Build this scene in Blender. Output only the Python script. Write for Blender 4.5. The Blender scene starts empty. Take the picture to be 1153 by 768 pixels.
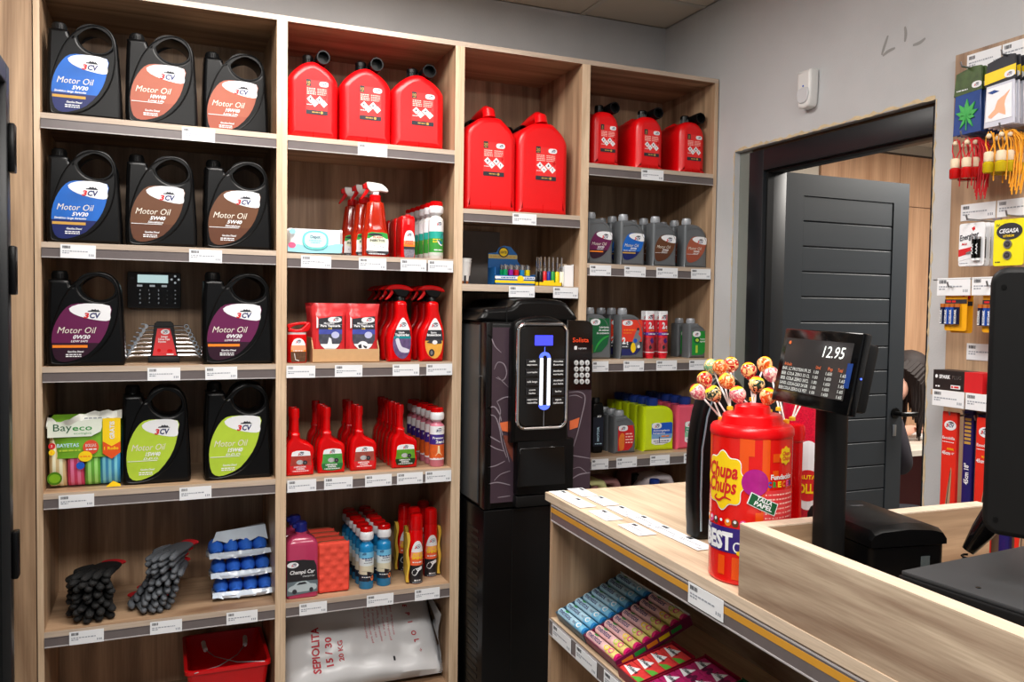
import bpy, bmesh, math, random
from mathutils import Matrix, Vector
PI = math.pi
random.seed(7)
scene = bpy.context.scene
COL = scene.collection

# ---------------------------------------------------------------- camera
CAM = Vector((.3403, -2.9196, 1.5))
FPX = 933.5
yaw, pit, rol = .4002, .0390, .0144
_f = Vector((math.sin(yaw), math.cos(yaw), 0)); _r = Vector((math.cos(yaw), -math.sin(yaw), 0)); _u = Vector((0, 0, 1))
F2 = _f * math.cos(pit) - _u * math.sin(pit); U2 = _u * math.cos(pit) + _f * math.sin(pit)
R3 = _r * math.cos(rol) + U2 * math.sin(rol); U3 = U2 * math.cos(rol) - _r * math.sin(rol)
cd = bpy.data.cameras.new('camera'); cam = bpy.data.objects.new('camera', cd); COL.objects.link(cam)
cam.matrix_world = Matrix(((R3.x, U3.x, -F2.x, CAM.x), (R3.y, U3.y, -F2.y, CAM.y), (R3.z, U3.z, -F2.z, CAM.z), (0, 0, 0, 1)))
cd.sensor_width = 36; cd.lens = FPX * 36 / 1153; cd.clip_start = .05
scene.camera = cam

# ---------------------------------------------------------------- world, exposure, lamps
w = bpy.data.worlds.new('shop_surroundings'); scene.world = w; w.use_nodes = True
w.node_tree.nodes['Background'].inputs[0].default_value = (.86, .93, 1, 1)
w.node_tree.nodes['Background'].inputs[1].default_value = .27
vs = scene.view_settings
vs.view_transform = 'Standard'; vs.look = 'None'; vs.exposure = 0.14; vs.gamma = 1.0; vs.use_curve_mapping = False
LAMPS = [(.75, -.66, 1.15, .58, 38), (1.75, -2.45, 1.15, .58, 22), (.25, -2.75, 1.15, .58, 62)]
for (lx, ly, lw, lh, le) in LAMPS:
    ld = bpy.data.lights.new('ceiling_panel_light', 'AREA'); ld.shape = 'RECTANGLE'; ld.size = lw; ld.size_y = lh; ld.energy = le
    ld.color = (1, .965, .92)
    lo = bpy.data.objects.new('ceiling_panel_light', ld); COL.objects.link(lo); lo.location = (lx, ly, 2.785)
ld = bpy.data.lights.new('office_ceiling_light', 'AREA'); ld.size = .6; ld.energy = 62; ld.color = (1, .95, .88)
lo = bpy.data.objects.new('office_ceiling_light', ld); COL.objects.link(lo); lo.location = (3.9, -.6, 2.47)

# ---------------------------------------------------------------- helpers
def at(u, v, ax, val):
    d = R3 * ((u - 576.5) / FPX) - U3 * ((v - 384) / FPX) + F2
    return CAM + d * ((val - CAM[ax]) / d[ax])
def FX(u, v=400, Y=0.0): return at(u, v, 1, Y).x

def lin(c):
    c = c / 255.0
    return c / 12.92 if c <= .04045 else ((c + .055) / 1.055) ** 2.4
MATS = {}
def mat(name, col, rough=.5, metal=0, var=.08, vs=30, coat=0, emit=0, trans=0, bump=0, ior=1.45):
    if name in MATS: return MATS[name]
    m = bpy.data.materials.new(name); m.use_nodes = True; nt = m.node_tree; b = nt.nodes['Principled BSDF']
    rgb = (lin(col[0]), lin(col[1]), lin(col[2]), 1)
    b.inputs['Roughness'].default_value = rough; b.inputs['Metallic'].default_value = metal; b.inputs['IOR'].default_value = ior
    b.inputs['Coat Weight'].default_value = coat; b.inputs['Coat Roughness'].default_value = .08
    if trans: b.inputs['Transmission Weight'].default_value = trans
    tc = nt.nodes.new('ShaderNodeTexCoord'); n = nt.nodes.new('ShaderNodeTexNoise'); n.inputs['Scale'].default_value = vs; n.inputs['Detail'].default_value = 3
    mx = nt.nodes.new('ShaderNodeMix'); mx.data_type = 'RGBA'
    mx.inputs[6].default_value = tuple(c * (1 - var) for c in rgb[:3]) + (1,); mx.inputs[7].default_value = tuple(min(1, c * (1 + var)) for c in rgb[:3]) + (1,)
    nt.links.new(tc.outputs['Object'], n.inputs['Vector']); nt.links.new(n.outputs['Fac'], mx.inputs[0]); nt.links.new(mx.outputs[2], b.inputs['Base Color'])
    if emit:
        b.inputs['Emission Color'].default_value = rgb; b.inputs['Emission Strength'].default_value = emit
    if bump:
        bp = nt.nodes.new('ShaderNodeBump'); bp.inputs['Strength'].default_value = bump; bp.inputs['Distance'].default_value = .002
        nt.links.new(n.outputs['Fac'], bp.inputs['Height']); nt.links.new(bp.outputs['Normal'], b.inputs['Normal'])
    MATS[name] = m
    return m
def wood(name, axis, c0=(128, 98, 74), c1=(194, 162, 130), scale=1.0, rough=.45):
    m = bpy.data.materials.new(name); m.use_nodes = True; nt = m.node_tree; b = nt.nodes['Principled BSDF']; L = nt.links.new
    b.inputs['Roughness'].default_value = rough
    g = nt.nodes.new('ShaderNodeNewGeometry')
    def noise(s, along, det, dist=0):
        mp = nt.nodes.new('ShaderNodeMapping'); sc = [s, s, s]; sc[axis] = along; mp.inputs['Scale'].default_value = sc
        n = nt.nodes.new('ShaderNodeTexNoise'); n.inputs['Scale'].default_value = 1; n.inputs['Detail'].default_value = det; n.inputs['Distortion'].default_value = dist
        L(g.outputs['Position'], mp.inputs['Vector']); L(mp.outputs['Vector'], n.inputs['Vector']); return n
    n1 = noise(14 * scale, 1.1 * scale, 5, .6); n2 = noise(170 * scale, 5 * scale, 2)
    r1 = nt.nodes.new('ShaderNodeValToRGB'); e = r1.color_ramp.elements
    e[0].position = .30; e[0].color = tuple(lin(c) for c in c0) + (1,); e[1].position = .62; e[1].color = tuple(lin(c) for c in c1) + (1,)
    L(n1.outputs['Fac'], r1.inputs['Fac'])
    r2 = nt.nodes.new('ShaderNodeValToRGB'); e = r2.color_ramp.elements
    e[0].position = .3; e[0].color = (.70, .67, .64, 1); e[1].position = .6; e[1].color = (1, 1, 1, 1)
    L(n2.outputs['Fac'], r2.inputs['Fac'])
    mx = nt.nodes.new('ShaderNodeMix'); mx.data_type = 'RGBA'; mx.blend_type = 'MULTIPLY'; mx.inputs[0].default_value = .55
    L(r1.outputs['Color'], mx.inputs[6]); L(r2.outputs['Color'], mx.inputs[7]); L(mx.outputs[2], b.inputs['Base Color'])
    bp = nt.nodes.new('ShaderNodeBump'); bp.inputs['Strength'].default_value = .12; bp.inputs['Distance'].default_value = .001
    L(n2.outputs['Fac'], bp.inputs['Height']); L(bp.outputs['Normal'], b.inputs['Normal'])
    MATS[name] = m
    return m
W_V = wood('oak_grain_upright', 2); W_X = wood('oak_grain_lengthwise', 0); W_Y = wood('oak_grain_counter', 1)
W_E = wood('oak_edge_band_lit', 2, (190, 160, 130), (224, 198, 168), 1.5); W_EX = wood('oak_edge_band_flat_lit', 0, (176, 158, 142), (202, 184, 166), 1.5)  # same oak as the panels; brightness of the lit front edges put into the colour
W_EY = wood('oak_edge_band_counter_lit', 1, (205, 184, 160), (226, 206, 184), 1.5)  # counter edging, likewise the same oak with its brightness in the colour
W_O = wood('office_wood_panel', 2, (176, 132, 100), (208, 166, 132), .8)

BK = mat('black_plastic', (6, 6, 7), .32, var=.2); BKM = mat('black_matt_plastic', (13, 13, 14), .5, var=.15); BK.node_tree.nodes['Principled BSDF'].inputs['Specular IOR Level'].default_value = .28; BKM.node_tree.nodes['Principled BSDF'].inputs['Specular IOR Level'].default_value = .3; BKG = mat('black_gloss', (7, 7, 8), .12, var=.1)
WH = mat('white_card', (232, 234, 238), .6, var=.02); WHP = mat('white_plastic', (225, 225, 224), .35, var=.02)
INK = mat('dark_ink', (40, 42, 50), .6); INKG = mat('grey_ink', (150, 155, 165), .6); NAVY = mat('navy_ink', (34, 38, 98), .5); REDI = mat('red_ink', (205, 30, 36), .5)
RED = mat('red_plastic', (222, 8, 16), .3, var=.04); REDD = mat('red_gloss', (205, 6, 10), .16, var=.06)
YEL = mat('yellow_ink', (248, 208, 20), .5); ORG = mat('orange_ink', (238, 130, 30), .5); GRN = mat('green_ink', (40, 150, 60), .5); DGR = mat('dark_green_ink', (10, 90, 50), .5)
BLU = mat('blue_ink', (24, 84, 190), .45); LBL = mat('light_blue_ink', (110, 185, 225), .45); SKY = mat('pale_blue_ink', (186, 220, 238), .5)
PUR = mat('purple_ink', (62, 30, 110), .5); PNK = mat('pink_ink', (225, 70, 140), .5); BRN = mat('brown_ink', (96, 56, 30), .45); LIM = mat('lime_ink', (178, 206, 62), .45)
CHR = mat('chrome', (215, 216, 220), .12, 1, var=.04); STE = mat('brushed_steel', (170, 172, 176), .35, 1, var=.08)
GOLD = mat('gold_ink', (196, 152, 70), .5); CARD = mat('brown_cardboard', (196, 156, 112), .8, var=.08, vs=60); CRE = mat('cream_ink', (240, 226, 196), .5)
GRY = mat('grey_ink_mid', (120, 122, 128), .5)

class G:
    def __init__(s): s.b = bmesh.new(); s.m = []
    def mi(s, m):
        if m not in s.m: s.m.append(m)
        return s.m.index(m)
    def face(s, vs, m, sm=False):
        try: f = s.b.faces.new(vs)
        except ValueError: return None
        f.material_index = s.mi(m); f.smooth = sm; return f
    def mark(s): s.b.verts.ensure_lookup_table(); return len(s.b.verts)
    def wrap(s, mk, fn):
        s.b.verts.ensure_lookup_table()
        for i in range(mk, len(s.b.verts)): s.b.verts[i].co = fn(s.b.verts[i].co)
    def mul(s, mk, M): s.wrap(mk, lambda c: M @ c)
    def box(s, x0, x1, y0, y1, z0, z1, m, bev=0, sm=False, seg=2):
        V = [s.b.verts.new((x, y, z)) for x in (x0, x1) for y in (y0, y1) for z in (z0, z1)]
        fs = [s.face([V[i] for i in q], m, sm) for q in ((0, 1, 3, 2), (4, 6, 7, 5), (0, 4, 5, 1), (2, 3, 7, 6), (0, 2, 6, 4), (1, 5, 7, 3))]
        if bev:
            es = list({e for f in fs for e in f.edges})
            r = bmesh.ops.bevel(s.b, geom=es, offset=bev, segments=seg, affect='EDGES', profile=.5)
            for f in r['faces']: f.material_index = s.mi(m); f.smooth = True
    def loft(s, secs, m, cap=True, sm=True, closed=True):
        L = [[s.b.verts.new(p) for p in sec] for sec in secs]; n = len(L[0])
        for a, b in zip(L, L[1:]):
            for i in range(n if closed else n - 1):
                j = (i + 1) % n; s.face([a[i], a[j], b[j], b[i]], m, sm)
        if cap: s.face(list(reversed(L[0])), m, False); s.face(L[-1], m, False)
        return L
    def cap2(s, loops, m, flip=False):
        es = []; one = len(loops) == 1
        for l in loops:
            P = []
            for v in l:
                if not P or (v.co - P[-1]).length > 2e-5: P.append(v.co.copy())
            if len(P) > 1 and (P[0] - P[-1]).length < 2e-5: P.pop()
            if len(P) < 3: continue
            V = [s.b.verts.new(p) for p in P]
            if one and len(V) <= 4: s.face(V, m, False); return
            es += [s.b.edges.new((V[i], V[(i + 1) % len(V)])) for i in range(len(V))]
        r = bmesh.ops.triangle_fill(s.b, use_beauty=True, use_dissolve=False, edges=es)
        if one and not r['geom']: s.face(V, m, False)
        for f in r['geom']:
            if isinstance(f, bmesh.types.BMFace): f.material_index = s.mi(m); f.smooth = False
    def prism(s, pts, y0, y1, m, r=0, holes=(), seg=3, sm=True):
        """outline in x,z pushed from y0 (front) to y1, edges rounded by r"""
        def norm(pts, hole):
            A = sum(pts[i][0] * pts[(i + 1) % len(pts)][1] - pts[(i + 1) % len(pts)][0] * pts[i][1] for i in range(len(pts)))
            if (A < 0) != hole: pts = pts[::-1]
            return pts
        lay = [(y0, r)] if not r else [(y0 + r * (1 - math.cos(k * PI / 2 / seg)), r * (1 - math.sin(k * PI / 2 / seg))) for k in range(seg + 1)]
        if not r: lay = [(y0, 0), (y1, 0)]
        else: lay += [(y1 - (a - y0), q) for a, q in reversed(lay)]
        ends = [[], []]
        for hole, P in [(False, pts)] + [(True, h) for h in holes]:
            P = norm([Vector((p[0], p[1])) for p in P], hole); n = len(P); N = []
            for i in range(n):
                d = (P[(i + 1) % n] - P[i - 1]).normalized(); N.append(Vector((-d.y, d.x)))
            secs = []
            for y, q in lay:
                Q = [P[i] + N[i] * q for i in range(n)]
                for _ in range(8 if q else 0):      # let corners tighter than the rounding collapse cleanly
                    bad = False
                    for i in range(n):
                        j = (i + 1) % n
                        if (Q[j] - Q[i]).dot(P[j] - P[i]) < -1e-12: m_ = (Q[i] + Q[j]) / 2; Q[i] = m_.copy(); Q[j] = m_; bad = True
                    if not bad: break
                secs.append([(v.x, y, v.y) for v in Q])
            L = s.loft(secs, m, cap=False, sm=sm); ends[0].append(L[0]); ends[1].append(L[-1])
        s.cap2(ends[0], m); s.cap2(ends[1], m)
    def flat(s, pts, m, y=0, t=.0008): s.prism(pts, y - t, y, m, sm=False)
    def rect(s, x0, x1, z0, z1, m, y=0, t=.0006): s.box(x0, x1, y - t, y, z0, z1, m)
    def disc(s, x, z, rx, rz, m, y=0, t=.0008, n=20, a0=0): s.flat([(x + rx * math.cos(2 * PI * i / n + a0), z + rz * math.sin(2 * PI * i / n + a0)) for i in range(n)], m, y, t)
    def grid(s, x0, x1, z0, z1, m, y=0, nx=8, nz=1, t=.0006):
        V = [[s.b.verts.new((x0 + (x1 - x0) * i / nx, y - t, z0 + (z1 - z0) * j / nz)) for i in range(nx + 1)] for j in range(nz + 1)]
        for j in range(nz):
            for i in range(nx): s.face([V[j][i], V[j][i + 1], V[j + 1][i + 1], V[j + 1][i]], m, True)
    def lathe(s, prof, m, cx=0, cy=0, n=20, sx=1, sy=1, sm=True, cap=True):
        s.loft([[(cx + r * sx * math.cos(2 * PI * i / n), cy + r * sy * math.sin(2 * PI * i / n), z) for i in range(n)] for r, z in prof], m, cap, sm)
    def tube(s, pts, r, m, n=8, closed=False):
        P = [Vector(p) for p in pts]; k = len(P); rr = r if isinstance(r, (list, tuple)) else [r] * k
        up = None; secs = []
        for i in range(k):
            if closed: t = (P[(i + 1) % k] - P[i - 1]).normalized()
            else: t = (P[min(i + 1, k - 1)] - P[max(i - 1, 0)]).normalized()
            if up is None: up = Vector((0, 0, 1)) if abs(t.z) < .9 else Vector((0, 1, 0))
            a = t.cross(up).normalized(); up = a.cross(t).normalized()
            secs.append([tuple(P[i] + a * rr[i] * math.cos(2 * PI * j / n) + up * rr[i] * math.sin(2 * PI * j / n)) for j in range(n)])
        if closed: secs.append(secs[0]); s.loft(secs, m, False)
        else: s.loft(secs, m, True)
    def ball(s, c, r, m, n=12, sc=(1, 1, 1), k=8):
        s.loft([[(c[0] + r * sc[0] * math.sin(PI * j / k) * math.cos(2 * PI * i / n), c[1] + r * sc[1] * math.sin(PI * j / k) * math.sin(2 * PI * i / n), c[2] - r * sc[2] * math.cos(PI * j / k)) for i in range(n)] for j in [.15] + list(range(1, k)) + [k - .15]], m)
    def text(s, t, x, z, h, m, y=0, w=None, it=0, bold=0, al='LEFT', th=.0004, rot=0):
        me = text_mesh(t, it, bold)
        xs = [v.co.x for v in me.vertices]
        if not xs: return
        x0, x1 = min(xs), max(xs); k = h / .72; kx = (w / (x1 - x0)) if w else k
        off = {'LEFT': 0, 'CENTER': (x1 - x0) / 2, 'RIGHT': (x1 - x0)}[al]
        ca, sa = math.cos(rot), math.sin(rot)
        V = []
        for v in me.vertices:
            px, pz = (v.co.x - x0 - off) * kx, v.co.y * k
            V.append(s.b.verts.new((x + px * ca - pz * sa, y - th, z + px * sa + pz * ca)))
        for p in me.polygons: s.face([V[i] for i in p.vertices], m)
    def obj(s, name, parent=None, loc=None, ang=35):
        bmesh.ops.recalc_face_normals(s.b, faces=s.b.faces[:])
        me = bpy.data.meshes.new(name); s.b.to_mesh(me); s.b.free()
        for m in s.m: me.materials.append(m)
        try: me.set_sharp_from_angle(angle=math.radians(ang))
        except Exception: pass
        o = bpy.data.objects.new(name, me); COL.objects.link(o)
        if parent: o.parent = parent
        if loc: o.location = loc
        return o
_TM = {}
def text_mesh(t, it, bold):
    k = (t, it, bold)
    if k not in _TM:
        c = bpy.data.curves.new('lettering', 'FONT'); c.body = t; c.shear = it; c.offset = bold; c.resolution_u = 2; c.fill_mode = 'FRONT'
        o = bpy.data.objects.new('lettering', c); _TM[k] = bpy.data.meshes.new_from_object(o)
        bpy.data.objects.remove(o)
    return _TM[k]
def smooth_poly(P, k=3, closed=True):
    n = len(P); out = []
    for i in range(n if closed else n - 1):
        p0, p1, p2, p3 = [Vector(P[(i + d) % n]) if closed else Vector(P[max(0, min(n - 1, i + d))]) for d in (-1, 0, 1, 2)]
        for j in range(k):
            t = j / k
            out.append(tuple(.5 * ((2 * p1) + (p2 - p0) * t + (2 * p0 - 5 * p1 + 4 * p2 - p3) * t * t + (3 * p1 - p0 - 3 * p2 + p3) * t ** 3)))
    if not closed: out.append(tuple(P[-1]))
    return out
def rr(w, d, r, cx=0, cy=0, n=4):
    r = min(r, w / 2 - .0002, d / 2 - .0002); out = []
    for qx, qy, a in ((1, 1, 0), (-1, 1, PI / 2), (-1, -1, PI), (1, -1, 1.5 * PI)):
        for i in range(n + 1):
            t = a + PI / 2 * i / n; out.append((cx + qx * (w / 2 - r) + r * math.cos(t), cy + qy * (d / 2 - r) + r * math.sin(t)))
    return out
def rrs(z, w, d, r, cx=0, cy=0, n=4): return [(x, y, z) for x, y in rr(w, d, r, cx, cy, n)]
def T(name, label, cat, loc=(0, 0, 0), rz=0, group=None, rot=None):
    o = bpy.data.objects.new(name, None); COL.objects.link(o); o.empty_display_size = .05
    o.location = loc; o.rotation_euler = rot or (0, 0, rz); o['label'] = label; o['category'] = cat
    if group: o['group'] = group
    return o
def tag(o, label, cat, group=None):
    o['label'] = label; o['category'] = cat
    if group: o['group'] = group
    return o
def S(o): o['kind'] = 'structure'; return o
def kids(o): return [c for c in ALLK.get(o.name, [])]
ALLK = {}
def dup(root, loc, rz=None, label=None, group=None):
    r = root.copy(); COL.objects.link(r); r.location = loc
    if rz is not None: r.rotation_euler = (0, 0, rz)
    if label: r['label'] = label
    if group: r['group'] = group
    for ch in root.children:
        c = ch.copy(); COL.objects.link(c); c.parent = r
        for gc in ch.children:
            d = gc.copy(); COL.objects.link(d); d.parent = c
    return r
ORD = ['front', 'second', 'third', 'fourth', 'fifth', 'sixth', 'seventh', 'eighth', 'ninth', 'tenth']

# ---------------------------------------------------------------- room
def stucco(name, col, patches=True):
    m = bpy.data.materials.new(name); m.use_nodes = True; nt = m.node_tree; b = nt.nodes['Principled BSDF']; L = nt.links.new
    b.inputs['Roughness'].default_value = .85
    g = nt.nodes.new('ShaderNodeNewGeometry')
    n1 = nt.nodes.new('ShaderNodeTexNoise'); n1.inputs['Scale'].default_value = 2.2; n1.inputs['Detail'].default_value = 6
    n2 = nt.nodes.new('ShaderNodeTexNoise'); n2.inputs['Scale'].default_value = 160
    L(g.outputs['Position'], n1.inputs['Vector']); L(g.outputs['Position'], n2.inputs['Vector'])
    r = nt.nodes.new('ShaderNodeValToRGB'); e = r.color_ramp.elements; k = [lin(c) for c in col]
    e[0].position = .35; e[0].color = tuple(c * .92 for c in k) + (1,); e[1].position = .65; e[1].color = tuple(c * 1.06 for c in k) + (1,)
    L(n1.outputs['Fac'], r.inputs['Fac']); L(r.outputs['Color'], b.inputs['Base Color'])
    bp = nt.nodes.new('ShaderNodeBump'); bp.inputs['Strength'].default_value = .25; bp.inputs['Distance'].default_value = .002
    L(n2.outputs['Fac'], bp.inputs['Height']); L(bp.outputs['Normal'], b.inputs['Normal'])
    MATS[name] = m; return m
WALL = stucco('grey_painted_plaster', (192, 193, 195)); WALLW = stucco('white_painted_plaster', (215, 213, 208))
TILE = mat('ceiling_tile_white', (205, 196, 182), .9, var=.05, vs=120, bump=.3)
XW, YB, ZC, YN = 2.51, .42, 2.816, -5.2
def floor_mat():
    m = mat('floor_tile_grey', (120, 116, 110), .35, var=.1, vs=4); return m
g = G(); g.box(-2.6, XW, YN, YB, -.06, 0, floor_mat()); S(g.obj('floor'))
g = G(); g.box(-2.6, XW + .15, YB, YB + .12, 0, ZC, WALL); S(g.obj('wall_back'))
# right wall with the door opening
DY0, DY1, DZ = -1.07, -.113, 2.155
g = G()
g.box(XW, XW + .15, DY1, YB, 0, ZC, WALL); g.box(XW, XW + .15, YN, DY0, 0, ZC, WALL); g.box(XW, XW + .15, DY0, DY1, DZ, ZC, WALL)
S(g.obj('wall_right'))
g = G(); g.box(-2.7, -2.6, YN, YB, 0, ZC, WALLW); S(g.obj('wall_left'))
# suspended ceiling: one tile per bay of the grid
ce = G(); ce.box(-2.6, XW, YN, YB, ZC + .02, ZC + .05, TILE); ceil = S(ce.obj('ceiling'))
gm = mat('ceiling_grid_metal', (196, 190, 180), .5)
tx0, ty0 = 2.072, .12
g = G()
xs = [tx0 - .6 * k for k in range(-1, 8)]; ys = [ty0 - .6 * k for k in range(-1, 9)]
for x in xs: g.box(max(-2.6, x - .012), min(XW, x + .012), YN, YB, ZC - .004, ZC + .004, gm)
for y in ys: g.box(-2.6, XW, max(YN, y - .012), min(YB, y + .012), ZC - .003, ZC + .005, gm)
gr = g.obj('ceiling_grid', ceil)
g = G(); g.box(.013, .587, .013, .587, 0, .012, TILE, .003, seg=1); t0 = None
for x in xs:
    for y in ys:
        x0, y0 = max(x - .6, -2.6), max(y - .6, YN)
        if x - .6 < -1.4 or y - .6 < -2.7 or x > XW + .5: continue
        if t0 is None: t0 = g.obj('ceiling_tile', ceil); o = t0
        else: o = t0.copy(); COL.objects.link(o)
        x1, y1 = min(x, XW + .012), min(y, YB + .012)
        o.location = (x0, y0, ZC); o.scale = ((x1 - x0) / .6, (y1 - y0) / .6, 1)
# recessed lamp panels in the ceiling
em = mat('lamp_diffuser', (255, 247, 236), .5, emit=2.2, var=0)
for i, (lx, ly, lw, lh, le) in enumerate(LAMPS):
    t = T('ceiling_light', ['recessed rectangular ceiling light panel above the shelves', 'recessed rectangular ceiling light panel above the counter', 'recessed rectangular ceiling light panel behind the viewpoint'][i], 'lamp', (lx, ly, ZC))
    g = G(); g.box(-lw / 2 - .02, lw / 2 + .02, -lh / 2 - .02, -lh / 2, -.02, 0, WHP); g.box(-lw / 2 - .02, lw / 2 + .02, lh / 2, lh / 2 + .02, -.02, 0, WHP)
    g.box(-lw / 2 - .02, -lw / 2, -lh / 2, lh / 2, -.02, 0, WHP); g.box(lw / 2, lw / 2 + .02, -lh / 2, lh / 2, -.02, 0, WHP); g.obj('frame', t)
    g = G(); g.box(-lw / 2, lw / 2, -lh / 2, lh / 2, -.012, -.008, em); g.obj('diffuser', t)

# ---------------------------------------------------------------- shelving modules
ZT, DEP, TH = 2.4602, .3996, .0178
MOD = [(0, .70), (.7356, 1.3353), (1.3709, 1.8582), (1.8938, 2.4859)]
SH = [[2.0793, 1.6856, 1.2989, .9026, .4654], [2.0793, 1.6790, 1.2995, .9026, .4654], [1.869, 1.590], [2.0793, 1.6845, 1.3010, .9070, .4654]]
TAGS = [[[(205, 242, 151)], [(68, 108, 282), (213, 250, 288)], [(166, 203, 422), (231, 267, 422)], [(66, 106, 562), (202, 238, 554)], [(78, 117, 715), (169, 205, 704), (255, 290, 694)]],
        [[(403, 436, 167)], [(339, 373, 292), (404, 435, 294), (451, 480, 296), (482, 510, 296)], [(322.5, 355, 418), (377, 408, 418), (442, 472, 418), (480, 509, 417)], [(323.5, 356, 546), (365, 397, 542), (411, 441, 540), (447, 476, 537), (479, 508, 535)], [(337, 368, 684), (413, 443, 673), (467, 495, 667)]],
        [[(577, 604, 245)], [(573, 602, 320), (623, 651, 322)]],
        [[(722, 747, 197)], [(664, 688, 301), (703, 727, 303), (739, 763, 305), (778, 800, 307)], [(667, 685, 411), (702, 725, 412), (739, 762, 411), (776, 796, 411)], [(666, 685, 519), (694, 717, 518), (732, 754, 515), (770, 790, 513)], []]]
RAIL = mat('price_rail_plastic', (104, 96, 96), .22, var=.1); LIP = mat('price_rail_lip', (176, 172, 172), .25)
def tag_mesh(wd, ht):
    g = G(); g.box(-wd / 2, wd / 2, -.0009, 0, -ht, 0, WH)
    y = -.0009; x = -wd / 2 + wd * .06
    for k in range(9):
        ww = wd * random.choice((.008, .014, .02)); g.rect(x, x + ww, -ht * .30, -ht * .10, INK, y, .0003); x += ww + wd * random.choice((.007, .012))
    for z, f in ((-.46, .72), (-.60, .2)):
        x = -wd / 2 + wd * .06; e = -wd / 2 + wd * (.06 + f)
        while x < e:
            ww = wd * random.uniform(.03, .09); g.rect(x, min(e, x + ww), -ht * (-z + .07), -ht * (-z - .01), INKG, y, .0003); x += ww + wd * .02
    for x in (.30, .36, .41): g.rect(wd * x, wd * x + wd * .03, -ht * .82, -ht * .66, INKG, y, .0003)
    return g
tag0 = None
MLAB = ['wide oak shelving bay at the left holding black motor oil jugs', 'oak shelving bay with red canisters on top, left of the coffee machine', 'oak shelving bay around the black coffee machine', 'oak shelving bay nearest the door wall, holding small grey oil bottles']
shelf_objs = {}
for mi_, (a, b) in enumerate(MOD):
    t = T('shelving_unit', MLAB[mi_], 'shelf', (0, 0, 0))
    for xx0, xx1 in ((a - TH, a), (b, b + TH)):
        g = G(); g.box(xx0 + .0002, xx1 - .0002, .0012, DEP + .012, 0, ZT, W_V); g.box(xx0 + .0002, xx1 - .0002, 0, .0012, 0, ZT, W_E); g.obj('side_panel', t)
    g = G(); g.box(a - TH, b + TH, .0012, DEP + .012, ZT, ZT + TH, W_X); g.box(a - TH, b + TH, 0, .0012, ZT, ZT + TH, W_EX); g.obj('top_panel', t)
    g = G(); g.box(a, b, DEP, DEP + .012, 0, ZT, W_V); g.obj('back_panel', t)
    if mi_ != 2:
        g = G(); g.box(a, b, .02, DEP, .062, .08, W_X); g.box(a, b, .03, .048, 0, .062, W_X); g.obj('base_panel', t)
    for si, z in enumerate(SH[mi_]):
        th = .026 if (mi_ == 2 and si == 1) else .0185
        g = G(); g.box(a, b, .0012, DEP, z - th, z, W_X); g.box(a, b, 0, .0012, z - th, z, W_EX); sh = g.obj('shelf', t); sh.name = 'shelf'
        if not (mi_ == 2 and si == 1):
            g = G(); g.box(a + .001, b - .001, -.0035, -.0005, z - .047, z - th + .001, RAIL); g.box(a + .001, b - .001, -.006, -.0005, z - .0485, z - .0455, LIP)
            g.box(a + .001, b - .001, -.0035, .03, z - th - .0018, z - th - .0003, RAIL)
            g.obj('price_rail', sh)
        for (u0, u1, v) in TAGS[mi_][si]:
            P0, P1 = at(u0, v, 1, -.006), at(u1, v, 1, -.006)
            wd = P1.x - P0.x
            o = tag_mesh(wd, .042).obj('price_tag', sh); o.location = ((P0.x + P1.x) / 2, -.0062, z - .0065 if not (mi_ == 2 and si == 1) else z - .004)
            o.rotation_euler = (0, random.uniform(-.012, .012), 0)
# filler panel at the far left
t = T('filler_panel', 'narrow upright oak panel between the white wall and the left shelving bay', 'panel')
g = G(); g.box(-.118, -.021, -.002, .02, 0, 2.78, W_V); g.obj('board', t)
g = G(); g.box(-.0205, -.0182, .004, .02, 0, 2.478, mat('dark_joint_strip', (70, 52, 40), .8)); g.obj('joint_strip', t)  # thin dark brown strip filling the joint beside the board

# ================================================================ products
def clipz(P, lo, hi):
    def half(P, f):
        out = []
        for i in range(len(P)):
            a, b = P[i], P[(i + 1) % len(P)]; fa, fb = f(a), f(b)
            if fa >= 0: out.append(a)
            if (fa >= 0) != (fb >= 0): t = fa / (fa - fb); out.append((a[0] + (b[0] - a[0]) * t, a[1] + (b[1] - a[1]) * t))
        return out
    P = half(list(P), lambda p: p[1] - lo)
    return half(P, lambda p: hi - p[1]) if P else P
def clipx(P, lo, hi): return [(b, a) for a, b in clipz([(q, p) for p, q in P], lo, hi)]
def bands(g, P, L, y=0, t=.0008):
    for hi, lo, m in L:
        Q = clipz(P, lo, hi)
        if len(Q) > 2: g.flat(Q, m, y, t)
def oval(x, z, a, b, n=24, p=2.0):
    return [(x + a * math.copysign(abs(math.cos(2 * PI * i / n)) ** (2 / p), math.cos(2 * PI * i / n)), z + b * math.copysign(abs(math.sin(2 * PI * i / n)) ** (2 / p), math.sin(2 * PI * i / n))) for i in range(n)]
def lines(g, x0, x1, z, h, m, y, seed=1, k=1.0):
    """a line of print too small to read"""
    R = random.Random(seed); x = x0
    while x < x1 - .001:
        w = min(x1 - x, R.uniform(.5, 1.6) * h * 2 * k); g.rect(x, x + w, z - h / 2, z + h / 2, m, y, .0003); x += w + h * .6
def logo(g, x, z, w, y, red=REDI, blue=NAVY):
    """3CV mark with the small car above it; z = base line"""
    h = w * .36
    g.text('3', x - w * .53, z, h, red, y - .0002, w=w * .34, it=.2, bold=.045)
    g.text('CV', x - w * .17, z, h, blue, y, w=w * .67, it=.2, bold=.04)
    c = [(-.30, 1.22), (-.26, 1.42), (-.10, 1.46), (-.02, 1.72), (.12, 1.60), (.16, 1.78), (.28, 1.52), (.34, 1.70), (.44, 1.36), (.56, 1.18)]
    g.flat([(x + w * .98 * a, z + h * b) for a, b in c], INK, y, .0004)
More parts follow.
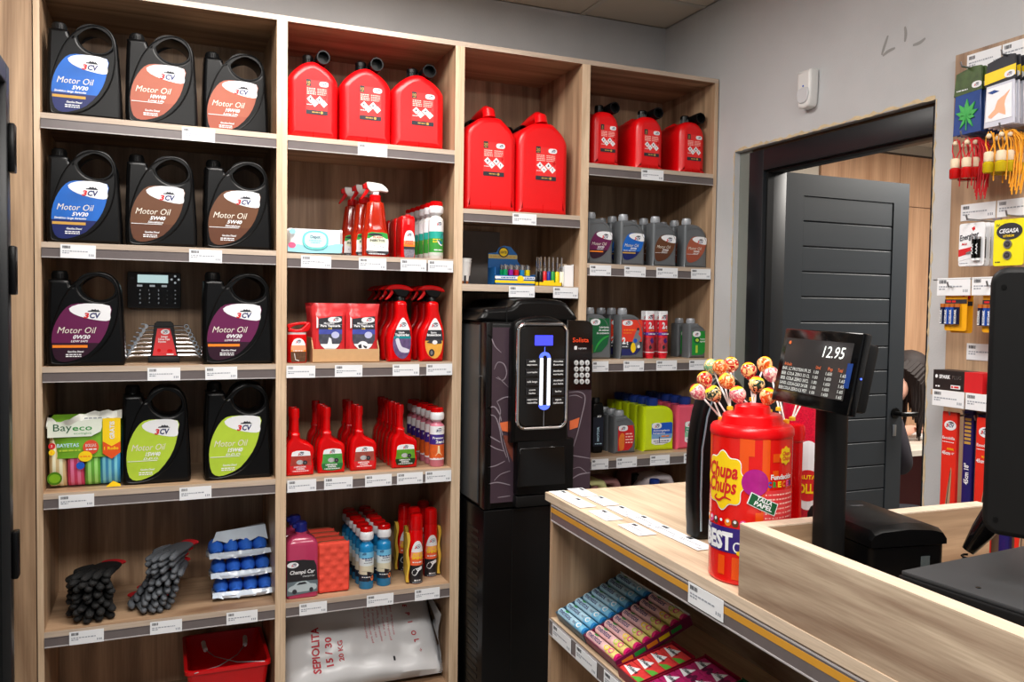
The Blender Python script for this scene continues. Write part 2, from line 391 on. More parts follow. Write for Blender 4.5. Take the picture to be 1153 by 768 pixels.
LUBE = {
 'blue': (mat('label_blue_gradient', (24, 96, 186), .35, var=.45, vs=9), mat('label_navy', (18, 30, 92), .35), '5W30', 'Sintético larga duración', 1, WH),
 'terra': (mat('label_terracotta', (160, 84, 62), .35), mat('label_terracotta_low', (150, 74, 54), .35), '10W40', 'Long Life', 0, WH),
 'brown': (mat('label_brown', (98, 60, 36), .35), mat('label_brown_low', (88, 50, 30), .35), '5W40', 'Sintético', 0, WH),
 'plum': (mat('label_plum', (98, 26, 74), .35), mat('label_plum_low', (44, 14, 34), .35), '0W30', 'LOW SAPS', 1, WH),
 'lime': (mat('label_lime', (176, 204, 60), .35), mat('label_lime_low', (170, 200, 58), .35), '15W40', 'D.D.O.', 0, WH)}
BEIGE = mat('label_letter_silver', (222, 216, 204), .4)
def lube_label(g, f, k, kind, y, small=False):
    """f maps label drawing units to local x,z; k = metres per unit"""
    up, low, t2, t3, strip, lc = LUBE[kind]
    P = [f(*p) for p in smooth_poly([(880, 505), (930, 500), (1020, 507), (1022, 540), (1012, 590), (988, 640), (940, 692), (890, 715), (850, 722), (822, 708), (811, 665), (812, 615), (826, 570), (850, 530)], 2)]
    zs = f(0, 650)[1]
    bands(g, P, [(9, zs, up), (zs, -9, low)], y)
    y -= .0008
    g.flat([f(*p) for p in smooth_poly([(872, 520), (905, 504), (960, 500), (1019, 508), (1021, 540), (1019, 563), (985, 565), (930, 555), (888, 540)], 2)], WH, y, .0004)
    y -= .0004
    x, z = f(956, 555); logo(g, x, z, k * 60, y)
    x, z = f(830, 613); g.text('Motor Oil', x, z, k * 27, BEIGE, y, w=k * 140, it=.3, bold=0)
    x, z = f(948, 634); g.text(t2, x, z, k * 16, lc, y, w=k * 62, it=.3, bold=.03, al='RIGHT')
    x, z = f(940, 647); g.text(t3, x, z, k * 9, lc, y, w=k * (120 if len(t3) > 12 else 62), it=.3, bold=.02, al='RIGHT')
    if strip:
        a = f(813, 668); b = f(938, 658); g.rect(a[0], b[0], a[1], b[1], ORG if kind == 'plum' else GOLD, y, .0003)
    else:
        a = f(814, 652); b = f(935, 650); g.rect(a[0], b[0], a[1], b[1], lc, y, .0003)
    if small: return
    x, z = f(866, 686); g.text('Gasolina Diesel', x, z, k * 8, lc, y, w=k * 58, it=.25, bold=.02)
    for q in (694, 701): lines(g, f(860, 0)[0], f(915, 0)[0], f(0, q)[1], k * 4, lc, y, q)

def jug(kind, label):
    W, H, D = .222, .315, .115
    f = lambda px, py: ((px - 933) / 285 * W, (738 - py) / 363 * H); k = W / 285
    t = T('oil_jug', label, 'oil jug')
    out = smooth_poly([(806, 738), (796, 734), (792, 724), (791, 700), (791, 600), (795, 470), (798, 425), (803, 411), (868, 411), (880, 432), (895, 425), (918, 402), (952, 384), (990, 378), (1022, 388), (1046, 412), (1060, 448), (1066, 520), (1073, 620), (1076, 700), (1076, 724), (1072, 734), (1062, 738), (1030, 738), (840, 738)], 3)
    hole = [f(974 + 63 * math.cos(a) + 8 * math.sin(a), 441 + 46 * math.sin(a)) for a in [2 * PI * i / 28 for i in range(28)]]
    g = G(); g.prism([f(*p) for p in out], 0, D, BK, .012, holes=[hole])
    ridge = smooth_poly([(803, 715), (801, 640), (815, 570), (850, 480), (893, 422), (938, 392), (985, 383), (1028, 397), (1052, 440), (1055, 520), (1035, 600), (990, 670), (930, 715), (860, 732), (815, 730)], 3)
    R = [f(933 + (p[0] - 933) * .97, 560 + (p[1] - 560) * .985) for p in ridge]
    g.tube([(x, .002, z) for x, z in R], .0035, BK, 8, True)
    g.tube([(x * .965 - .001, .001, (z - .15) * .965 + .15) for x, z in R], .0018, BK, 6, True)
    rr_ = [f(974 + 68 * math.cos(a) + 8 * math.sin(a), 441 + 50 * math.sin(a)) for a in [2 * PI * i / 28 for i in range(28)]]
    g.tube([(x, .0025, z) for x, z in rr_], .003, BK, 6, True)
    x, z = f(834, 411); g.lathe([(.025, z - .02), (.025, z), (.023, z + .004)], BK, x, D / 2 - .005)
    g.obj('body', t)
    g = G(); cx = x; z0 = z + .001
    g.lathe([(.0225, z0), (.0228, z0 + .020), (.021, z0 + .026), (.017, z0 + .029)], BKM, cx, D / 2 - .005)
    for i in range(20):
        a = 2 * PI * i / 20; g.tube([(cx + .0226 * math.cos(a), D / 2 - .005 + .0226 * math.sin(a), z0 + .002), (cx + .0226 * math.cos(a), D / 2 - .005 + .0226 * math.sin(a), z0 + .019)], .0011, BKM, 4)
    g.obj('cap', t)
    g = G(); lube_label(g, f, k, kind, -.0003); g.obj('label', t)
    return t
JP = {}
def put_jug(kind, label, u0, u1, v, Y, z, sc=None):
    x0, x1 = FX(u0, v, Y), FX(u1, v, Y); s = (x1 - x0) / .222; sz = s
    if sc: sz = sc
    if kind in JP: o = dup(JP[kind], (0, 0, 0), 0, label)
    else: o = jug(kind, label); JP[kind] = o
    o.location = ((x0 + x1) / 2, Y, z); o.scale = (s, s, sz); o['group'] = 'black motor oil jugs'
    return o
A, B, C_, D_, E_ = SH[0]
put_jug('blue', 'black oil jug with blue label, on the highest shelf', 52, 137, 131, .03, A, .95)
put_jug('terra', 'black oil jug with reddish brown label, middle of the highest shelf', 141, 223, 138, .04, A, .95)
put_jug('terra', 'black oil jug with reddish brown label, set back at the right of the highest shelf', 228, 303, 147, .12, A, .93)
put_jug('blue', 'black oil jug with blue label, on the second shelf from the top', 52, 137, 271, .03, B, .955)
put_jug('brown', 'black oil jug with dark brown label, middle of the second shelf', 141, 222, 275, .03, B, .955)
put_jug('brown', 'black oil jug with dark brown label, right end of the second shelf', 229, 306.5, 279, .03, B, .96)
put_jug('plum', 'black oil jug with plum label, left of the wrench set', 52, 141, 411, .02, C_, .96)
put_jug('plum', 'black oil jug with plum label, right of the wrench set', 227.5, 308, 411, .02, C_, .99)
put_jug('lime', 'black oil jug with lime green label, next to the bag pack', 137, 215, 545, .05, D_, 1.04)
put_jug('lime', 'black oil jug with lime green label, against the right side panel', 230, 307, 541, .04, D_, 1.06)

# alarm keypad fixed on the back panel
t = T('alarm_keypad', 'dark grey alarm keypad with lit display on the back panel above the wrenches', 'keypad', (.3165, .3975, 1.548))
KB = mat('keypad_case', (96, 100, 104), .5)
g = G(); g.box(-.09, .09, -.022, 0, -.066, .066, KB, .006); g.obj('case', t)
g = G(); g.rect(-.056, .046, .027, .056, mat('lcd_backlight', (196, 226, 226), .3, emit=.75, var=.02), -.0221); g.obj('display', t)
g = G(); LG = mat('key_print_glow', (215, 225, 230), .5, emit=.35)  # key print given a slight glow to lift it out of the bay's shade
for x, s in ((-.052, 1), (-.01, 2), (.03, 3)):
    g.prism(oval(x + .003, .016, .011, .0055, 16, 4), -.0235, -.022, KB, .0006); g.rect(x - .006, x + .012, .0125, .0195, LG, -.0236)
for i, x in enumerate((-.050, -.019, .012, .042, .068)):
    for j, z in enumerate((.001, -.014, -.029, -.045)):
        if i == 4: g.text('<' if j % 2 else '>', x, z - .004, .007, LG, -.0222)
        elif i in (1, 2): g.text('123456789*0#'[j * 3 + i - 1], x, z - .004, .007, LG, -.0222)
        else: g.text('ABCD'[j] if i == 0 else '-', x, z - .004, .006, LG, -.0222)
for dx, dz in ((0, .012), (0, -.012), (.012, 0), (-.012, 0)): g.disc(.070 + dx, .041 + dz, .004, .004, LG, -.0221)
g.disc(-.073, .043, .007, .005, GRY, -.0221)
g.obj('keys', t)

# combination wrench set in its holder
t = T('wrench_set', 'chrome combination wrench set in a black rack with red card', 'wrench set', (.348, .14, C_), group=None, rot=(-.14, 0, 0))
g = G(); g.prism([(-.047, 0), (.047, 0), (.030, .135), (.022, .142), (-.022, .142), (-.030, .135)], 0, .03, BKM, .002)
g.box(-.05, .05, -.006, .034, 0, .02, BKM, .002)
for i in range(8): g.box(-.044 + i * .0018, .044 - i * .0018, -.003, .0, .023 + i * .0145, .0265 + i * .0145, BKM)
g.obj('rack', t)
g = G(); g.flat([(-.036, .024), (.040, .024), (.019, .117), (-.021, .117)], REDI, -.0032)
g.disc(.004, .105, .014, .009, WH, -.004); logo(g, .004, .100, .017, -.0048)
g.text('Juego', -.010, .086, .007, WH, -.004, bold=.02); g.text('Llaves Fijas', -.018, .077, .007, WH, -.004, w=.036, bold=.02); g.text('8 piezas', -.018, .069, .006, WH, -.004, w=.024, bold=.02)
g.disc(-.016, .042, .006, .006, REDD, -.004); g.disc(.018, .040, .009, .006, REDD, -.004); g.rect(.008, .030, .026, .030, WH, -.004)
g.obj('card', t)
for i in range(8):
    z = .026 + i * .0145; L = .115 - i * .0085; xr = .112 - i * .0066; yy = .012
    g = G(); r = .0042 - i * .0002
    g.tube([(-L, yy, z - .004), (-L * .82, yy, z), (L * .85, yy, z), (xr, yy, z - .002)], [r * .8, r, r, r * .8], CHR, 8)
    # ring end
    g.tube([(xr + .006 + .007 * math.cos(a), yy, z - .002 + .007 * math.sin(a)) for a in [2 * PI * j / 14 for j in range(14)]], .0026, CHR, 6, True)
    # open end jaw
    jx = -L - .004; g.prism([(jx + .008, z - .009), (jx + .012, z), (jx + .006, z + .007), (jx - .010, z + .009), (jx - .013, z + .004), (jx - .002, z + .003), (jx - .001, z - .006), (jx - .013, z - .008), (jx - .009, z - .013)], yy - .003, yy + .003, CHR, .001, seg=1)
    g.obj('wrench', t)

# pack of kitchen bags
t = T('bag_roll_pack', 'green and striped pack of rolled bin bags at the left end of the shelf', 'bag pack', (.113, .04, D_))
def pillow(w, d, h, m, nx=14, nz=14, y0=0, wr=.004, seed=3, edge=.35):
    g = G(); R = random.Random(seed); front, back = [], []
    for side in (0, 1):
        L = []
        for j in range(nz + 1):
            row = []
            for i in range(nx + 1):
                a, b = i / nx * 2 - 1, j / nz * 2 - 1
                th = (max(0, 1 - abs(a) ** 5) ** .5) * (max(0, 1 - abs(b) ** 5) ** .5) * d / 2
                wob = wr * math.sin(a * 9 + b * 5 + seed) * math.sin(b * 11 - a * 4) * (1 if abs(a) < .98 and abs(b) < .98 else 0)
                row.append((a * w / 2, y0 + d / 2 + (-(th + wob) if side == 0 else th), h * (b + 1) / 2))
            L.append(row)
        V = [[g.b.verts.new(p) for p in row] for row in L]
        for j in range(nz):
            for i in range(nx): g.face([V[j][i], V[j][i + 1], V[j + 1][i + 1], V[j + 1][i]], m, True)
    bmesh.ops.remove_doubles(g.b, verts=g.b.verts[:], dist=.0004)
    return g
PLB = mat('clear_film_pale', (236, 238, 230), .22, var=.05)
for i, (x, c) in enumerate(((-.078, (222, 200, 150)), (-.027, (222, 70, 120)), (.022, (110, 190, 70)), (.072, (70, 160, 215)))):
    g = G(); m1 = mat('bag_roll_%d' % i, c, .4); m2 = mat('bag_roll_stripe_%d' % i, tuple(min(255, q + 70) for q in c), .4)
    w2 = .024 + (.006 if i == 3 else 0)
    for s in range(5 if i != 3 else 7):
        n = 5 if i != 3 else 7; a0, a1 = -w2 + 2 * w2 * s / n, -w2 + 2 * w2 * (s + 1) / n
        L = [[(x + q, .055 - .05 * math.cos(p) * (1 - (q / w2) ** 6 * .25), .003 + .105 + .105 * math.sin(p)) for p in [2 * PI * j / 20 for j in range(20)]] for q in (a0, (a0 + a1) / 2, a1)]
        g.loft(L, m2 if s % 2 else m1, True)
    g.obj('bag_roll', t)
g = pillow(.214, .104, .236, mat('pack_green_film', (120, 178, 50), .3, var=.12), wr=.0015); g.wrap(0, lambda c: Vector((c.x, c.y, c.z + (0 if c.z < .1 else 0))))
bmesh.ops.delete(g.b, geom=[v for v in g.b.verts if v.co.z < .088 and abs(v.co.x) < .5], context='VERTS')
g.obj('film_wrap', t)
yf = -.0045
g = G(); g.flat([(-.104, .170), (.020, .170), (.026, .174), (.046, .184), (.050, .198), (.050, .228), (-.080, .212), (-.100, .225), (-.104, .205)], mat('pack_pale_panel', (228, 236, 222), .35), yf)
g.text('Bay', -.088, .190, .023, DGR, yf - .001, w=.052); g.text('eco', -.034, .190, .018, GRN, yf - .001, w=.056, bold=.01)
g.text('ecológico', -.03, .178, .006, GRN, yf - .001, w=.05)
g.flat([(.052, .226), (.104, .226), (.104, .150), (.078, .135), (.052, .152)], YEL, yf); g.flat([(.052, .152), (.078, .135), (.104, .150), (.104, .114), (.078, .094), (.052, .112)], mat('pack_orange', (226, 84, 30), .4), yf)
g.text('GRATIS', .088, .155, .016, ORG, yf - .001, w=.06, rot=PI / 2, bold=.03) if False else g.text('GRATIS', .086, .158, .014, WH, yf - .001, w=.058, rot=PI / 2, bold=.03)
g.text('1 Rollo', .056, .124, .010, YEL, yf - .001, w=.042, bold=.03)
g.disc(.018, .135, .023, .023, mat('pack_red_spot', (222, 80, 50), .4), yf - .0002); g.disc(.002, .106, .020, .017, YEL, yf - .0004); g.disc(-.012, .077, .012, .012, BLU, yf - .0006)
g.text('BOLSAS', .003, .136, .010, WH, yf - .0012, w=.03); lines(g, .004, .034, .128, .004, WH, yf - .0012); lines(g, -.012, .016, .106, .004, ORG, yf - .0014)
g.disc(-.092, .143, .010, .010, REDI, yf - .0002); g.disc(-.092, .123, .009, .009, YEL, yf - .0002); g.text('3', -.095, .139, .009, WH, yf - .0012); g.text('1', -.094, .119, .009, ORG, yf - .0012)
g.text('BAYETAS', -.078, .138, .012, SKY, yf - .001, w=.062, bold=.02); lines(g, -.072, -.012, .127, .005, LIM, yf - .001)
g.disc(-.085, .040, .021, .021, mat('pack_dark_green_spot', (70, 120, 10), .4), yf - .001); g.disc(-.085, .040, .016, .014, mat('pack_mid_green_spot', (120, 170, 30), .4), yf - .0018)
g.flat([(.07, .012), (.082, .022), (.104, .010), (.104, .003), (.06, .003)], YEL, yf - .001)
g.obj('printed_front', t)
g = G(); n = 16   # folded silvery top of the wrapper
top = [(-.108 + .216 * i / n, .232 + .020 * i / n - .018 * math.exp(-((i - 3) / 2.2) ** 2) + .003 * math.sin(i * 2.1)) for i in range(n + 1)]
g.loft([[(x, .012 + .03 * math.sin(x * 40), z), (x, -.003 + .002 * math.sin(x * 70), z - .022), (x, .0, z - .030), (x, .05, z - .008)] for x, z in top], PLB, True)
lines(g, .0, .05, .228, .004, INKG, -.005, 5); g.obj('folded_top', t)

# ---- gloves
def glove(g, m, mc, L=.10, spread=0, seed=0, cuff=True, mt=None):
    R = random.Random(seed); mt = mt or m
    # hand lies flat in x,y with the fingers towards -y
    secs = []
    for q, wv, h in ((0, .030, .013), (.02, .036, .017), (.05, .040, .018), (.08, .042, .016), (.10, .040, .013)):
        secs.append([(wv * math.cos(a), .13 - q * 1.0, h * math.sin(a) * .8 + .012) for a in [2 * PI * i / 14 for i in range(14)]])
    g.loft(secs, m, True)
    for i, x in enumerate((-.030, -.010, .011, .031)):
        l = L * (.82, 1, .95, .75)[i] * .8; dx = (x * .35 + R.uniform(-.004, .004)); dz = R.uniform(-.006, .004)
        g.tube([(x, .045, .012), (x + dx * .4, .03 - l * .35, .013 + dz * .3), (x + dx * .8, .03 - l * .75, .012 + dz), (x + dx, .03 - l * .97, .010 + dz), (x + dx, .03 - l * 1.04, .008 + dz)], [.0105, .0112, .0112, .009, .004], mt, 8)
    g.tube([(-.034, .09, .012), (-.050, .062, .013), (-.056, .035, .012), (-.057, .022, .010)], [.012, .0118, .011, .005], mt, 8)
    if cuff: g.loft([[(wv * math.cos(a), y, .011 * math.sin(a) + .012) for a in [2 * PI * i / 14 for i in range(14)]] for y, wv in ((.13, .030), (.155, .031), (.158, .034))], mc, True)
GLB = mat('black_knit', (20, 20, 21), .8, var=.3, vs=300, bump=.6); GLG = mat('grey_coated_knit', (88, 92, 98), .7, var=.2, vs=300, bump=.5); GLC = mat('red_cuff_band', (196, 24, 34), .8)
t = T('glove_stack', 'stack of black work gloves with the fingers to the front', 'gloves', (.133, .075, E_)); t.scale = (1.22, 1, 1)
for i in range(8):
    g = G(); glove(g, GLB, GLC if i == 7 else GLB, seed=i); M = Matrix.Translation((random.uniform(-.008, .008), .0 + random.uniform(-.01, .01), .005 + i * .0185)) @ Matrix.Rotation(random.uniform(-.1, .1) - (.35 if i == 7 else 0), 4, 'Z') @ Matrix.Rotation(-.08 * i / 8, 4, 'X')
    g.mul(0, M); g.obj('glove', t)
t = T('glove_stack', 'leaning stack of grey coated work gloves with red cuff bands', 'gloves', (.338, .085, E_))
for i in range(9):
    g = G(); glove(g, GLG, GLC, seed=i + 20, mt=GLG)
    M = Matrix.Translation((-.03 + .011 * i * (.5 if i > 5 else 1) + random.uniform(-.004, .004), .0, .002 + i * .0215)) @ Matrix.Rotation(.32 - .11 * i, 4, 'Z') @ Matrix.Rotation(.10 - .02 * i, 4, 'Y')
    g.mul(0, M)
    if i in (1, 5, 7): g.tube([(-.045, .02, .022 + i * .0215), (0, -.012, .030 + i * .0215), (.045, .01, .026 + i * .0215)], .002, GLC, 5)
    g.obj('glove', t)

# ---- stack of blue disposable bags in clear bags
BLS = mat('blue_sponge_roll', (50, 112, 220), .45, var=.2); FILM = mat('clear_crinkled_film', (214, 226, 240), .12, var=.05)
for lv in range(3):
    t = T('blue_bag_pack', 'clear pack of blue rolls, %s of the stack at the right end of the shelf' % ['bottom', 'middle', 'top'][lv], 'bag pack', (.606 - .006 * lv, .11 + .01 * lv, E_ + .002 + .068 * lv), -.03 + .05 * lv, 'stack of clear packs with blue rolls')
    for i in range(4):
        g = G(); x = -.075 + i * .05
        g.ball((x, .05, .033), .030, BLS, 12, (.88, 1.9, .98)); g.tube([(x - .012, -.002, .03), (x, -.007, .036), (x + .012, -.002, .030)], .003, BLS, 6); g.obj('blue_roll', t)
    g = pillow(.214, .16, .03, FILM, 16, 8, -.03, .003, lv); 
    g.mul(0, Matrix.Translation((0, .0, 0)));
    bmesh.ops.delete(g.b, geom=[v for v in g.b.verts if v.co.z > .018], context='VERTS'); g.wrap(0, lambda c: Vector((c.x, c.y + .004, c.z * 1.3 + .001))); g.obj('film_tray', t)
    g = G(); n = 12
    g.loft([[(-.104 + .208 * i / n, -.022 - .006 * math.sin(i * 1.7), .012 + .005 * math.sin(i * 2.3)), (-.104 + .208 * i / n, -.012, .026 + .004 * math.sin(i * 1.3)), (-.104 + .208 * i / n, -.008, .028)] for i in range(n + 1)], FILM, False, closed=False)
    if lv == 2: g.loft([[(-.09 + .19 * i / n, .02 + .004 * math.sin(i * 2), .058 + .006 * math.sin(i * 1.4)), (-.07 + .17 * i / n, .07, .082 + .012 * i / n), (-.05 + .15 * i / n, .11, .070 + .02 * i / n)] for i in range(n + 1)], FILM, False, closed=False)
    g.obj('film_flap', t)

# ---- red bucket
t = T('red_bucket', 'red rectangular plastic bucket with folded wire handles on the bottom shelf', 'bucket', (.55, .03, .082))
RB = mat('bucket_red', (200, 14, 20), .3, var=.06)
g = G(); H = .178; hw = .134
def rq(z, w, d0, d1, r=.018): return rrs(z, 2 * w, d1 - d0, r, 0, (d0 + d1) / 2)
g.loft([rq(0, hw - .02, .02, .30), rq(H - .012, hw, 0, .325), rq(H - .012, hw + .007, -.007, .332), rq(H, hw + .007, -.007, .332), rq(H, hw - .004, .004, .321), rq(.004, hw - .023, .023, .297)], RB, True, sm=False)
g.obj('tub', t)
for s, a in ((1, 0), (-1, 0)):
    g = G(); x = s * .072
    g.tube([(x, .17, H + .006), (x * .5, .09, H - .0), (-s * .03, .012, H + .001), (-s * .11, -.009, H - .004)] if s > 0 else [(x, .17, H + .006), (x * .55, .10, H), (-s * .03, .02, H + .002), (-s * .12, -.002, H + .0)], .0018, STE, 6)
    gg = g.obj('wire_handle', t)
    g = G(); g.tube([(x * .93, .155, H + .006), (x * .98, .185, H + .008), (x * 1.0, .215, H + .011)], .008, WHP, 10); g.obj('grip', gg)

# ================================================================ second bay
A, B, C_, D_, E_ = SH[1]
def hazard_label(g, x, z, w, h, y, num):
    """w x h label with its centre at x and top at z"""
    g.rect(x - w / 2, x + w / 2, z - h, z, mat('can_label_red', (226, 44, 44), .45), y, .0005); y -= .0005
    bw = w * .22; g.rect(x - w / 2, x - w / 2 + bw, z - h * .19, z + h * .01, INK, y); g.text(num, x - w / 2 + bw * .5, z - h * .13, h * .09, GOLD, y - .0006, al='CENTER', bold=.02)
    g.rect(x - w / 2 + bw * .25, x - w / 2 + bw * .75, z - h * .172, z - h * .155, GOLD, y - .0006, .0002)
    g.flat(oval(x + w * .32, z - h * .10, w * .21, h * .075, 20, 3), WH, y); logo(g, x + w * .36, z - h * .135, w * .2, y - .0008, NAVY)
    for i in range(4):
        lines(g, x - w * .46, x - w * .05, z - h * (.25 + .052 * i), h * .026, mat('label_pale_print', (250, 200, 190), .5), y, i + 3)
        lines(g, x + w * .02, x + w * .44, z - h * (.25 + .052 * i), h * .022, mat('label_pale_print', ()) if False else MATS['label_pale_print'], y, i + 9)
    d = w * .165
    for i, (cx, cz) in enumerate(((-.30, .56), (-.10, .67), (.12, .56), (.32, .67))):
        X, Z = x + w * cx, z - h * cz
        g.flat([(X - d, Z), (X, Z - d), (X + d, Z), (X, Z + d)], WH, y, .0004)
        if i in (0, 2): g.flat([(X - d * .3, Z - d * .2), (X + d * .3, Z - d * .2), (X + d * .12, Z + d * .1), (X + d * .15, Z + d * .5), (X - d * .2, Z + d * .2)], INK, y - .0004, .0003)
        elif i == 1: g.flat([(X - d * .35, Z + d * .1), (X + d * .1, Z - d * .35), (X + d * .35, Z - d * .2), (X - d * .1, Z + d * .15)], INKG, y - .0004, .0003)
        else: g.rect(X - d * .09, X + d * .09, Z - d * .15, Z + d * .45, INK, y - .0004, .0003); g.disc(X, Z - d * .35, d * .1, d * .1, INK, y - .0004, .0003, 8)
    g.flat([(x + w * .32, z - h * .47), (x + w * .40, z - h * .39), (x + w * .48, z - h * .47), (x + w * .40, z - h * .55)], REDD, y, .0003)
    lines(g, x - w * .46, x - w * .22, z - h * .72, h * .02, WH, y, 4)
    g.rect(x - w / 2, x + w / 2, z - h, z - h * .875, INK, y); lines(g, x - w * .22, x + w * .12, z - h * .935, h * .03, GOLD, y - .0006, 6); g.disc(x + w * .22, z - h * .935, h * .04, h * .04, GOLD, y - .0006, .0003, 12)

def spout_cap(g, x, y, z, r, side=1, R=.024):
    g.lathe([(r, z - .004), (r, z + .018), (r * 1.08, z + .018), (r * 1.08, z + .030), (r * .9, z + .034)], BK, x, y)
    for i in range(16):
        a = 2 * PI * i / 16; g.tube([(x + r * 1.0 * math.cos(a), y + r * math.sin(a), z), (x + r * math.cos(a), y + r * math.sin(a), z + .017)], .0012, BK, 4)
    # pouring spout folded to the front
    cx, cz = x + side * (r + R + .004), z + .020
    for r0, r1, y0, y1 in ((R, R * .80, y - .055, y - .010), (R * .92, R * .6, y - .012, y + .03)):
        n = 22; c = [2 * PI * i / n for i in range(n)]
        g.loft([[(cx + q * math.cos(t), yy, cz + q * math.sin(t)) for t in c] for q, yy in ((r1, y1), (r0, y1), (r0, y0 + .002), (r0 * .97, y0), (r1, y0), (r1, y0 + .03))], BK, True)
    g.tube([(x + side * r * .5, y + .01, cz - .004), (cx - side * R * .3, y + .01, cz - .004)], .010, BK, 10)
def canister(name, label, W, H, D, sh, kind, num, group, lab):
    """sh: shoulder outline as fractions; kind 'tall' has a handle arch, others a low grip behind the cap"""
    t = T(name, label, 'fuel can', group=group)
    g = G(); out = smooth_poly([(a * W / 2, b * H) for a, b in sh], 3)
    g.prism(out, 0, D, RED, .022 if kind == 'tall' else .026, seg=4)
    if kind == 'tall':
        g.tube([(0, .030, H * .93), (0, .034, H * .985), (0, .060, H * 1.015), (0, D * .42, H * 1.0), (0, D * .7, H * .955), (0, D * .84, H * .90)], [.026, .024, .021, .021, .022, .026], RED, 12)
        for v in g.b.verts: pass
    else:
        g.tube([(-.0, D * .50, H * .96), (-.0, D * .60, H * 1.02), (-.0, D * .80, H * 1.0), (0, D * .93, H * .90)], [.018, .014, .014, .02], RED, 10)
    g.tube([(0, -.0002, H * .012), (0, -.0004, H * .10)], .0012, REDD, 4)
    g.obj('body', t)
    g = G()
    if kind == 'tall': spout_cap(g, -W * .36, D * .62, H * .86, .020, 1, .02)
    else: spout_cap(g, -.012 if kind == 'five' else -.008, .055, H * .985, .0185 if kind == 'five' else .0175, 1, .0245 if kind == 'five' else .0235)
    g.obj('cap_and_spout', t)
    g = G(); hazard_label(g, lab[0], lab[1], lab[2], lab[3], -.0005, num); g.obj('label', t)
    return t
SH5 = [(-1, .05), (-.96, .0), (-.5, .0), (.5, .0), (.96, .0), (1, .05), (1.0, .35), (1.0, .70), (.93, .80), (.70, .89), (.40, .96), (.12, 1.0), (-.12, 1.0), (-.42, .96), (-.72, .88), (-.94, .79), (-1, .69), (-1.0, .35)]
SH20 = [(-1, .045), (-.96, .0), (-.5, .0), (.5, .0), (.96, .0), (1, .045), (1.0, .35), (1.0, .66), (.98, .74), (.82, .82), (.55, .89), (.30, .93), (-.30, .92), (-.62, .87), (-.88, .81), (-.99, .73), (-1.0, .62), (-1.0, .35)]
c = None
for i, (u0, u1) in enumerate(((324, 381), (384.5, 441), (442.5, 500.5))):
    x0, x1 = FX(u0, 157, .04), FX(u1, 162, .04)
    l = 'red fuel can with black spout, %s of three beside the top oil jugs' % ['left', 'middle', 'right'][i]
    if c is None: c = canister('fuel_can', l, .182, .272, .25, SH5, 'five', '10', 'five-litre style red fuel cans', (.012, .205, .078, .118)); o = c
    else: o = dup(c, (0, 0, 0), 0, l)
    o.location = ((x0 + x1) / 2, .04, A); o.scale = ((x1 - x0) / .182, 1, 1)

# wet wipes
t = T('wet_wipes_pack', 'white and turquoise pack of wet wipes lying on its long side', 'wipes', (.838, .03, B))
TQ = mat('wipes_turquoise', (110, 205, 205), .4); AQ = mat('wipes_light_blue', (150, 214, 235), .4)
g = pillow(.200, .075, .092, mat('wipes_white_film', (238, 242, 245), .3, var=.02), 14, 10, 0, .0012, 5); g.obj('wrapper', t)
g = G(); y = -.0025
g.flat([(-.096, .030), (-.06, .034), (-.02, .026), (.03, .030), (.07, .040), (.094, .040), (.088, .008), (-.02, .005), (-.096, .008)], AQ, y)
g.prism(oval(-.002, .050, .045, .034, 28, 2.6), y - .0035, y + .001, TQ, .0015); g.prism(oval(-.002, .050, .038, .027, 28, 2.6), y - .0045, y - .002, mat('wipes_lid', (196, 238, 236), .35), .001)
g.text('Depot', -.020, .056, .011, NAVY, y - .0046, w=.034, bold=.02); lines(g, -.024, .018, .048, .003, TQ, y - .0046); lines(g, -.018, .014, .041, .003, TQ, y - .0046)
g.disc(-.080, .078, .011, .009, AQ, y); g.disc(-.082, .030, .013, .010, mat('wipes_pink_flower', (226, 90, 130), .5), y - .001); g.obj('printed_front', t)
g = G(); g.loft([[(.085 + .008 * q, .02 + .01 * i, .075 + .016 * q + .004 * math.sin(i)) for i in range(4)] for q in (0, .5, 1)], MATS['wipes_white_film'], False, closed=False)
g.loft([[(.092 + .012 * q, .005 + .02 * i, .010 - .006 * q + .003 * math.sin(i * 2)) for i in range(4)] for q in (0, .5, 1)], MATS['wipes_white_film'], False, closed=False); g.obj('crimped_end', t)

def ell(z, w, d, cx=0, cy=None, n=20, p=2.6):
    cy = d / 2 if cy is None else cy
    return [(cx + w / 2 * math.copysign(abs(math.cos(a)) ** (2 / p), math.cos(a)), cy + d / 2 * math.copysign(abs(math.sin(a)) ** (2 / p), math.sin(a)), z) for a in [2 * PI * i / n for i in range(n)]]
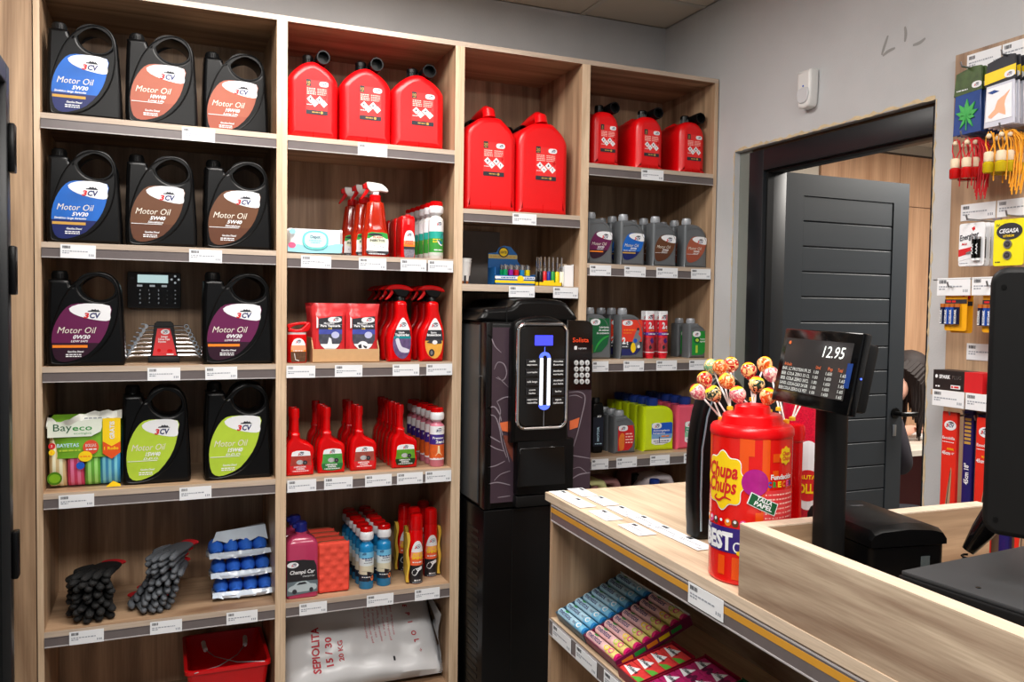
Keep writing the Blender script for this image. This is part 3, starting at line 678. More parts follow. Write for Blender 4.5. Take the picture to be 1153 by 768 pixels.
# transparent-looking amber spray bottles
AMB = mat('amber_liquid_plastic', (176, 36, 12), .12, var=.3, vs=12, coat=.3); TRW = mat('spray_head_white', (236, 236, 234), .35)
def amber(label):
    t = T('spray_bottle', label, 'spray bottle', group='amber spray bottles on the second shelf')
    g = G(); D = .065
    g.loft([ell(z, w, d, 0, D / 2, 24, 3) for z, w, d in ((0, .086, .058), (.004, .094, .065), (.085, .096, .065), (.094, .091, .061), (.10, .086, .058), (.125, .080, .054), (.17, .070, .05), (.198, .060, .044), (.206, .030, .03))], AMB)
    for x in (-.027, 0.024): g.tube([(x * 1.4, .002, .10), (x, .007, .15), (x * .9, .010, .195)], .0022, AMB, 6)
    g.obj('bottle', t)
    g = G(); y = -.0008; P = smooth_poly([(-.034, .010), (.038, .010), (.041, .03), (.038, .085), (.0, .088), (-.033, .085), (-.037, .03)], 2)
    bands(g, P, [(.09, .066, GRN), (.066, .022, WH), (.022, 0, INK)], y)
    g.flat(smooth_poly([(-.034, .080), (-.01, .086), (.012, .084), (.02, .078), (-.02, .076)], 2), INK, y - .0008, .0003)
    g.flat(smooth_poly([(-.030, .052), (-.026, .068), (.0, .078), (.028, .070), (.036, .060), (.030, .050), (.0, .044)], 3), mat('amber_label_cream', (226, 232, 206), .5), y - .0008, .0003)
    g.text('FLASH', -.014, .068, .007, REDI, y - .0012, w=.034, bold=.03); g.text('INSECTOS', -.026, .056, .008, INK, y - .0012, w=.054, bold=.04)
    g.text('limpia insectos', -.030, .016, .004, WH, y - .0008, w=.032); lines(g, -.030, .030, .0115, .003, WH, y - .0008)
    for i in range(5): g.disc(-.02 + .011 * i, .036 + .004 * (i % 2), .0016, .0016, INK, y - .0008, .0003, 8)
    g.obj('label', t)
    g = G()
    g.lathe([(.021, .203), (.021, .222), (.018, .226)], REDD, 0, D / 2); g.box(-.010, .012, D / 2 - .010, D / 2 + .010, .225, .24, TRW, .003)
    g.prism(smooth_poly([(-.030, .250), (-.034, .268), (-.026, .272), (.0, .270), (.024, .266), (.043, .250), (.046, .240), (.038, .238), (.02, .240), (.0, .238), (-.016, .236)], 2), D / 2 - .013, D / 2 + .013, TRW, .004)
    g.prism([(-.046, .262), (-.032, .270), (-.030, .248), (-.044, .246)], D / 2 - .010, D / 2 + .010, REDD, .002)
    g.prism(smooth_poly([(-.020, .246), (-.026, .235), (-.036, .222), (-.050, .208), (-.054, .210), (-.046, .226), (-.038, .240), (-.034, .250)], 2), D / 2 - .006, D / 2 + .006, REDD, .002)
    g.obj('trigger_head', t); return t
xa = FX(424, 280, .04)
a0 = amber('amber spray bottle with white head, front of three on the second shelf'); a0.location = (xa + .001, .04, B)
o = dup(a0, (xa - .018, .125, B), .06, 'amber spray bottle with red and white head, middle of the three in a row'); o = dup(a0, (xa - .045, .21, B), -.05, 'amber spray bottle nearest the back panel, behind two others')

# flat red bottles with arched label
def flatred(label):
    t = T('additive_can', label, 'bottle', group='rectangular red bottles on the second shelf')
    g = G(); g.loft([rrs(z, w, d, .008, 0, .04) for z, w, d in ((0, .050, .078), (.003, .054, .082), (.140, .054, .082), (.150, .050, .078), (.154, .044, .070))], REDD); g.box(-.008, .010, .006, .018, .148, .160, REDD, .002); g.obj('body', t)
    g = G(); y = -.0014; P = oval(.004, .045, .021, .056, 28, 2.6); P = clipz(P, .003, .2)
    bands(g, P, [(.2, .063, WH), (.063, .049, mat('label_orange_fade', (244, 150, 90), .4)), (.049, .042, ORG), (.042, .032, INK), (.032, 0, mat('engine_print', (120, 118, 130), .4, var=.9, vs=160))], y)
    logo(g, .004, .080, .017, y - .0008); g.text('STOP', -.010, .058, .006, REDI, y - .0008, w=.028, bold=.03); g.text('FUGAS', -.012, .050, .006, REDI, y - .0008, w=.030, bold=.03)
    g.rect(-.004, .004, .122, .144, mat('red_light_tab', (236, 100, 100), .4), y, .0004); g.obj('label', t); return t
xa = FX(459.5, 288, .03)
f0 = flatred('flat red additive bottle with arched label, front of its row of three'); f0.location = (xa, .03, B); f0.scale = (.98, 1, 1)
dup(f0, (xa, .125, B), 0, 'flat red additive bottle, middle one behind the front bottle'); dup(f0, (xa - .004, .22, B), 0, 'flat red additive bottle, rearmost by the back panel')

# squat dosing bottles with a white measuring chamber
def doser(name, label, group, body, cap, H, W, bandlist, deco, n=20, neckw=.72):
    t = T(name, label, 'bottle', group=group); R = W / 2
    g = G(); g.lathe([(R * .9, 0), (R, .004), (R, H * .66), (R * .95, H * .70), (R * .62, H * .745), (R * .50, H * .765)], body, 0, R, n, cap=True); g.obj('body', t)
    g = G(); g.lathe([(R * .52, H * .755), (R * .95, H * .80), (R * 1.0, H * .86), (R * .96, H * .90), (R * .80, H * .925)], mat('translucent_chamber', (226, 228, 232), .25), 0, R, n); g.obj('dosing_chamber', t)
    g = G(); g.lathe([(R * .82, H * .915), (R * .84, H * .985), (R * .74, H)], cap, 0, R, n)
    for i in range(14): a = 2 * PI * i / 14; g.tube([(R * .84 * math.cos(a), R + R * .84 * math.sin(a), H * .92), (R * .84 * math.cos(a), R + R * .84 * math.sin(a), H * .98)], .0009, cap, 4)
    g.obj('cap', t)
    g = G()
    n2 = 20
    for z1, z0, m in bandlist:
        g.loft([[((R + .0005) * math.cos(a), R + (R + .0005) * math.sin(a), z) for a in [PI * (1.02 + .96 * i / n2) for i in range(n2 + 1)]] for z in (z0 * H, z1 * H)], m, False, closed=False)
    mk = g.mark(); deco(g, H, R); g.wrap(mk, lambda c: Vector((c.x, R - math.sqrt(max(0, R * R - c.x * c.x)) + c.y - .0005, c.z)))
    g.obj('label', t); return t
def deco1(g, H, R):
    logo(g, .004, H * .585, .020, -.0006); g.flat(smooth_poly([(-.0, .30 * H), (.012, .40 * H), (.020, .47 * H), (.023, .33 * H), (.014, .27 * H), (.004, .26 * H)], 2), mat('teal_drop', (0, 120, 150), .3), -.0006, .0003)
    g.flat(smooth_poly([(-.004, .34 * H), (.002, .27 * H), (.012, .235 * H), (.020, .25 * H), (.008, .265 * H)], 2), WH, -.001, .0003)
    lines(g, -.018, .010, H * .34, .004, YEL, -.0006, 3); lines(g, -.018, .006, H * .30, .004, YEL, -.0006, 4); lines(g, -.014, .018, H * .16, .004, WH, -.0006, 2)
GB = mat('doser_green', (60, 150, 60), .35, var=.15); 
xa = FX(493, 289, .03)
d0 = doser('dosing_bottle', 'white and green bottle with red cap, front of the row by the side panel', 'white and green dosing bottles with red caps', WHP, REDD, .215, .056, [(.66, .48, WH), (.48, .36, mat('doser_teal', (40, 165, 150), .35)), (.36, .12, GB), (.12, .06, mat('doser_grey', (190, 198, 190), .4))], deco1)
d0.location = (xa, .03, B)
for i in range(1, 6): dup(d0, (xa - .002 * i, .03 + .059 * i, B), None, 'white and green bottle with red cap, %s in the row running back' % ORD[i])

# ---- third shelf: small foam bottle, cloth packs in a tray, trigger bottles
t = T('foam_bottle', 'small red bottle with snap-on lid at the left end of the third shelf', 'bottle', (.778, .03, C_))
g = G(); g.loft([ell(z, w, w * .8, 0, .028) for z, w in ((0, .064), (.003, .068), (.085, .068), (.098, .066), (.100, .060))], REDD); g.obj('body', t)
g = G(); g.loft([ell(.099, .062, .048, 0, .028), ell(.106, .064, .052, 0, .028)], WH); g.prism(smooth_poly([(-.030, .108), (-.026, .122), (-.010, .118), (.012, .119), (.036, .142), (.045, .138), (.044, .120), (.030, .108)], 2), .010, .046, REDD, .004)
g.prism(smooth_poly([(-.030, .118), (-.034, .132), (-.02, .138), (.01, .143), (.04, .143), (.036, .134), (.0, .132), (-.016, .126)], 2), .014, .042, REDD, .003); g.obj('lid', t)
g = G(); y = .0008; P = clipz(oval(.002, .035, .026, .052, 26, 2.5), .004, .2); bands(g, P, [(.2, .062, WH), (.062, .046, mat('label_tan_fade', (226, 160, 120), .4)), (.046, .040, ORG), (.040, 0, mat('seat_print', (90, 60, 40), .4, var=.9, vs=120))], y)
logo(g, .002, .070, .018, y - .0008); lines(g, -.016, .018, .043, .003, WH, y - .0008); g.tube([(-.012, y - .001, .034), (-.008, y - .001, .012), (.004, y - .001, .008)], .0014, WH, 5); g.obj('label', t)

t = T('cardboard_tray', 'low brown cardboard tray holding two rows of red cloth packs', 'tray', (.829, .03, C_))
g = G(); w = .238; d = .20
g.box(0, w, 0, .003, 0, .050, CARD); g.box(0, w, d - .003, d, 0, .05, CARD)
for x in (0, w - .003): g.prism([(0, 0), (d, 0), (d, .09), (.03, .09), (0, .05)], x, x + .003, CARD); 
mk = 0
g2 = G(); g2.box(0, w, 0, .003, .001, .048, CARD); g2.box(0, w, d - .003, d, .001, .048, CARD); g2.box(.0, w, 0, d, .0005, .003, CARD)
for x in (0, w - .003): g2.loft([[(x, yy, zz) for yy, zz in ((0.0032, .003), (d - .0032, .003), (d - .0032, .088), (.035, .088), (.0032, .050))], [(x + .003, yy, zz) for yy, zz in ((0.0032, .003), (d - .0032, .003), (d - .0032, .088), (.035, .088), (.0032, .050))]], CARD, True, False)
g.b.free(); g2.obj('tray_walls', t)
FR = mat('red_cloth_film', (214, 52, 56), .22, var=.12, vs=20)
def clothpack(label, kind):
    t = T('cloth_pack', label, 'cloth pack', group=None)
    g = pillow(.116, .034, .205, FR, 10, 14, 0, .0016, 8); g.wrap(0, lambda c: Vector((c.x * (1 + .10 * max(0, c.z - .16) / .04), c.y if c.z < .165 else .017 + (c.y - .017) * .35 + .004 * math.sin(c.x * 60), c.z))); g.obj('wrapper', t)
    g = G(); y = -.0022; P = [(-.038, .150), (.038, .160), (.044, .158), (.044, .075), (.030, .050), (.018, .040), (-.014, .040), (-.030, .055), (-.038, .075)]
    bands(g, P, [(.2, .130, INK), (.130, .128, mat('band_grey', (120, 120, 128), .5)), (.128, .112, INK), (.112, .095, mat('label_blue_glow', (66, 76, 160), .4, var=.5, vs=40)), (.095, .060, mat('car_interior_print', (70, 72, 84), .35, var=.9, vs=70)), (.060, 0, WH)], y)
    g.flat(oval(.018, .146, .024, .010, 20, 2.4), WH, y - .0008); logo(g, .022, .142, .020, y - .0016)
    g.text('Microfibra', -.020, .131, .006, WH, y - .0008, w=.036, bold=.02); g.text('Para Tapicería', -.032, .121, .0075, WH, y - .0008, w=.070, bold=.04); lines(g, -.004, .008, .114, .003, YEL, y - .0008)
    g.disc(.020, .092, .014, .012, mat('label_flare', (186, 190, 226), .4), y - .0008, .0003)
    if kind: g.disc(.0, .052, .020, .018, WH, y - .001); g.flat([(-.018, .055), (-.006, .060), (-.004, .045), (-.014, .044)], INK, y - .0018, .0003); g.flat([(.0, .056), (.016, .050), (.012, .043), (.004, .047)], INK, y - .0018, .0003)
    else: g.flat([(-.002, .084), (.006, .078), (.008, .062), (.018, .045), (-.016, .045), (-.006, .064)], WH, y - .001)
    g.flat([(-.046, .158), (-.040, .150), (-.040, .118), (-.046, .116)], WH, y, .0004)
    g.obj('label', t); return t
c0 = clothpack('red microfibre cloth pack with white wedge print, front left in the cardboard tray', 0); c0.location = (.889, .040, C_ + .006)
c1 = clothpack('red microfibre cloth pack with round print, front right in the cardboard tray', 1); c1.location = (1.008, .040, C_ + .006)
for i in range(1, 4):
    dup(c0, (.889, .040 + .040 * i, C_ + .006), .01, 'red microfibre cloth pack, %s back in the left row of the tray' % ORD[i]); dup(c1, (1.008, .040 + .040 * i, C_ + .006), -.01, 'red microfibre cloth pack, %s back in the right row of the tray' % ORD[i])

def trig(label, kind, grp):
    t = T('trigger_bottle', label, 'spray bottle', group=grp); D = .055
    g = G(); P = smooth_poly([(-.042, .0), (-.047, .006), (-.050, .04), (-.052, .085), (-.044, .118), (-.026, .150), (-.020, .175), (-.018, .222), (.020, .222), (.024, .190), (.034, .155), (.044, .12), (.047, .08), (.044, .03), (.041, .006), (.037, 0), (.0, 0)], 3)
    g.prism(P, 0, D, REDD, .014, seg=4); g.tube([(-.030, .001, .02), (-.038, .0, .08), (-.024, .004, .135), (-.012, .006, .20)], .0018, REDD, 5); g.obj('bottle', t)
    g = G(); y = -.0004; P = smooth_poly([(.004, .163), (.018, .150), (.031, .122), (.037, .085), (.034, .045), (.022, .020), (.004, .011), (-.018, .024), (-.030, .052), (-.030, .085), (-.016, .130)], 3)
    if kind == 0: L = [(.2, .118, WH), (.118, .095, INK), (.095, .086, mat('teal_strip', (0, 130, 140), .4)), (.086, 0, mat('car_seat_print', (96, 78, 120), .35, var=.8, vs=60))]
    else: L = [(.2, .118, WH), (.118, .078, INK), (.078, 0, mat('gold_car_paint', (226, 166, 70), .35, var=.25, vs=40))]
    bands(g, P, L, y); y -= .0008
    logo(g, .006, .130, .026, y); g.text(['Limpia', 'Espuma'][kind], -.010, .106, .007, WH, y, w=.022, bold=.03); g.text(['Tapicerías', 'Insectos'][kind], -.024, .096, .009, WH, y, w=.054, bold=.04)
    if kind == 0:
        g.flat(smooth_poly([(-.022, .082), (-.010, .088), (-.004, .070), (.004, .055), (.030, .046), (.026, .034), (.0, .036), (-.012, .05)], 2), mat('seat_grey', (206, 204, 220), .4), y, .0004)
    else:
        g.flat(smooth_poly([(-.026, .072), (.0, .083), (.026, .082), (.034, .070), (.02, .066), (-.01, .068)], 2), mat('car_window_print', (60, 60, 66), .3), y, .0004); g.disc(.006, .072, .010, .008, WH, y - .0004, .0003); g.disc(-.006, .033, .011, .014, INK, y - .0004, .0003); g.disc(-.006, .033, .005, .008, STE, y - .0008, .0003)
    g.obj('label', t)
    g = G(); y0, y1 = D / 2 - .015, D / 2 + .015
    g.lathe([(.019, .220), (.0195, .236), (.017, .240)], BK, .001, D / 2)
    g.prism(smooth_poly([(-.030, .268), (-.012, .244), (.018, .238), (.030, .250), (.034, .266), (.0, .272)], 2), y0, y1, BK, .005)
    g.prism(smooth_poly([(-.057, .266), (-.050, .276), (-.030, .285), (.0, .286), (.030, .280), (.046, .270), (.048, .262), (.036, .262), (.0, .268), (-.030, .266)], 2), y0 - .002, y1 + .002, REDD, .005)
    g.prism(smooth_poly([(-.018, .266), (-.026, .252), (-.038, .236), (-.052, .228), (-.055, .232), (-.044, .244), (-.036, .258), (-.034, .268)], 2), D / 2 - .007, D / 2 + .007, REDD, .002)
    g.obj('trigger_head', t); return t
for kind, u, nm in ((0, 451.5, 'seat print'), (1, 487.5, 'gold car print')):
    xa = FX(u, 409, .03); o = trig('red trigger bottle with %s, front of its row on the third shelf' % nm, kind, 'red trigger bottles with ' + nm); o.location = (xa, .03, C_); o.scale = (.99, 1, .99)
    for i in range(1, 4 if kind == 0 else 3): dup(o, (xa - .002 * i, .03 + .085 * i, C_), None, 'red trigger bottle with %s, %s in its row running back' % (nm, ORD[i]))

# ---- fourth shelf: long-neck additive bottles
def additive(label, col, group):
    t = T('additive_bottle', label, 'bottle', group=group); D = .048
    g = G(); P = smooth_poly([(-.040, .0), (-.046, .006), (-.049, .05), (-.045, .100), (-.038, .118), (-.030, .130), (-.028, .15), (.0, .15), (.002, .132), (.014, .120), (.034, .112), (.047, .100), (.051, .080), (.047, .055), (.050, .030), (.049, .006), (.043, .0), (.0, 0)], 3)
    g.prism(P, 0, D, REDD, .011, seg=4)
    cx = -.0135; g.lathe([(.0175, .112), (.0150, .13), (.0138, .15), (.0130, .19), (.0125, .206)], REDD, cx, D / 2, 16)
    for i in range(5): g.tube([(.0495, .008, .030 + i * .011), (.0495, D - .008, .030 + i * .011)], .0016, REDD, 5)
    g.obj('body', t)
    g = G(); g.lathe([(.0142, .200), (.0142, .232), (.0128, .236)], REDD, cx, D / 2, 16)
    for i in range(16): a = 2 * PI * i / 16; g.tube([(cx + .0142 * math.cos(a), D / 2 + .0142 * math.sin(a), .203), (cx + .0142 * math.cos(a), D / 2 + .0142 * math.sin(a), .231)], .0007, REDD, 4)
    g.obj('cap', t)
    g = G(); y = -.0004; P = smooth_poly([(-.030, .014), (.036, .014), (.039, .05), (.036, .078), (.030, .086), (.0, .089), (-.022, .086), (-.028, .078), (-.031, .05)], 2)
    c1, c2 = col; bands(g, P, [(.2, .070, WH), (.070, .036, c1), (.036, 0, c2)], y); y -= .0008
    logo(g, .004, .073, .020, y); g.disc(.0, .048, .012, .008, mat('part_silver_print', (176, 178, 182), .3, var=.5, vs=90), y, .0003); g.disc(.018, .046, .008, .008, INK, y, .0003); g.disc(.018, .046, .003, .003, STE, y - .0004, .0003)
    g.text('LIMPIADOR', -.020, .029, .005, WH, y, w=.042, bold=.03); g.text('DIESEL', -.012, .022, .005, WH, y, w=.030, bold=.03); lines(g, -.024, .030, .017, .0025, WH, y)
    g.obj('label', t); return t
SETS = [(337.5, (mat('additive_red_print', (160, 60, 50), .4, var=.5, vs=60), REDI), 'dark red label', [0, 1], 0, 534),
        (373.5, (mat('additive_green_print', (70, 150, 70), .4, var=.4, vs=60), mat('additive_green_low', (40, 110, 60), .4, var=.3)), 'green label', [0, 1, 2, 4], .01, 532),
        (410.5, (mat('additive_rust_print', (150, 70, 60), .4, var=.6, vs=60), REDI), 'rust-coloured label', [0, 1, 3, 4], .02, 527),
        (457, (mat('additive_leaf_print', (90, 150, 40), .4, var=.6, vs=50), mat('additive_leaf_low', (20, 50, 20), .4)), 'leafy green label', [0, 1, 2, 3, 4, 5], .02, 527)]
for si, (u, cols, nm, ks, dy, v) in enumerate(SETS):
    xa = FX(u, v, .03); o0 = None
    for j, kx in enumerate(ks):
        l = 'red long-necked bottle with %s, %s in its row' % (nm, ORD[j])
        if o0 is None: o0 = additive(l, cols, 'red bottles with ' + nm); o = o0
        else: o = dup(o0, (0, 0, 0), random.uniform(-.03, .03), l)
        o.location = (xa, .03 + dy + .056 * kx, D_)
def deco2(g, H, R):
    logo(g, .0, H * .60, .022, -.0006, NAVY); g.text('Premium', -.022, H * .475, .008, WH, -.0006, w=.040, bold=.03); g.text('2en1', -.012, H * .405, .011, WH, -.0006, w=.034, bold=.04)
    g.flat(smooth_poly([(-.004, .36 * H), (.002, .36 * H), (.005, .24 * H), (.013, .19 * H), (-.013, .19 * H), (-.006, .24 * H)], 1), mat('flame_cream', (250, 226, 180), .4), -.0006, .0003); lines(g, -.02, .02, H * .145, .003, WH, -.0006, 2)
VIO = mat('duo_violet', (60, 40, 130), .35); FLM = mat('duo_orange_fade', (216, 96, 40), .35, var=.3, vs=50); PKL = mat('pink_fluid', (206, 120, 140), .3)
xa = FX(494, 524, .03)
d1 = doser('fuel_cleaner_bottle', 'purple labelled dosing bottle with red cap, front of its row', 'purple labelled dosing bottles', PKL, REDD, .222, .056, [(.69, .55, WH), (.55, .38, VIO), (.38, .14, FLM), (.14, .12, WH)], deco2)
d1.location = (xa, .03, D_)
for i in range(1, 6): dup(d1, (xa - .001 * i, .03 + .059 * i, D_), None, 'purple labelled dosing bottle with red cap, %s in the row running back' % ORD[i])

# ---- fifth shelf
def shampoo(label, y):
    t = T('car_shampoo', label, 'bottle', group='purple car shampoo bottles')
    SP = mat('shampoo_pink_fluid', (170, 52, 88), .2, var=.1, coat=.3)
    g = G(); g.loft([rrs(z, w, d, .014, 0, .045) for z, w, d in ((0, .104, .082), (.004, .110, .088), (.182, .110, .088), (.196, .100, .080), (.208, .070, .060), (.214, .040, .040), (.226, .038, .038))], SP); g.obj('body', t)
    g = G(); g.lathe([(.020, .222), (.0215, .224), (.0215, .250), (.017, .256)], mat('shampoo_blue_cap', (24, 34, 120), .3), 0, .045); g.box(-.030, -.016, .03, .06, .236, .250, MATS['shampoo_blue_cap'], .003); g.obj('cap', t)
    g = G(); y = .0008; P = smooth_poly([(-.054, .012), (.052, .020), (.053, .05), (.048, .110), (.040, .128), (0, .134), (-.054, .134)], 1)
    bands(g, P, [(.2, .060, mat('shampoo_dark', (38, 36, 40), .35)), (.060, 0, mat('car_print_grey', (98, 112, 120), .3, var=.3, vs=30))], y); y -= .0008
    g.flat(oval(-.034, .118, .020, .010, 20), WH, y, .0004); logo(g, -.030, .113, .018, y - .0004); g.text('Champú Car', -.044, .086, .013, WH, y, w=.086, it=.2, bold=.02); g.text('Champô Car', .0, .074, .006, WH, y, w=.042, it=.2)
    g.flat(smooth_poly([(-.050, .030), (-.046, .042), (-.030, .048), (-.018, .058), (.012, .060), (.026, .050), (.046, .046), (.048, .030), (.02, .024), (-.03, .024)], 2), mat('silver_car_print', (176, 190, 196), .3), y, .0004)
    g.flat(smooth_poly([(-.022, .048), (-.012, .056), (.008, .057), (.016, .050)], 1), INK, y - .0004, .0003); g.disc(-.028, .026, .008, .008, INK, y - .0004, .0003); g.disc(.03, .028, .007, .008, INK, y - .0004, .0003); g.obj('label', t)
    return t
s0 = shampoo('purple car shampoo bottle at the left front of the fifth shelf', 0); s0.location = (.798, .03, E_); s0.scale = (1, 1, 1.03)
dup(s0, (.792, .13, E_), .03, 'purple car shampoo bottle behind the front one')
SPG = mat('sponge_coral', (228, 76, 58), .85, var=.1, vs=120, bump=.6); SPB = mat('sponge_brown_back', (150, 92, 60), .9, var=.2, vs=120, bump=.5)
def sponge(label):
    t = T('wax_sponge', label, 'sponge', group='coral waffle sponges in a row')
    g = G(); nx, nz = 24, 36; W, H = .114, .182
    V = [[g.b.verts.new(((i / nx - .5) * W * (1 - .0 * 0), -.0035 * max(0, math.sin(i / nx * PI * 5) * math.sin(j / nz * PI * 8) * (1 if True else 0)) + .010 * (max(0, abs(i / nx - .5) * 2 - .88) / .12) ** 2 + .010 * (max(0, abs(j / nz - .5) * 2 - .92) / .08) ** 2, j / nz * H)) for i in range(nx + 1)] for j in range(nz + 1)]
    for j in range(nz):
        for i in range(nx): g.face([V[j][i], V[j][i + 1], V[j + 1][i + 1], V[j + 1][i]], SPG, True)
    g.prism(smooth_poly(oval(0, H / 2, W / 2, H / 2, 40, 9), 1), .009, .030, SPG, .004); g.obj('foam', t)
    g = G(); g.prism(smooth_poly(oval(0, H / 2, W / 2 * .99, H / 2 * .99, 40, 9), 1), .0305, .045, SPB, .004); g.obj('backing', t); return t
xa = FX(376, 664, .05); s1 = sponge('coral waffle sponge standing at the front of the row'); s1.location = (xa, .05, E_)
for i in range(1, 4): dup(s1, (xa - .006 * i, .05 + .062 * i, E_), .03 * (i % 2), 'coral waffle sponge, %s in the row beside the shampoo' % ORD[i])
def deco3(g, H, R):
    logo(g, -.012, H * .56, .014, -.0006, NAVY); lines(g, -.020, .020, H * .50, .004, NAVY, -.0006, 3); lines(g, -.010, .020, H * .47, .0035, NAVY, -.0006, 4); lines(g, -.014, .02, H * .43, .0025, GRY, -.0006, 5)
    g.flat(smooth_poly([(-.024, .28 * H), (-.010, .295 * H), (.006, .285 * H), (.018, .26 * H), (.024, .23 * H), (.023, .14 * H), (-.023, .14 * H)], 2), mat('washer_dark_car', (40, 30, 34), .3), -.0006, .0004); g.flat(smooth_poly([(.010, .18 * H), (.020, .22 * H), (.022, .16 * H), (.016, .13 * H)], 2), mat('washer_orange_glow', (226, 120, 70), .4), -.0010, .0003)
    lines(g, -.02, .01, H * .20, .003, WH, -.001, 7)
BF = mat('washer_blue_fluid', (30, 128, 186), .15, var=.1)
d2 = None
for ci, (u, v) in enumerate(((414, 663), (433, 660))):
    xa = FX(u, v, .04 + .02 * ci)
    for i in range(6):
        l = 'blue screen wash bottle with red cap, %s in the %s column' % (ORD[i], ['left', 'right'][ci])
        if d2 is None: d2 = doser('screen_wash_bottle', l, 'blue screen wash bottles in two columns', BF, REDD, .228, .054, [(.60, .50, LBL), (.50, .38, mat('washer_pale', (214, 224, 228), .4)), (.38, .24, mat('washer_sand', (206, 200, 176), .4)), (.24, .13, mat('washer_low_dark', (30, 44, 60), .3))], deco3); o = d2
        else: o = dup(d2, (0, 0, 0), random.uniform(-.05, .05), l)
        o.location = (xa - .001 * i, .04 + .012 * ci + .0575 * i, E_)
YC = mat('yellow_cloth', (216, 176, 60), .9, var=.1, vs=90, bump=.4)
def spraycan(label):
    t = T('spray_can', label, 'spray can', group='red cockpit spray cans bagged with a yellow cloth'); R = .0265
    g = G(); g.lathe([(R * .92, 0), (R, .003), (R, .196), (R * .9, .204)], REDD, 0, R, 24); g.obj('can', t)
    g = G(); g.lathe([(R * .92, .200), (R * .97, .204), (R * .95, .240), (R * .88, .256), (R * .6, .262)], REDD, 0, R, 24); g.obj('cap', t)
    g = G(); mk = g.mark()
    for z0, z1, m in ((.002, .070, INK), ):
        g.grid(-R * .98, R * .98, z0, z1, mat('can_dark_print', (34, 34, 38), .3), 0, 20)
    P = clipz(oval(0, .085, .0235, .078, 32, 2.3), .070, .2); PP = []
    for a in range(8): PP.append(clipx(P, -.024 + .006 * a, -.018 + .006 * a))
    for Q in PP:
        if len(Q) > 2: bands(g, Q, [(.2, .120, WH), (.120, .098, mat('can_orange_fade', (242, 150, 120), .4)), (.098, .0, mat('can_orange', (236, 100, 60), .4))], -.0002, .0004)
    logo(g, .0, .135, .022, -.0008); g.text('AUTO', -.018, .108, .010, YEL, -.0008, w=.036, bold=.04); g.text('SHINE', -.020, .094, .012, YEL, -.0008, w=.040, bold=.04); lines(g, -.018, .018, .082, .004, WH, -.0008)
    g.flat(smooth_poly([(-.020, .040), (-.014, .056), (.004, .062), (.016, .066), (.018, .055), (.006, .050), (-.002, .040), (-.010, .032)], 2), WH, -.0008, .0003); lines(g, -.012, .014, .014, .005, WH, -.0008, 3); lines(g, -.018, .018, .006, .003, INKG, -.0008, 3)
    g.wrap(mk, lambda c: Vector((c.x, R - math.sqrt(max(0, R * R - c.x * c.x * .97)) + c.y - .0004, c.z))); g.obj('label', t)
    g = G(); n = 14
    g.loft([[(-R - .004 - .003 * math.sin(i * .9), .006, .008 + .185 * i / n), (-R - .012 - .003 * math.sin(i * .9 + 1), .010, .008 + .185 * i / n), (-R - .010, .045, .008 + .180 * i / n), (-R + .002, .046, .008 + .18 * i / n)] for i in range(n + 1)], YC, True); g.obj('yellow_cloth', t)
    return t
k0 = None
for i, (u, v, Y, sx) in enumerate(((470, 656, .035, 1), (486.5, 646, .095, -1), (468, 640, .13, 1), (457, 636, .20, 1), (478, 632, .22, 1))):
    xa = FX(u, v, Y); l = 'red spray can with orange label bagged with yellow cloth, %s' % ['front one by the screen wash', 'just right of the front one', 'directly behind the front one', 'back left of its cluster', 'back right of its cluster'][i]
    if k0 is None: k0 = spraycan(l); o = k0
    else: o = dup(k0, (0, 0, 0), 0, l)
    o.location = (xa, Y, E_)
    if sx < 0: o.rotation_euler = (0, 0, .0); o.children[3 if len(o.children) > 3 else -1].location = (2 * .0265 + .012, 0, 0)
# for the can at the right the cloth sits on its right side
# ---- sack of absorbent granules
t = T('absorbent_sack', 'large white plastic sack of absorbent granules with red lettering on the bottom shelf', 'sack', (1.037, .010, .0815))
SK = mat('sack_white_plastic', (206, 206, 208), .28, var=.04, vs=6, bump=.15)
def sackpt(a, b, lift=0):
    """a across -1..1, b along the face 0..1 (0 low front, 1 high back)"""
    wv = .292 + .004 * math.sin(b * 7); ed = max(0, 1 - abs(a) ** 6) ** .5 * max(0, 1 - abs(2 * b - 1) ** 8) ** .5
    bul = .060 * ed + .006 * math.sin(a * 5 + b * 9) * ed + .005 * math.sin(a * 13 - b * 6) * ed + .004 * math.sin(b * 21 + a * 3) * ed
    x = a * wv - .018 * (1 - b) * 0; y0, z0 = .05 + .26 * b, .02 + .285 * b
    return Vector((x, y0 - (bul + lift) * .74, z0 + (bul + lift) * .67))
g = G(); nx, nz = 34, 34
for side in (0, 1):
    V = [[g.b.verts.new(sackpt(i / nx * 2 - 1, j / nz) if side == 0 else Vector((sackpt(i / nx * 2 - 1, j / nz).x, .05 + .26 * j / nz + .045 * max(0, 1 - abs(i / nx * 2 - 1) ** 6) * max(0, 1 - abs(2 * j / nz - 1) ** 6), max(.001, .02 + .285 * j / nz - .06 * max(0, 1 - abs(i / nx * 2 - 1) ** 6) * max(0, 1 - abs(2 * j / nz - 1) ** 6))))) for i in range(nx + 1)] for j in range(nz + 1)]
    for j in range(nz):
        for i in range(nx): g.face([V[j][i], V[j][i + 1], V[j + 1][i + 1], V[j + 1][i]], SK, True)
bmesh.ops.remove_doubles(g.b, verts=g.b.verts[:], dist=.0005); g.obj('bag', t)
def sack_print(name, fn):
    g = G(); fn(g)
    bmesh.ops.triangulate(g.b, faces=g.b.faces[:]); bmesh.ops.subdivide_edges(g.b, edges=[e for e in g.b.edges if e.calc_length() > .02], cuts=2)
    g.wrap(0, lambda c: sackpt(c.x / .292, c.z / .386, .0015)); return g.obj(name, t)
SR = mat('sack_red_print', (178, 24, 44), .4)
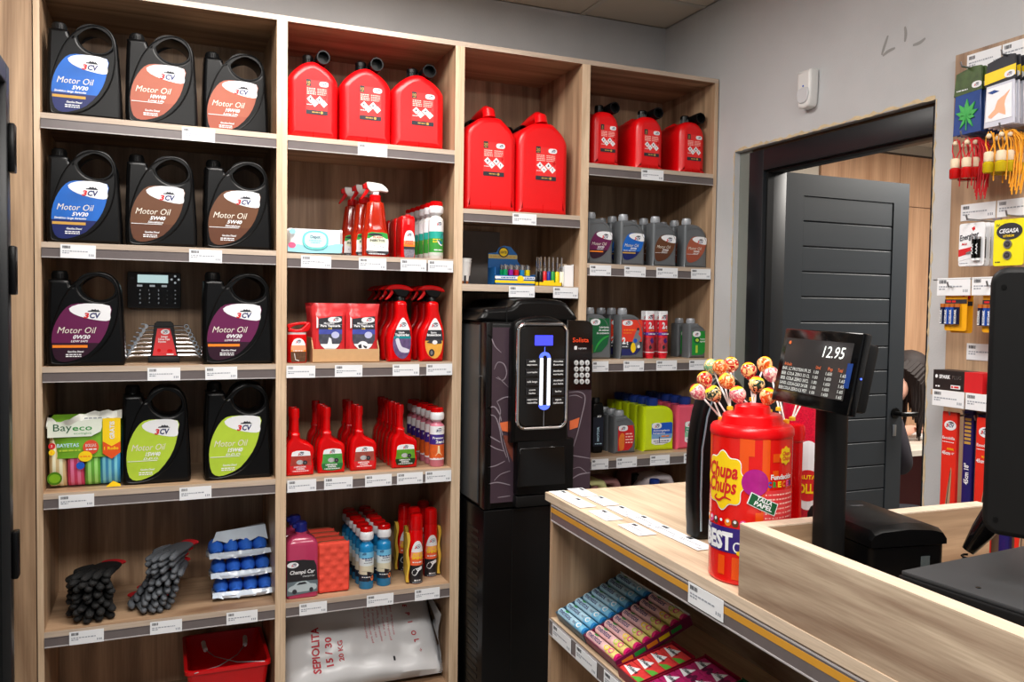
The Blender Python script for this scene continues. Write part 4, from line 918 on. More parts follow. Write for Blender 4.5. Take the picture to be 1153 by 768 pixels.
sack_print('lettering', lambda g: (g.text('SEPIOLITA', -.165, .05, .028, SR, 0, w=.165, rot=PI / 2, bold=.03), g.text('15 / 30', -.120, .068, .024, SR, 0, w=.105, rot=PI / 2, bold=.03), g.text('20 KG', -.082, .078, .017, SR, 0, w=.075, rot=PI / 2, bold=.03)))
sack_print('small_print', lambda g: [lines(g, 0, .16 + .06 * (i in (1, 5)), 0, .0035, mat('sack_pink_print', (206, 110, 120), .5), 0, i + 3) if i == 99 else g.text(['Absorbente granulado mineral', 'para derrames de aceite', 'uso industrial y doméstico', 'mantener en lugar seco', 'no ingerir evitar el polvo', 'producto natural', 'envase reciclable'][i], .018 + .017 * i, .15 - .02 * (i % 2) , .008, MATS.get('sack_pink_print') or mat('sack_pink_print', (196, 84, 98), .5), 0, w=(.16 if i % 2 else .19), rot=PI / 2) for i in range(7)])
sack_print('symbols', lambda g: [g.text(s, .168 + .004 * i, .30 - .036 * i, .018, SR, 0, bold=.03, rot=-PI / 2) for i, s in enumerate('SEPIOL*')] + [g.rect(.10, .108, .055, .072, INK, 0)])
g = G(); n = 10; g.loft([[(.278 + .018 * math.sin(i * .7) * .4, .04 + .03 * q, .03 + .022 * i - .0 * q) if q == 0 else (.300 + .008 * math.sin(i * 1.9), .06 + .02 * i, .022 + .024 * i) for q in (0, 1)] for i in range(n + 1)], SK, False, closed=False); g.obj('crimped_edge', t)

# ================================================================ third bay: tall canisters, lighters, coffee machine
A3, B3 = SH[2]
c = None
for i, (u0, u1, v) in enumerate(((523, 581, 237), (582.5, 639, 240))):
    x0, x1 = FX(u0, v, .04), FX(u1, v, .04); l = ['tall red fuel can with arched handle, left of the pair above the coffee machine', 'tall red fuel can with arched handle, right of the pair above the coffee machine'][i]
    if c is None: c = canister('fuel_can', l, .208, .385, .30, SH20, 'tall', '20', 'tall red fuel cans', (.010, .262, .084, .128)); o = c
    else: o = dup(c, (0, 0, 0), 0, l)
    o.location = ((x0 + x1) / 2, .04, A3); o.scale = ((x1 - x0) / .208, 1, 1)

t = T('cup_stack', 'stack of white paper cups on a brown striped cup left of the lighters', 'cups', (1.392, .055, B3))
def cup(g, z, m, r0=.024, r1=.032, h=.085): g.lathe([(r0, z), (r1, z + h), (r1 + .0015, z + h), (r1 + .0015, z + h + .003), (r1 - .001, z + h + .003), (r1 - .002, z + h), (r0 - .001, z + .004)], m, 0, 0, 24)
g = G(); g.lathe([(.025, 0), (.0262, .032), (.0262, .034)], mat('cup_brown_stripes', (150, 84, 40), .6, var=.5, vs=60), 0, 0, 24)
for i in range(8): a = 2 * PI * i / 8 - PI / 2; g.box(.025 * math.cos(a) - .004, .025 * math.cos(a) + .004, .0252 * math.sin(a) - .002, .0252 * math.sin(a) + .002, .001, .032, INK)
g.obj('lower_cup', t)
for i in range(2):
    g = G(); cup(g, .012 + i * .010, WHP, .0255, .032, .072); g.obj('paper_cup', t)
t = T('card_sheet', 'plain grey card sheet leaning on the back panel behind the lighters', 'card', (1.372, .385, B3), rot=(.02, 0, 0))
g = G(); g.box(0.001, .30, -.003, 0, 0, .235, mat('grey_card', (136, 132, 130), .8)); g.obj('sheet', t)

t = T('lighter_display', 'blue counter display box with five coloured gas lighters', 'lighter display', (1.616, .085, B3))
DB = mat('display_blue', (24, 96, 164), .45); DT = mat('display_tan', (196, 176, 110), .5)
g = G(); g.box(-.086, .086, -.012, .06, 0, .004, DB); g.box(-.086, .086, -.012, -.009, 0, .040, DB); g.box(-.086, -.083, -.012, .06, 0, .07, DB); g.box(.083, .086, -.012, .06, 0, .045, DB)
g.prism([(-.086, 0), (.086, 0), (.086, .045), (.040, .100), (.038, .128), (.022, .142), (.010, .156), (-.020, .160), (-.040, .152), (-.052, .132), (-.086, .128)], .06, .064, DB); g.obj('box', t)
g = G(); g.rect(-.086, .038, .108, .124, DT, .0595); g.disc(-.022, .134, .022, .021, INK, .059, .001); g.disc(-.022, .134, .017, .016, YEL, .0578, .0006); g.text('LIGHTER', -.036, .129, .010, INK, .057, w=.028, bold=.03); lines(g, -.078, .03, .116, .006, GOLD, .0587)
g.rect(-.085, .085, .026, .036, WH, -.0122); g.rect(-.085, .085, .010, .020, YEL, -.0122); g.disc(.022, .028, .014, .012, YEL, -.0132); lines(g, -.06, 0, .031, .004, DB, -.013); lines(g, .04, .08, .031, .004, DB, -.013); g.obj('print', t)
lp = None
for i, (x, cc, nm) in enumerate(((-.034, (0, 150, 90), 'green'), (-.010, (150, 20, 150), 'purple'), (.014, (200, 20, 40), 'red'), (.038, (30, 130, 190), 'blue'), (.062, (226, 206, 20), 'yellow'))):
    for row in (0, 1):
        q = T('gas_lighter', '%s gas lighter in the %s row of the blue display' % (nm, ['front', 'rear'][row]), 'lighter', (1.616 + x - .004 * row, .085 + .006 + .026 * row, B3 + .005), group='gas lighters in the blue display')
        lm = mat('lighter_' + nm, cc, .2, coat=.3); g = G(); g.loft([ell(z, .018, .011, 0, 0, 14, 2.2) for z in (0, .058)], lm); g.obj('body', q)
        g = G(); g.loft([ell(z, .017, .010, 0, 0, 14, 2.2) for z in (.0585, .074)], CHR); g.tube([(-.004, -.006, .075), (-.004, .006, .075)], .0035, STE, 8); g.obj('hood', q)
t = T('wand_tray', 'yellow cardboard tray of long candle lighters', 'tray', (1.766, .06, B3)); g = G()
g.box(-.062, .040, -.016, -.013, 0, .016, YEL); g.box(-.062, .040, -.016, .07, 0, .003, YEL); g.box(-.062, -.059, -.016, .07, 0, .016, YEL); g.box(.037, .040, -.016, .07, 0, .016, YEL); g.flat([(-.04, .014), (.005, .014), (.005, .024), (-.04, .022)], YEL, -.0135, .002); g.obj('tray', t)
for i, (x, cc, nm, row) in enumerate(((-.045, (18, 18, 20), 'black', 0), (-.028, (215, 30, 40), 'red', 0), (-.010, (24, 50, 150), 'blue', 0), (.008, (30, 150, 60), 'green', 0), (.027, (245, 215, 20), 'yellow', 0), (.046, (238, 232, 210), 'white', 0), (-.052, (18, 18, 20), 'black', 1), (-.034, (18, 18, 20), 'black', 2))):
    lab = '%s candle lighter with long metal tip, %s' % (nm, ['front row of the yellow tray', 'second row of the yellow tray', 'rear row of the yellow tray'][row]) if nm == 'black' else '%s candle lighter with long metal tip in the yellow tray' % nm
    q = T('candle_lighter', lab, 'lighter', (1.766 + x, .06 + .002 + .022 * row, B3 + .004), group='candle lighters in the yellow tray'); lm = mat('wand_' + nm, cc, .25)
    g = G(); g.loft([ell(z, w, w * .8, 0, 0, 12, 2.4) for z, w in ((0, .0165), (.05, .0165), (.056, .012))], lm); g.obj('handle', q)
    g = G(); g.lathe([(.006, .056), (.006, .068), (.0038, .070), (.0036, .112)], CHR, 0, 0, 10); g.obj('metal_tip', q)
t = T('card_holder', 'open white cardboard box right of the candle lighters', 'box', (1.836, .045, B3), -.15); g = G()
g.box(-.020, .020, 0, .002, 0, .086, WH); g.box(-.020, -.018, 0, .07, 0, .082, WH); g.box(.018, .020, 0, .07, 0, .090, WH); g.box(-.02, .02, .068, .07, 0, .095, mat('box_inner_tan', (196, 176, 150), .8)); g.box(-.02, .02, 0, .07, 0, .002, WH); g.obj('box', t)

# ---- coffee machine
def mp(u, v, Y=-.20): p = at(u, v, 1, Y); return (p.x, p.z)
def stroke(g, pts, w, m, y, t=.0006, k=4):
    P = [Vector(p) for p in smooth_poly(pts, k, False)]; n = len(P); L, Rr = [], []
    for i in range(n):
        d = (P[min(i + 1, n - 1)] - P[max(i - 1, 0)]).normalized(); nn = Vector((-d.y, d.x)); ww = w / 2 * (.35 + .65 * math.sin(PI * min(1, max(0, (i + 1) / (n + 1)))) )
        L.append(P[i] + nn * ww * .6); Rr.append(P[i] - nn * ww * .6)
    A_ = [g.b.verts.new((p.x, y - t, p.y)) for p in L]; B_ = [g.b.verts.new((p.x, y - t, p.y)) for p in Rr]
    for i in range(n - 1): g.face([A_[i], A_[i + 1], B_[i + 1], B_[i]], m)
t = T('coffee_machine', 'tall black coffee vending machine with blue display and chrome framed buttons', 'coffee machine', (0, 0, 0))
PLUM = mat('machine_plum_print', (62, 48, 58), .35, var=.25, vs=6); SMK = mat('print_glass_highlight', (140, 130, 140), .4); ORC = mat('print_coffee_orange', (222, 110, 66), .4, var=.2)
x0, x1 = 1.392, 1.818; FY = -.20
zt = mp(560, 363)[1]; zb = .785; yb = .385
g = G(); g.box(x0 + .004, x1 - .004, FY + .03, yb, zb, zt, BKM, .006); g.box(x0, x0 + .004, FY + .07, yb - .02, zb + .01, zt - .01, mat('machine_side_grey', (66, 68, 70), .4), 0); g.obj('upper_cabinet', t)
g = G(); # hood rising at the back
hd = [(x0 + .015, zt - .004), (x0 + .015, zt + .035), (x0 + .03, zt + .050), (x0 + .12, zt + .058), (x0 + .16, zt + .085), (x0 + .30, zt + .085), (x0 + .36, zt + .060), (x0 + .37, zt - .004)]
g.prism(smooth_poly(hd, 3), FY + .06, yb - .04, BK, .018); g.box(x0 + .1, x0 + .104, FY + .058, FY + .10, zt, zt + .055, BKM); g.obj('bean_hopper', t)
g = G(); g.box(x0 - .001, x0 + .024, FY - .004, FY + .045, zb, zt, BK, .004); g.box(x0 + .018, x1, FY, FY + .032, zb, zt - .002, BK, .008); g.obj('front_door', t)
g = G(); xa, xb = mp(548, 450)[0] + .004, mp(575, 450)[0]; za = mp(560, 566)[1]
g.box(xa, xb + .02, FY - .003, FY, za, zt - .018, PLUM, .0); g.obj('left_print_panel', t)
xr0, xr1 = mp(639, 450)[0], mp(665.5, 450)[0]; zr = mp(652, 439)[1]; zrt = mp(652, 361)[1]
g = G(); g.box(xr0 - .01, xr1, FY - .003, FY + .03, za, zr, PLUM, .0); g.obj('right_print_panel', t)
g = G(); g.prism([(xr0 - .01, zr), (xr1, zr), (xr1, zrt - .022), (xr1 - .008, zrt - .006), (xr1 - .025, zrt), (xr0 - .01, zrt + .002)], FY - .005, FY + .03, BKG, .003); g.obj('control_panel', t)
def P_(L, y=FY): return [mp(u, v, y) for u, v in L]
g = G(); y = FY - .0034
for L, w in (([(549, 377), (553, 381), (557, 390), (564, 397)], .006), ([(556, 416), (560, 408), (567, 410), (570, 420), (566, 428), (558, 425)], .006), ([(560, 424), (566, 430), (572, 436)], .004),
             ([(548, 460), (556, 458), (562, 466), (564, 474)], .008), ([(549, 467), (557, 469), (562, 482), (565, 500), (570, 515)], .007), ([(559, 452), (566, 448), (575, 446)], .007), ([(559, 452), (563, 462), (562, 476), (566, 492), (573, 520)], .006), ([(549, 490), (556, 494), (563, 498)], .007),
             ([(549, 500), (558, 505), (568, 508)], .006), ([(549, 526), (558, 524), (568, 519)], .006), ([(549, 545), (560, 543), (574, 546)], .007), ([(556, 541), (563, 534), (574, 530)], .005), ([(560, 560), (574, 558)], .005)):
    stroke(g, P_(L), w, SMK, y)
g.obj('cup_print', t); g = G(); g.flat(P_([(562, 476), (575, 474), (575, 487), (565, 485)]), ORC, y + .0002); g.flat(P_([(565, 490), (574, 492), (574, 515), (570, 505)]), mat('print_dark_coffee', (90, 44, 36), .4), y + .0002)

def band(L, m):
    V = [g.b.verts.new((x, y - .0008, z)) for x, z in P_(L)]; g.face(V, m)
band([(563, 476), (577, 474), (577, 487), (565, 485)], ORC); band([(566, 490), (577, 491), (577, 520), (572, 508)], mat('print_brown_coffee', (120, 62, 50), .4)); g.obj('cup_print', t); g = G()
for L, w in (([(640, 442), (650, 441), (657, 444), (658, 452), (654, 470), (649, 490), (642, 512)], .007), ([(640, 446), (648, 445), (655, 448)], .005), ([(640, 512), (652, 514), (664, 516)], .006), ([(642, 540), (652, 534), (664, 532)], .008), ([(644, 528), (652, 526), (660, 532)], .004)):
    stroke(g, P_(L), w, SMK, y)
g.flat(P_([(641, 474), (652, 470), (650, 481), (641, 484)]), ORC, y + .0002); g.obj('cup_print', t)
g = G(); y = FY - .0056; x, z = mp(644, 384); g.text('Solista', x, z - .004, .017, mat('machine_orange_print', (232, 70, 30), .4, emit=.15), y, w=mp(662, 384)[0] - x, bold=.012)
x, z = mp(646, 391); g.prism(oval(x + .005, z - .002, .006, .007, 12, 4), y - .0006, y, WH); g.text('espresso', x + .016, z - .007, .008, WH, y, w=.034); g.obj('lettering', t)
for r in range(4):
    for q in range(3):
        g = G(); x, z = mp(647.8 + 6.2 * q, 408.5 + 7 * r); g.prism(oval(x, z, .0092, .0100, 18), FY - .010, FY - .004, mat('key_pale_metal', (206, 208, 210), .3), .002); g.text('123456789C0E'[r * 3 + q], x - .003, z - .004, .008, INK, FY - .0103, bold=.02); g.obj('key', t)
# bulging centre with chrome frame
BY = FY - .045
xc0, xc1 = mp(577, 450, BY)[0], mp(641, 450, BY)[0]; ztop = mp(600, 357, BY)[1]; zl = mp(600, 498, BY)[1]
out = [(xc0, zl), (xc0, ztop - .045), (xc0 + .012, ztop - .018), (xc0 + .04, ztop - .004), (xc0 + .10, ztop + .004), ((xc0 + xc1) / 2 + .03, ztop + .003), (xc1 - .05, ztop - .006), (xc1 - .014, ztop - .024), (xc1, ztop - .05), (xc1, zl)]
g = G(); g.prism(out, BY, FY + .005, BK, .014, seg=4); g.obj('centre_housing', t)
def rrect(u0, v0, u1, v1, r, Y):
    a, b = mp(u0, v1, Y), mp(u1, v0, Y); cx, cz = (a[0] + b[0]) / 2, (a[1] + b[1]) / 2
    return [(p[0] + cx, p[1] + cz) for p in rr(b[0] - a[0], b[1] - a[1], r, n=6)]
fo = rrect(581.5, 365, 638, 483, .030, BY)
g = G(); g.tube([(x, BY - .003, z) for x, z in fo], .0062, CHR, 8, True); g.obj('chrome_frame', t)
g = G(); g.prism(rrect(584, 368, 636, 480, .024, BY), BY - .004, BY + .002, BKG, .001, sm=False); g.obj('glass_panel', t)
g = G(); g.prism(rrect(601.5, 377.5, 622, 389, .002, BY), BY - .006, BY - .004, mat('machine_lcd_blue', (60, 66, 250), .3, emit=.9, var=.1), sm=False); g.obj('display', t)
g = G(); y = BY - .0045; Wl = mat('selection_bar_white', (240, 244, 255), .3, emit=.85, var=0); Bl = mat('selection_bar_blue', (84, 110, 255), .3, emit=.8, var=0)
for u in (608.5, 616.8):
    a, b = mp(u - 1.9, 456, BY), mp(u + 1.9, 403, BY); g.box(a[0], b[0], y - .006, y, a[1], b[1], Wl)
cx, cz = mp(612.6, 403, BY); rx = mp(618.7, 403, BY)[0] - cx
g.flat([(cx + rx * math.cos(a), cz + rx * math.sin(a)) for a in [PI * i / 12 for i in range(13)]] + [(cx - rx * .45 * math.cos(a), cz + rx * .45 * math.sin(a)) for a in [PI * i / 12 for i in range(13)]], Bl, y, .006)
c2 = mp(612.6, 456, BY)[1]; g.flat([(cx - rx * math.cos(a), c2 - rx * .8 * math.sin(a)) for a in [PI * i / 12 for i in range(13)]], Bl, y, .005)
g.box(cx - .0012, cx + .0012, y - .001, y, cz + rx, cz + rx + .018, Bl); g.box(cx - .001, cx + .001, y - .001, y, mp(612, 480, BY)[1], c2 - rx * .8, GRY); g.obj('light_bar', t)
names = [['café', 'espresso'], ['cortado', ''], ['café largo', ''], ['con', 'leche'], ['cappuccino', 'vainilla']]; nr = [['chocolate', 'fuerte'], ['descafeinado', 'cortado'], ['descafeinado', 'con leche'], ['leche', ''], ['agua', 'caliente']]
BTN = mat('machine_button', (30, 31, 34), .25)
for s, (ua, ub) in enumerate(((591, 605.5), (620.5, 634.5))):
    for r in range(5):
        g = G(); v = 408.5 + 10.7 * r; a, b = mp(ua, v + 4.2, BY), mp(ub, v - 4.2, BY); g.box(a[0], b[0], BY - .0075, BY - .004, a[1], b[1], BTN, .001, seg=1)
        nm = (names if s == 0 else nr)[r]; mx_ = (a[0] + b[0]) / 2
        for j, q in enumerate(nm):
            if q: g.text(q, mx_, (a[1] + b[1]) / 2 + (.001 if nm[1] == '' else (.006 if j == 0 else -.006)) - .003, .0062, WH, BY - .0078, w=(b[0] - a[0]) * (.8 if len(q) > 5 else .5), al='CENTER', bold=.02)
        g.obj('selection_button', t)
# cup outlet
g = G(); a, b = mp(577, 556, FY), mp(641, 500, FY)
g.box(a[0], b[0], BY + .004, FY + .002, a[1] - .0, b[1] + .03, BK, .008); g.obj('dispensing_housing', t)
g = G(); q0, q1 = mp(582, 549, BY), mp(637, 502, BY); g.prism([(q0[0], q0[1]), (q1[0], q0[1]), (q1[0] - .006, q1[1]), (q0[0] + .010, q1[1])], BY - .002, BY + .006, BKG, .003); g.obj('cup_door', t)
g = G(); a, b = mp(577, 566, FY), mp(641, 552, FY); g.box(a[0], b[0], BY + .012, FY + .002, zb + .006, b[1], BKM, .004); g.obj('drip_tray', t)
g = G(); g.box(x0, x1, FY + .002, yb, .03, zb - .004, BK, .006); 
for i in range(22): g.box(x0 - .0015, x0 + .001, FY + .05, FY + .16, .10 + i * .028, .112 + i * .028, BKM)
for fx in (x0 + .04, x1 - .04):
    for fy in (FY + .05, yb - .05): g.lathe([(.02, 0), (.02, .031)], BK, fx, fy, 12)
g.box(x0 + .11, x0 + .112, FY - .0005, FY + .004, .03, zb - .01, BKM); g.obj('base_cabinet', t)
g = G(); x, z = x0 - .006, mp(541, 424, FY + .045)[1]; g.lathe([(.004, 0), (.004, .006)], CHR, 0, 0, 12); g.mul(0, Matrix.Translation((x0 + .002, FY + .05, z)) @ Matrix.Rotation(-PI / 2, 4, 'Y')); g.obj('lock', t)

# ================================================================ fourth bay
A, B, C_, D_, E_ = SH[3]
SHS = [(-1, .05), (-.95, .0), (.95, .0), (1, .05), (1.0, .35), (1.0, .68), (.94, .80), (.75, .90), (.42, .98), (.0, 1.0), (-.42, .99), (-.78, .93), (-.95, .84), (-1, .72), (-1.0, .35)]
c = None
for i, (u0, u1, v) in enumerate(((667, 698, 184), (716, 747, 190), (765, 794, 195))):
    xa, xb = FX(u0, v, .04), FX(u1, v, .04); l = 'small red fuel can with black spout, %s of three above the grey bottles' % ['left', 'middle', 'right'][i]
    if c is None: c = canister('fuel_can', l, .130, .222, .24, SHS, 'small', '5', 'small red fuel cans', (.006, .165, .070, .108)); o = c
    else: o = dup(c, (0, 0, 0), 0, l)
    o.location = ((xa + xb) / 2, .04, A); o.scale = ((xb - xa) / .130, 1, 1)

GB_ = mat('bottle_metallic_grey', (104, 108, 112), .38, .25, var=.06); CAPS = mat('cap_silver_grey', (166, 170, 176), .4, .3)
def litre(label, lab, grp, H=.208, W=.115, D=.06, capx=-.030, capr=.019):
    t = T('oil_bottle', label, 'oil bottle', group=grp); w = W / 2
    P = smooth_poly([(-w, 0.004), (-w + .004, 0), (0, 0), (w - .004, 0), (w, .004), (w, H * .3), (w, H * .55), (w - .006, H * .68), (w - .020, H * .78), (w - .042, H * .85), (capx + capr + .004, H * .875), (capx - capr * .6, H * .875), (-w + .004, H * .86), (-w, H * .82), (-w, H * .4)], 2)
    g = G(); g.prism(P, 0, D, GB_, .009, seg=3)
    g.tube([(x, -.0006, z) for x, z in smooth_poly([(-w + .012, H * .76), (0, H * .80), (w * .5, H * .74), (w * .86, H * .55)], 3, False)], .0015, GB_, 5); g.obj('body', t)
    g = G(); g.lathe([(capr * .9, H * .86), (capr, H * .885), (capr, H * .965), (capr * .92, H)], CAPS, capx, D / 2, 18)
    for i in range(16): a = 2 * PI * i / 16; g.tube([(capx + capr * math.cos(a), D / 2 + capr * math.sin(a), H * .885), (capx + capr * math.cos(a), D / 2 + capr * math.sin(a), H * .96)], .0008, CAPS, 4)
    g.obj('cap', t); g = G(); lab(g); g.obj('label', t); return t
def lab_motor(kind): return lambda g: lube_label(g, lambda px, py: ((px - 912) * .00048, (720 - py) * .00050 + .022), .00048, kind, -.0003, True)
CF = [(675.5, 'plum', 'plum'), (712, 'blue', 'blue'), (748, 'brown', 'dark brown'), (783, 'terra', 'reddish brown')]
for (u, kind, nm) in CF:
    xa = FX(u, 300, .03); o0 = None
    for i in range(3):
        l = 'grey litre oil bottle with %s label, %s in its row' % (nm, ORD[i])
        if o0 is None: o0 = litre(l, lab_motor(kind), 'grey oil bottles with ' + nm + ' label'); o = o0
        else: o = dup(o0, (0, 0, 0), 0, l)
        o.location = (xa - .003 * i, .03 + .085 * i, B)
def lab_chain(g):
    y = -.0003; g.flat(smooth_poly([(-.045, .165), (.046, .165), (.047, .10), (.040, .06), (.012, .03), (-.045, .022)], 1), DGR, y); y -= .0008
    g.flat(oval(-.018, .150, .022, .013, 20, 2.6), WH, y, .0004); logo(g, -.018, .144, .022, y - .0004)
    for j, s in enumerate(('Lubricante', 'de cadenas', 'de motosierra')): g.text(s, .044, .126 - .012 * j, .008, WH, y, w=[.044, .046, .056][j], al='RIGHT', it=.2, bold=.02)
    stroke(g, [(.044, .094), (.02, .084), (-.005, .06), (-.02, .03)], .014, GRN, y); g.rect(-.044, -.030, .024, .060, ORG, y, .0004)
def lab_2t(g):
    y = -.0003; P = smooth_poly([(-.048, .160), (.040, .160), (.048, .155), (.049, .08), (.040, .035), (.020, .018), (-.010, .014), (-.048, .014)], 1); bands(g, P, [(.2, .070, mat('label_orange_red', (226, 62, 40), .4)), (.070, .040, INK), (.040, 0, NAVY)], y); y -= .0008
    g.flat(oval(-.022, .147, .024, .011, 20, 2.6), WH, y, .0004); logo(g, -.020, .141, .024, y - .0004)
    g.text('2', -.046, .062, .026, WH, y, w=.016, bold=.05); g.text('t', -.026, .058, .016, WH, y, w=.008, bold=.05); lines(g, -.04, .016, .118, .005, ORG, y, 3); lines(g, -.04, .0, .106, .004, ORG, y, 4); lines(g, -.045, -.018, .05, .004, WH, y, 4)
    g.flat(smooth_poly([(.0, .060), (.012, .096), (.024, .120), (.036, .116), (.030, .100), (.044, .086), (.034, .070), (.040, .056), (.020, .040), (.008, .046)], 2), GRY, y, .0004); g.flat(smooth_poly([(-.006, .044), (.002, .066), (.014, .060), (.018, .036), (.004, .024)], 2), YEL, y - .0004, .0003); g.disc(.028, .122, .006, .006, INK, y - .0004, .0003, 10); g.disc(.016, .074, .009, .009, BLU, y - .0004, .0003, 10); g.disc(.032, .050, .007, .007, WH, y - .0004, .0003, 10)
for (u, lab, nm, n) in ((674, lab_chain, 'dark green chain oil label', 4), (711, lab_2t, 'orange two-stroke label', 3)):
    xa = FX(u, 405, .03); o0 = None
    for i in range(n):
        l = 'grey litre bottle with %s, %s in its row' % (nm, ORD[i])
        if o0 is None: o0 = litre(l, lab, 'grey bottles with ' + nm); o = o0
        else: o = dup(o0, (0, 0, 0), 0, l)
        o.location = (xa - .003 * i, .03 + .085 * i, C_)
# white and red two-stroke tubes
def tube2t(label):
    t = T('oil_tube', label, 'tube', group='red and white two-stroke oil tubes'); TB = mat('tube_red', (214, 30, 48), .35)
    g = G(); n = 16; g.loft([ell(.0, .034, .034, 0, .018, n, 2), ell(.012, .036, .036, 0, .018, n, 2), ell(.014, .041, .038, 0, .018, n, 2), ell(.10, .042, .026, 0, .018, n, 2), ell(.188, .043, .006, 0, .018, n, 2), ell(.197, .043, .003, 0, .018, n, 2)], TB); g.obj('tube', t)
    g = G()
    def ring(z0, z1, m):
        def s(z): d = .038 + (.026 - .038) * min(1, max(0, (z - .014) / .086)) if z < .10 else .026 + (.005 - .026) * (z - .10) / .088; return ell(z, .0432, d + .001, 0, .018, n, 2)
        k = 4; g.loft([s(z0 + (z1 - z0) * i / k) for i in range(k + 1)], m, True)
    ring(.160, .198, WH); ring(.096, .108, mat('tube_violet_band', (90, 60, 150), .4)); ring(.024, .027, WH); ring(.030, .086, mat('tube_engine_print', (170, 50, 60), .4, var=.8, vs=90)); logo(g, 0, .166, .024, .012); y = .006
    g.text('2', -.013, .125, .026, WH, y, w=.015, bold=.05); g.text('t', .004, .124, .015, WH, y, w=.008, bold=.05); lines(g, -.012, .014, .116, .004, ORG, .004, 3); lines(g, -.016, .016, .102, .004, WH, .001); g.flat([(-.008, .075), (.002, .086), (.010, .070), (.0, .060)], PUR, .001); g.flat([(-.014, .050), (-.006, .058), (.0, .044), (-.01, .036)], INK, -.001); g.obj('print', t); return t
u_ = [(733.5, .03), (748.5, .03), (728.5, .08), (743.5, .08)]
o0 = None
for i, (u, Y) in enumerate(u_):
    l = 'red and white two-stroke oil tube, %s' % ['front left of four', 'front right of four', 'back left of four', 'back right of four'][i]
    if o0 is None: o0 = tube2t(l); o = o0
    else: o = dup(o0, (0, 0, 0), 0, l)
    o.location = (FX(u, 405, Y), Y, C_)
def lab_gear(g):
    y = -.0003; P = smooth_poly([(-.030, .112), (.040, .116), (.041, .05), (.036, .026), (.022, .014), (-.030, .012)], 1); g.flat(P, mat('label_bright_green', (20, 140, 50), .4), y); y -= .0008
    g.flat(oval(-.008, .102, .020, .012, 20, 2.6), WH, y, .0004); logo(g, -.008, .096, .018, y - .0004); g.disc(-.006, .076, .016, .014, DGR, y); g.disc(-.006, .076, .008, .007, LIM, y - .0008); g.rect(-.012, -.002, .022, .054, LIM, y); g.text('Aceite', .008, .078, .007, WH, y, w=.026, bold=.02); g.text('Engranajes', .008, .068, .007, WH, y, w=.032, bold=.02)
o0 = None
for i in range(2):
    l = ['front', 'rear'][i] + ' grey half-litre bottle with bright green label next to the side panel'
    if o0 is None: o0 = litre(l, lab_gear, 'grey half-litre bottles with green label', .168, .092, .058, -.020, .018); o = o0
    else: o = dup(o0, (0, 0, 0), 0, l)
    o.location = (FX(785.5, 403, .03), .03 + .085 * i, C_)
# lowest visible shelf
def lab_brake(g):
    y = -.0003; P = smooth_poly([(-.034, .112), (.040, .116), (.044, .06), (.034, .026), (.016, .012), (-.034, .010)], 1); g.flat(P, REDI, y); y -= .0008; g.flat(oval(-.010, .104, .022, .012, 20, 2.6), WH, y, .0004); logo(g, -.010, .098, .020, y - .0004)
    g.flat(smooth_poly([(-.026, .014), (-.030, .06), (-.018, .084), (-.004, .076), (-.004, .03), (-.010, .014)], 2), mat('label_amber_fade', (226, 120, 40), .4, var=.3), y, .0004); [lines(g, .002, .036, .080 - .012 * j, .005, mat('label_pale_print', ()) if False else MATS['label_pale_print'], y, j) for j in range(4)]
o0 = None
for i in range(3):
    l = 'grey half-litre bottle with red label, %s beside the yellow jugs' % ORD[i]
    if o0 is None: o0 = litre(l, lab_brake, 'grey half-litre bottles with red label', .176, .102, .058, -.016, .021); o = o0
    else: o = dup(o0, (0, 0, 0), 0, l)
    o.location = (FX(703.5, 510, .05), .05 + .062 * i, D_)
def lab_dark(g):
    y = -.0003; g.rect(-.024, .024, .030, .150, mat('dark_bottle_label', (24, 30, 46), .4), y); logo(g, .004, .15, .02, y - .0008, WH, WH); g.text('MOTOR', .004, .05, .010, SKY, y - .0008, rot=PI / 2, w=.06, bold=.03); lines(g, -.015, .02, .04, .004, SKY, y - .0008)
for i in range(2):
    l = ['front', 'rear'][i] + ' slim black bottle with navy label next to the coffee machine'
    t = T('oil_bottle', l, 'oil bottle', (FX(673, 512, .08), .08 + .07 * i, D_), group='slim black bottles beside the coffee machine')
    g = G(); g.prism(oval(0, .105, .028, .105, 24, 6), 0, .05, BK, .008); g.obj('body', t); g = G(); g.lathe([(.016, .20), (.016, .225), (.013, .23)], BKM, 0, .025, 14); g.obj('cap', t); g = G(); lab_dark(g); g.obj('label', t)
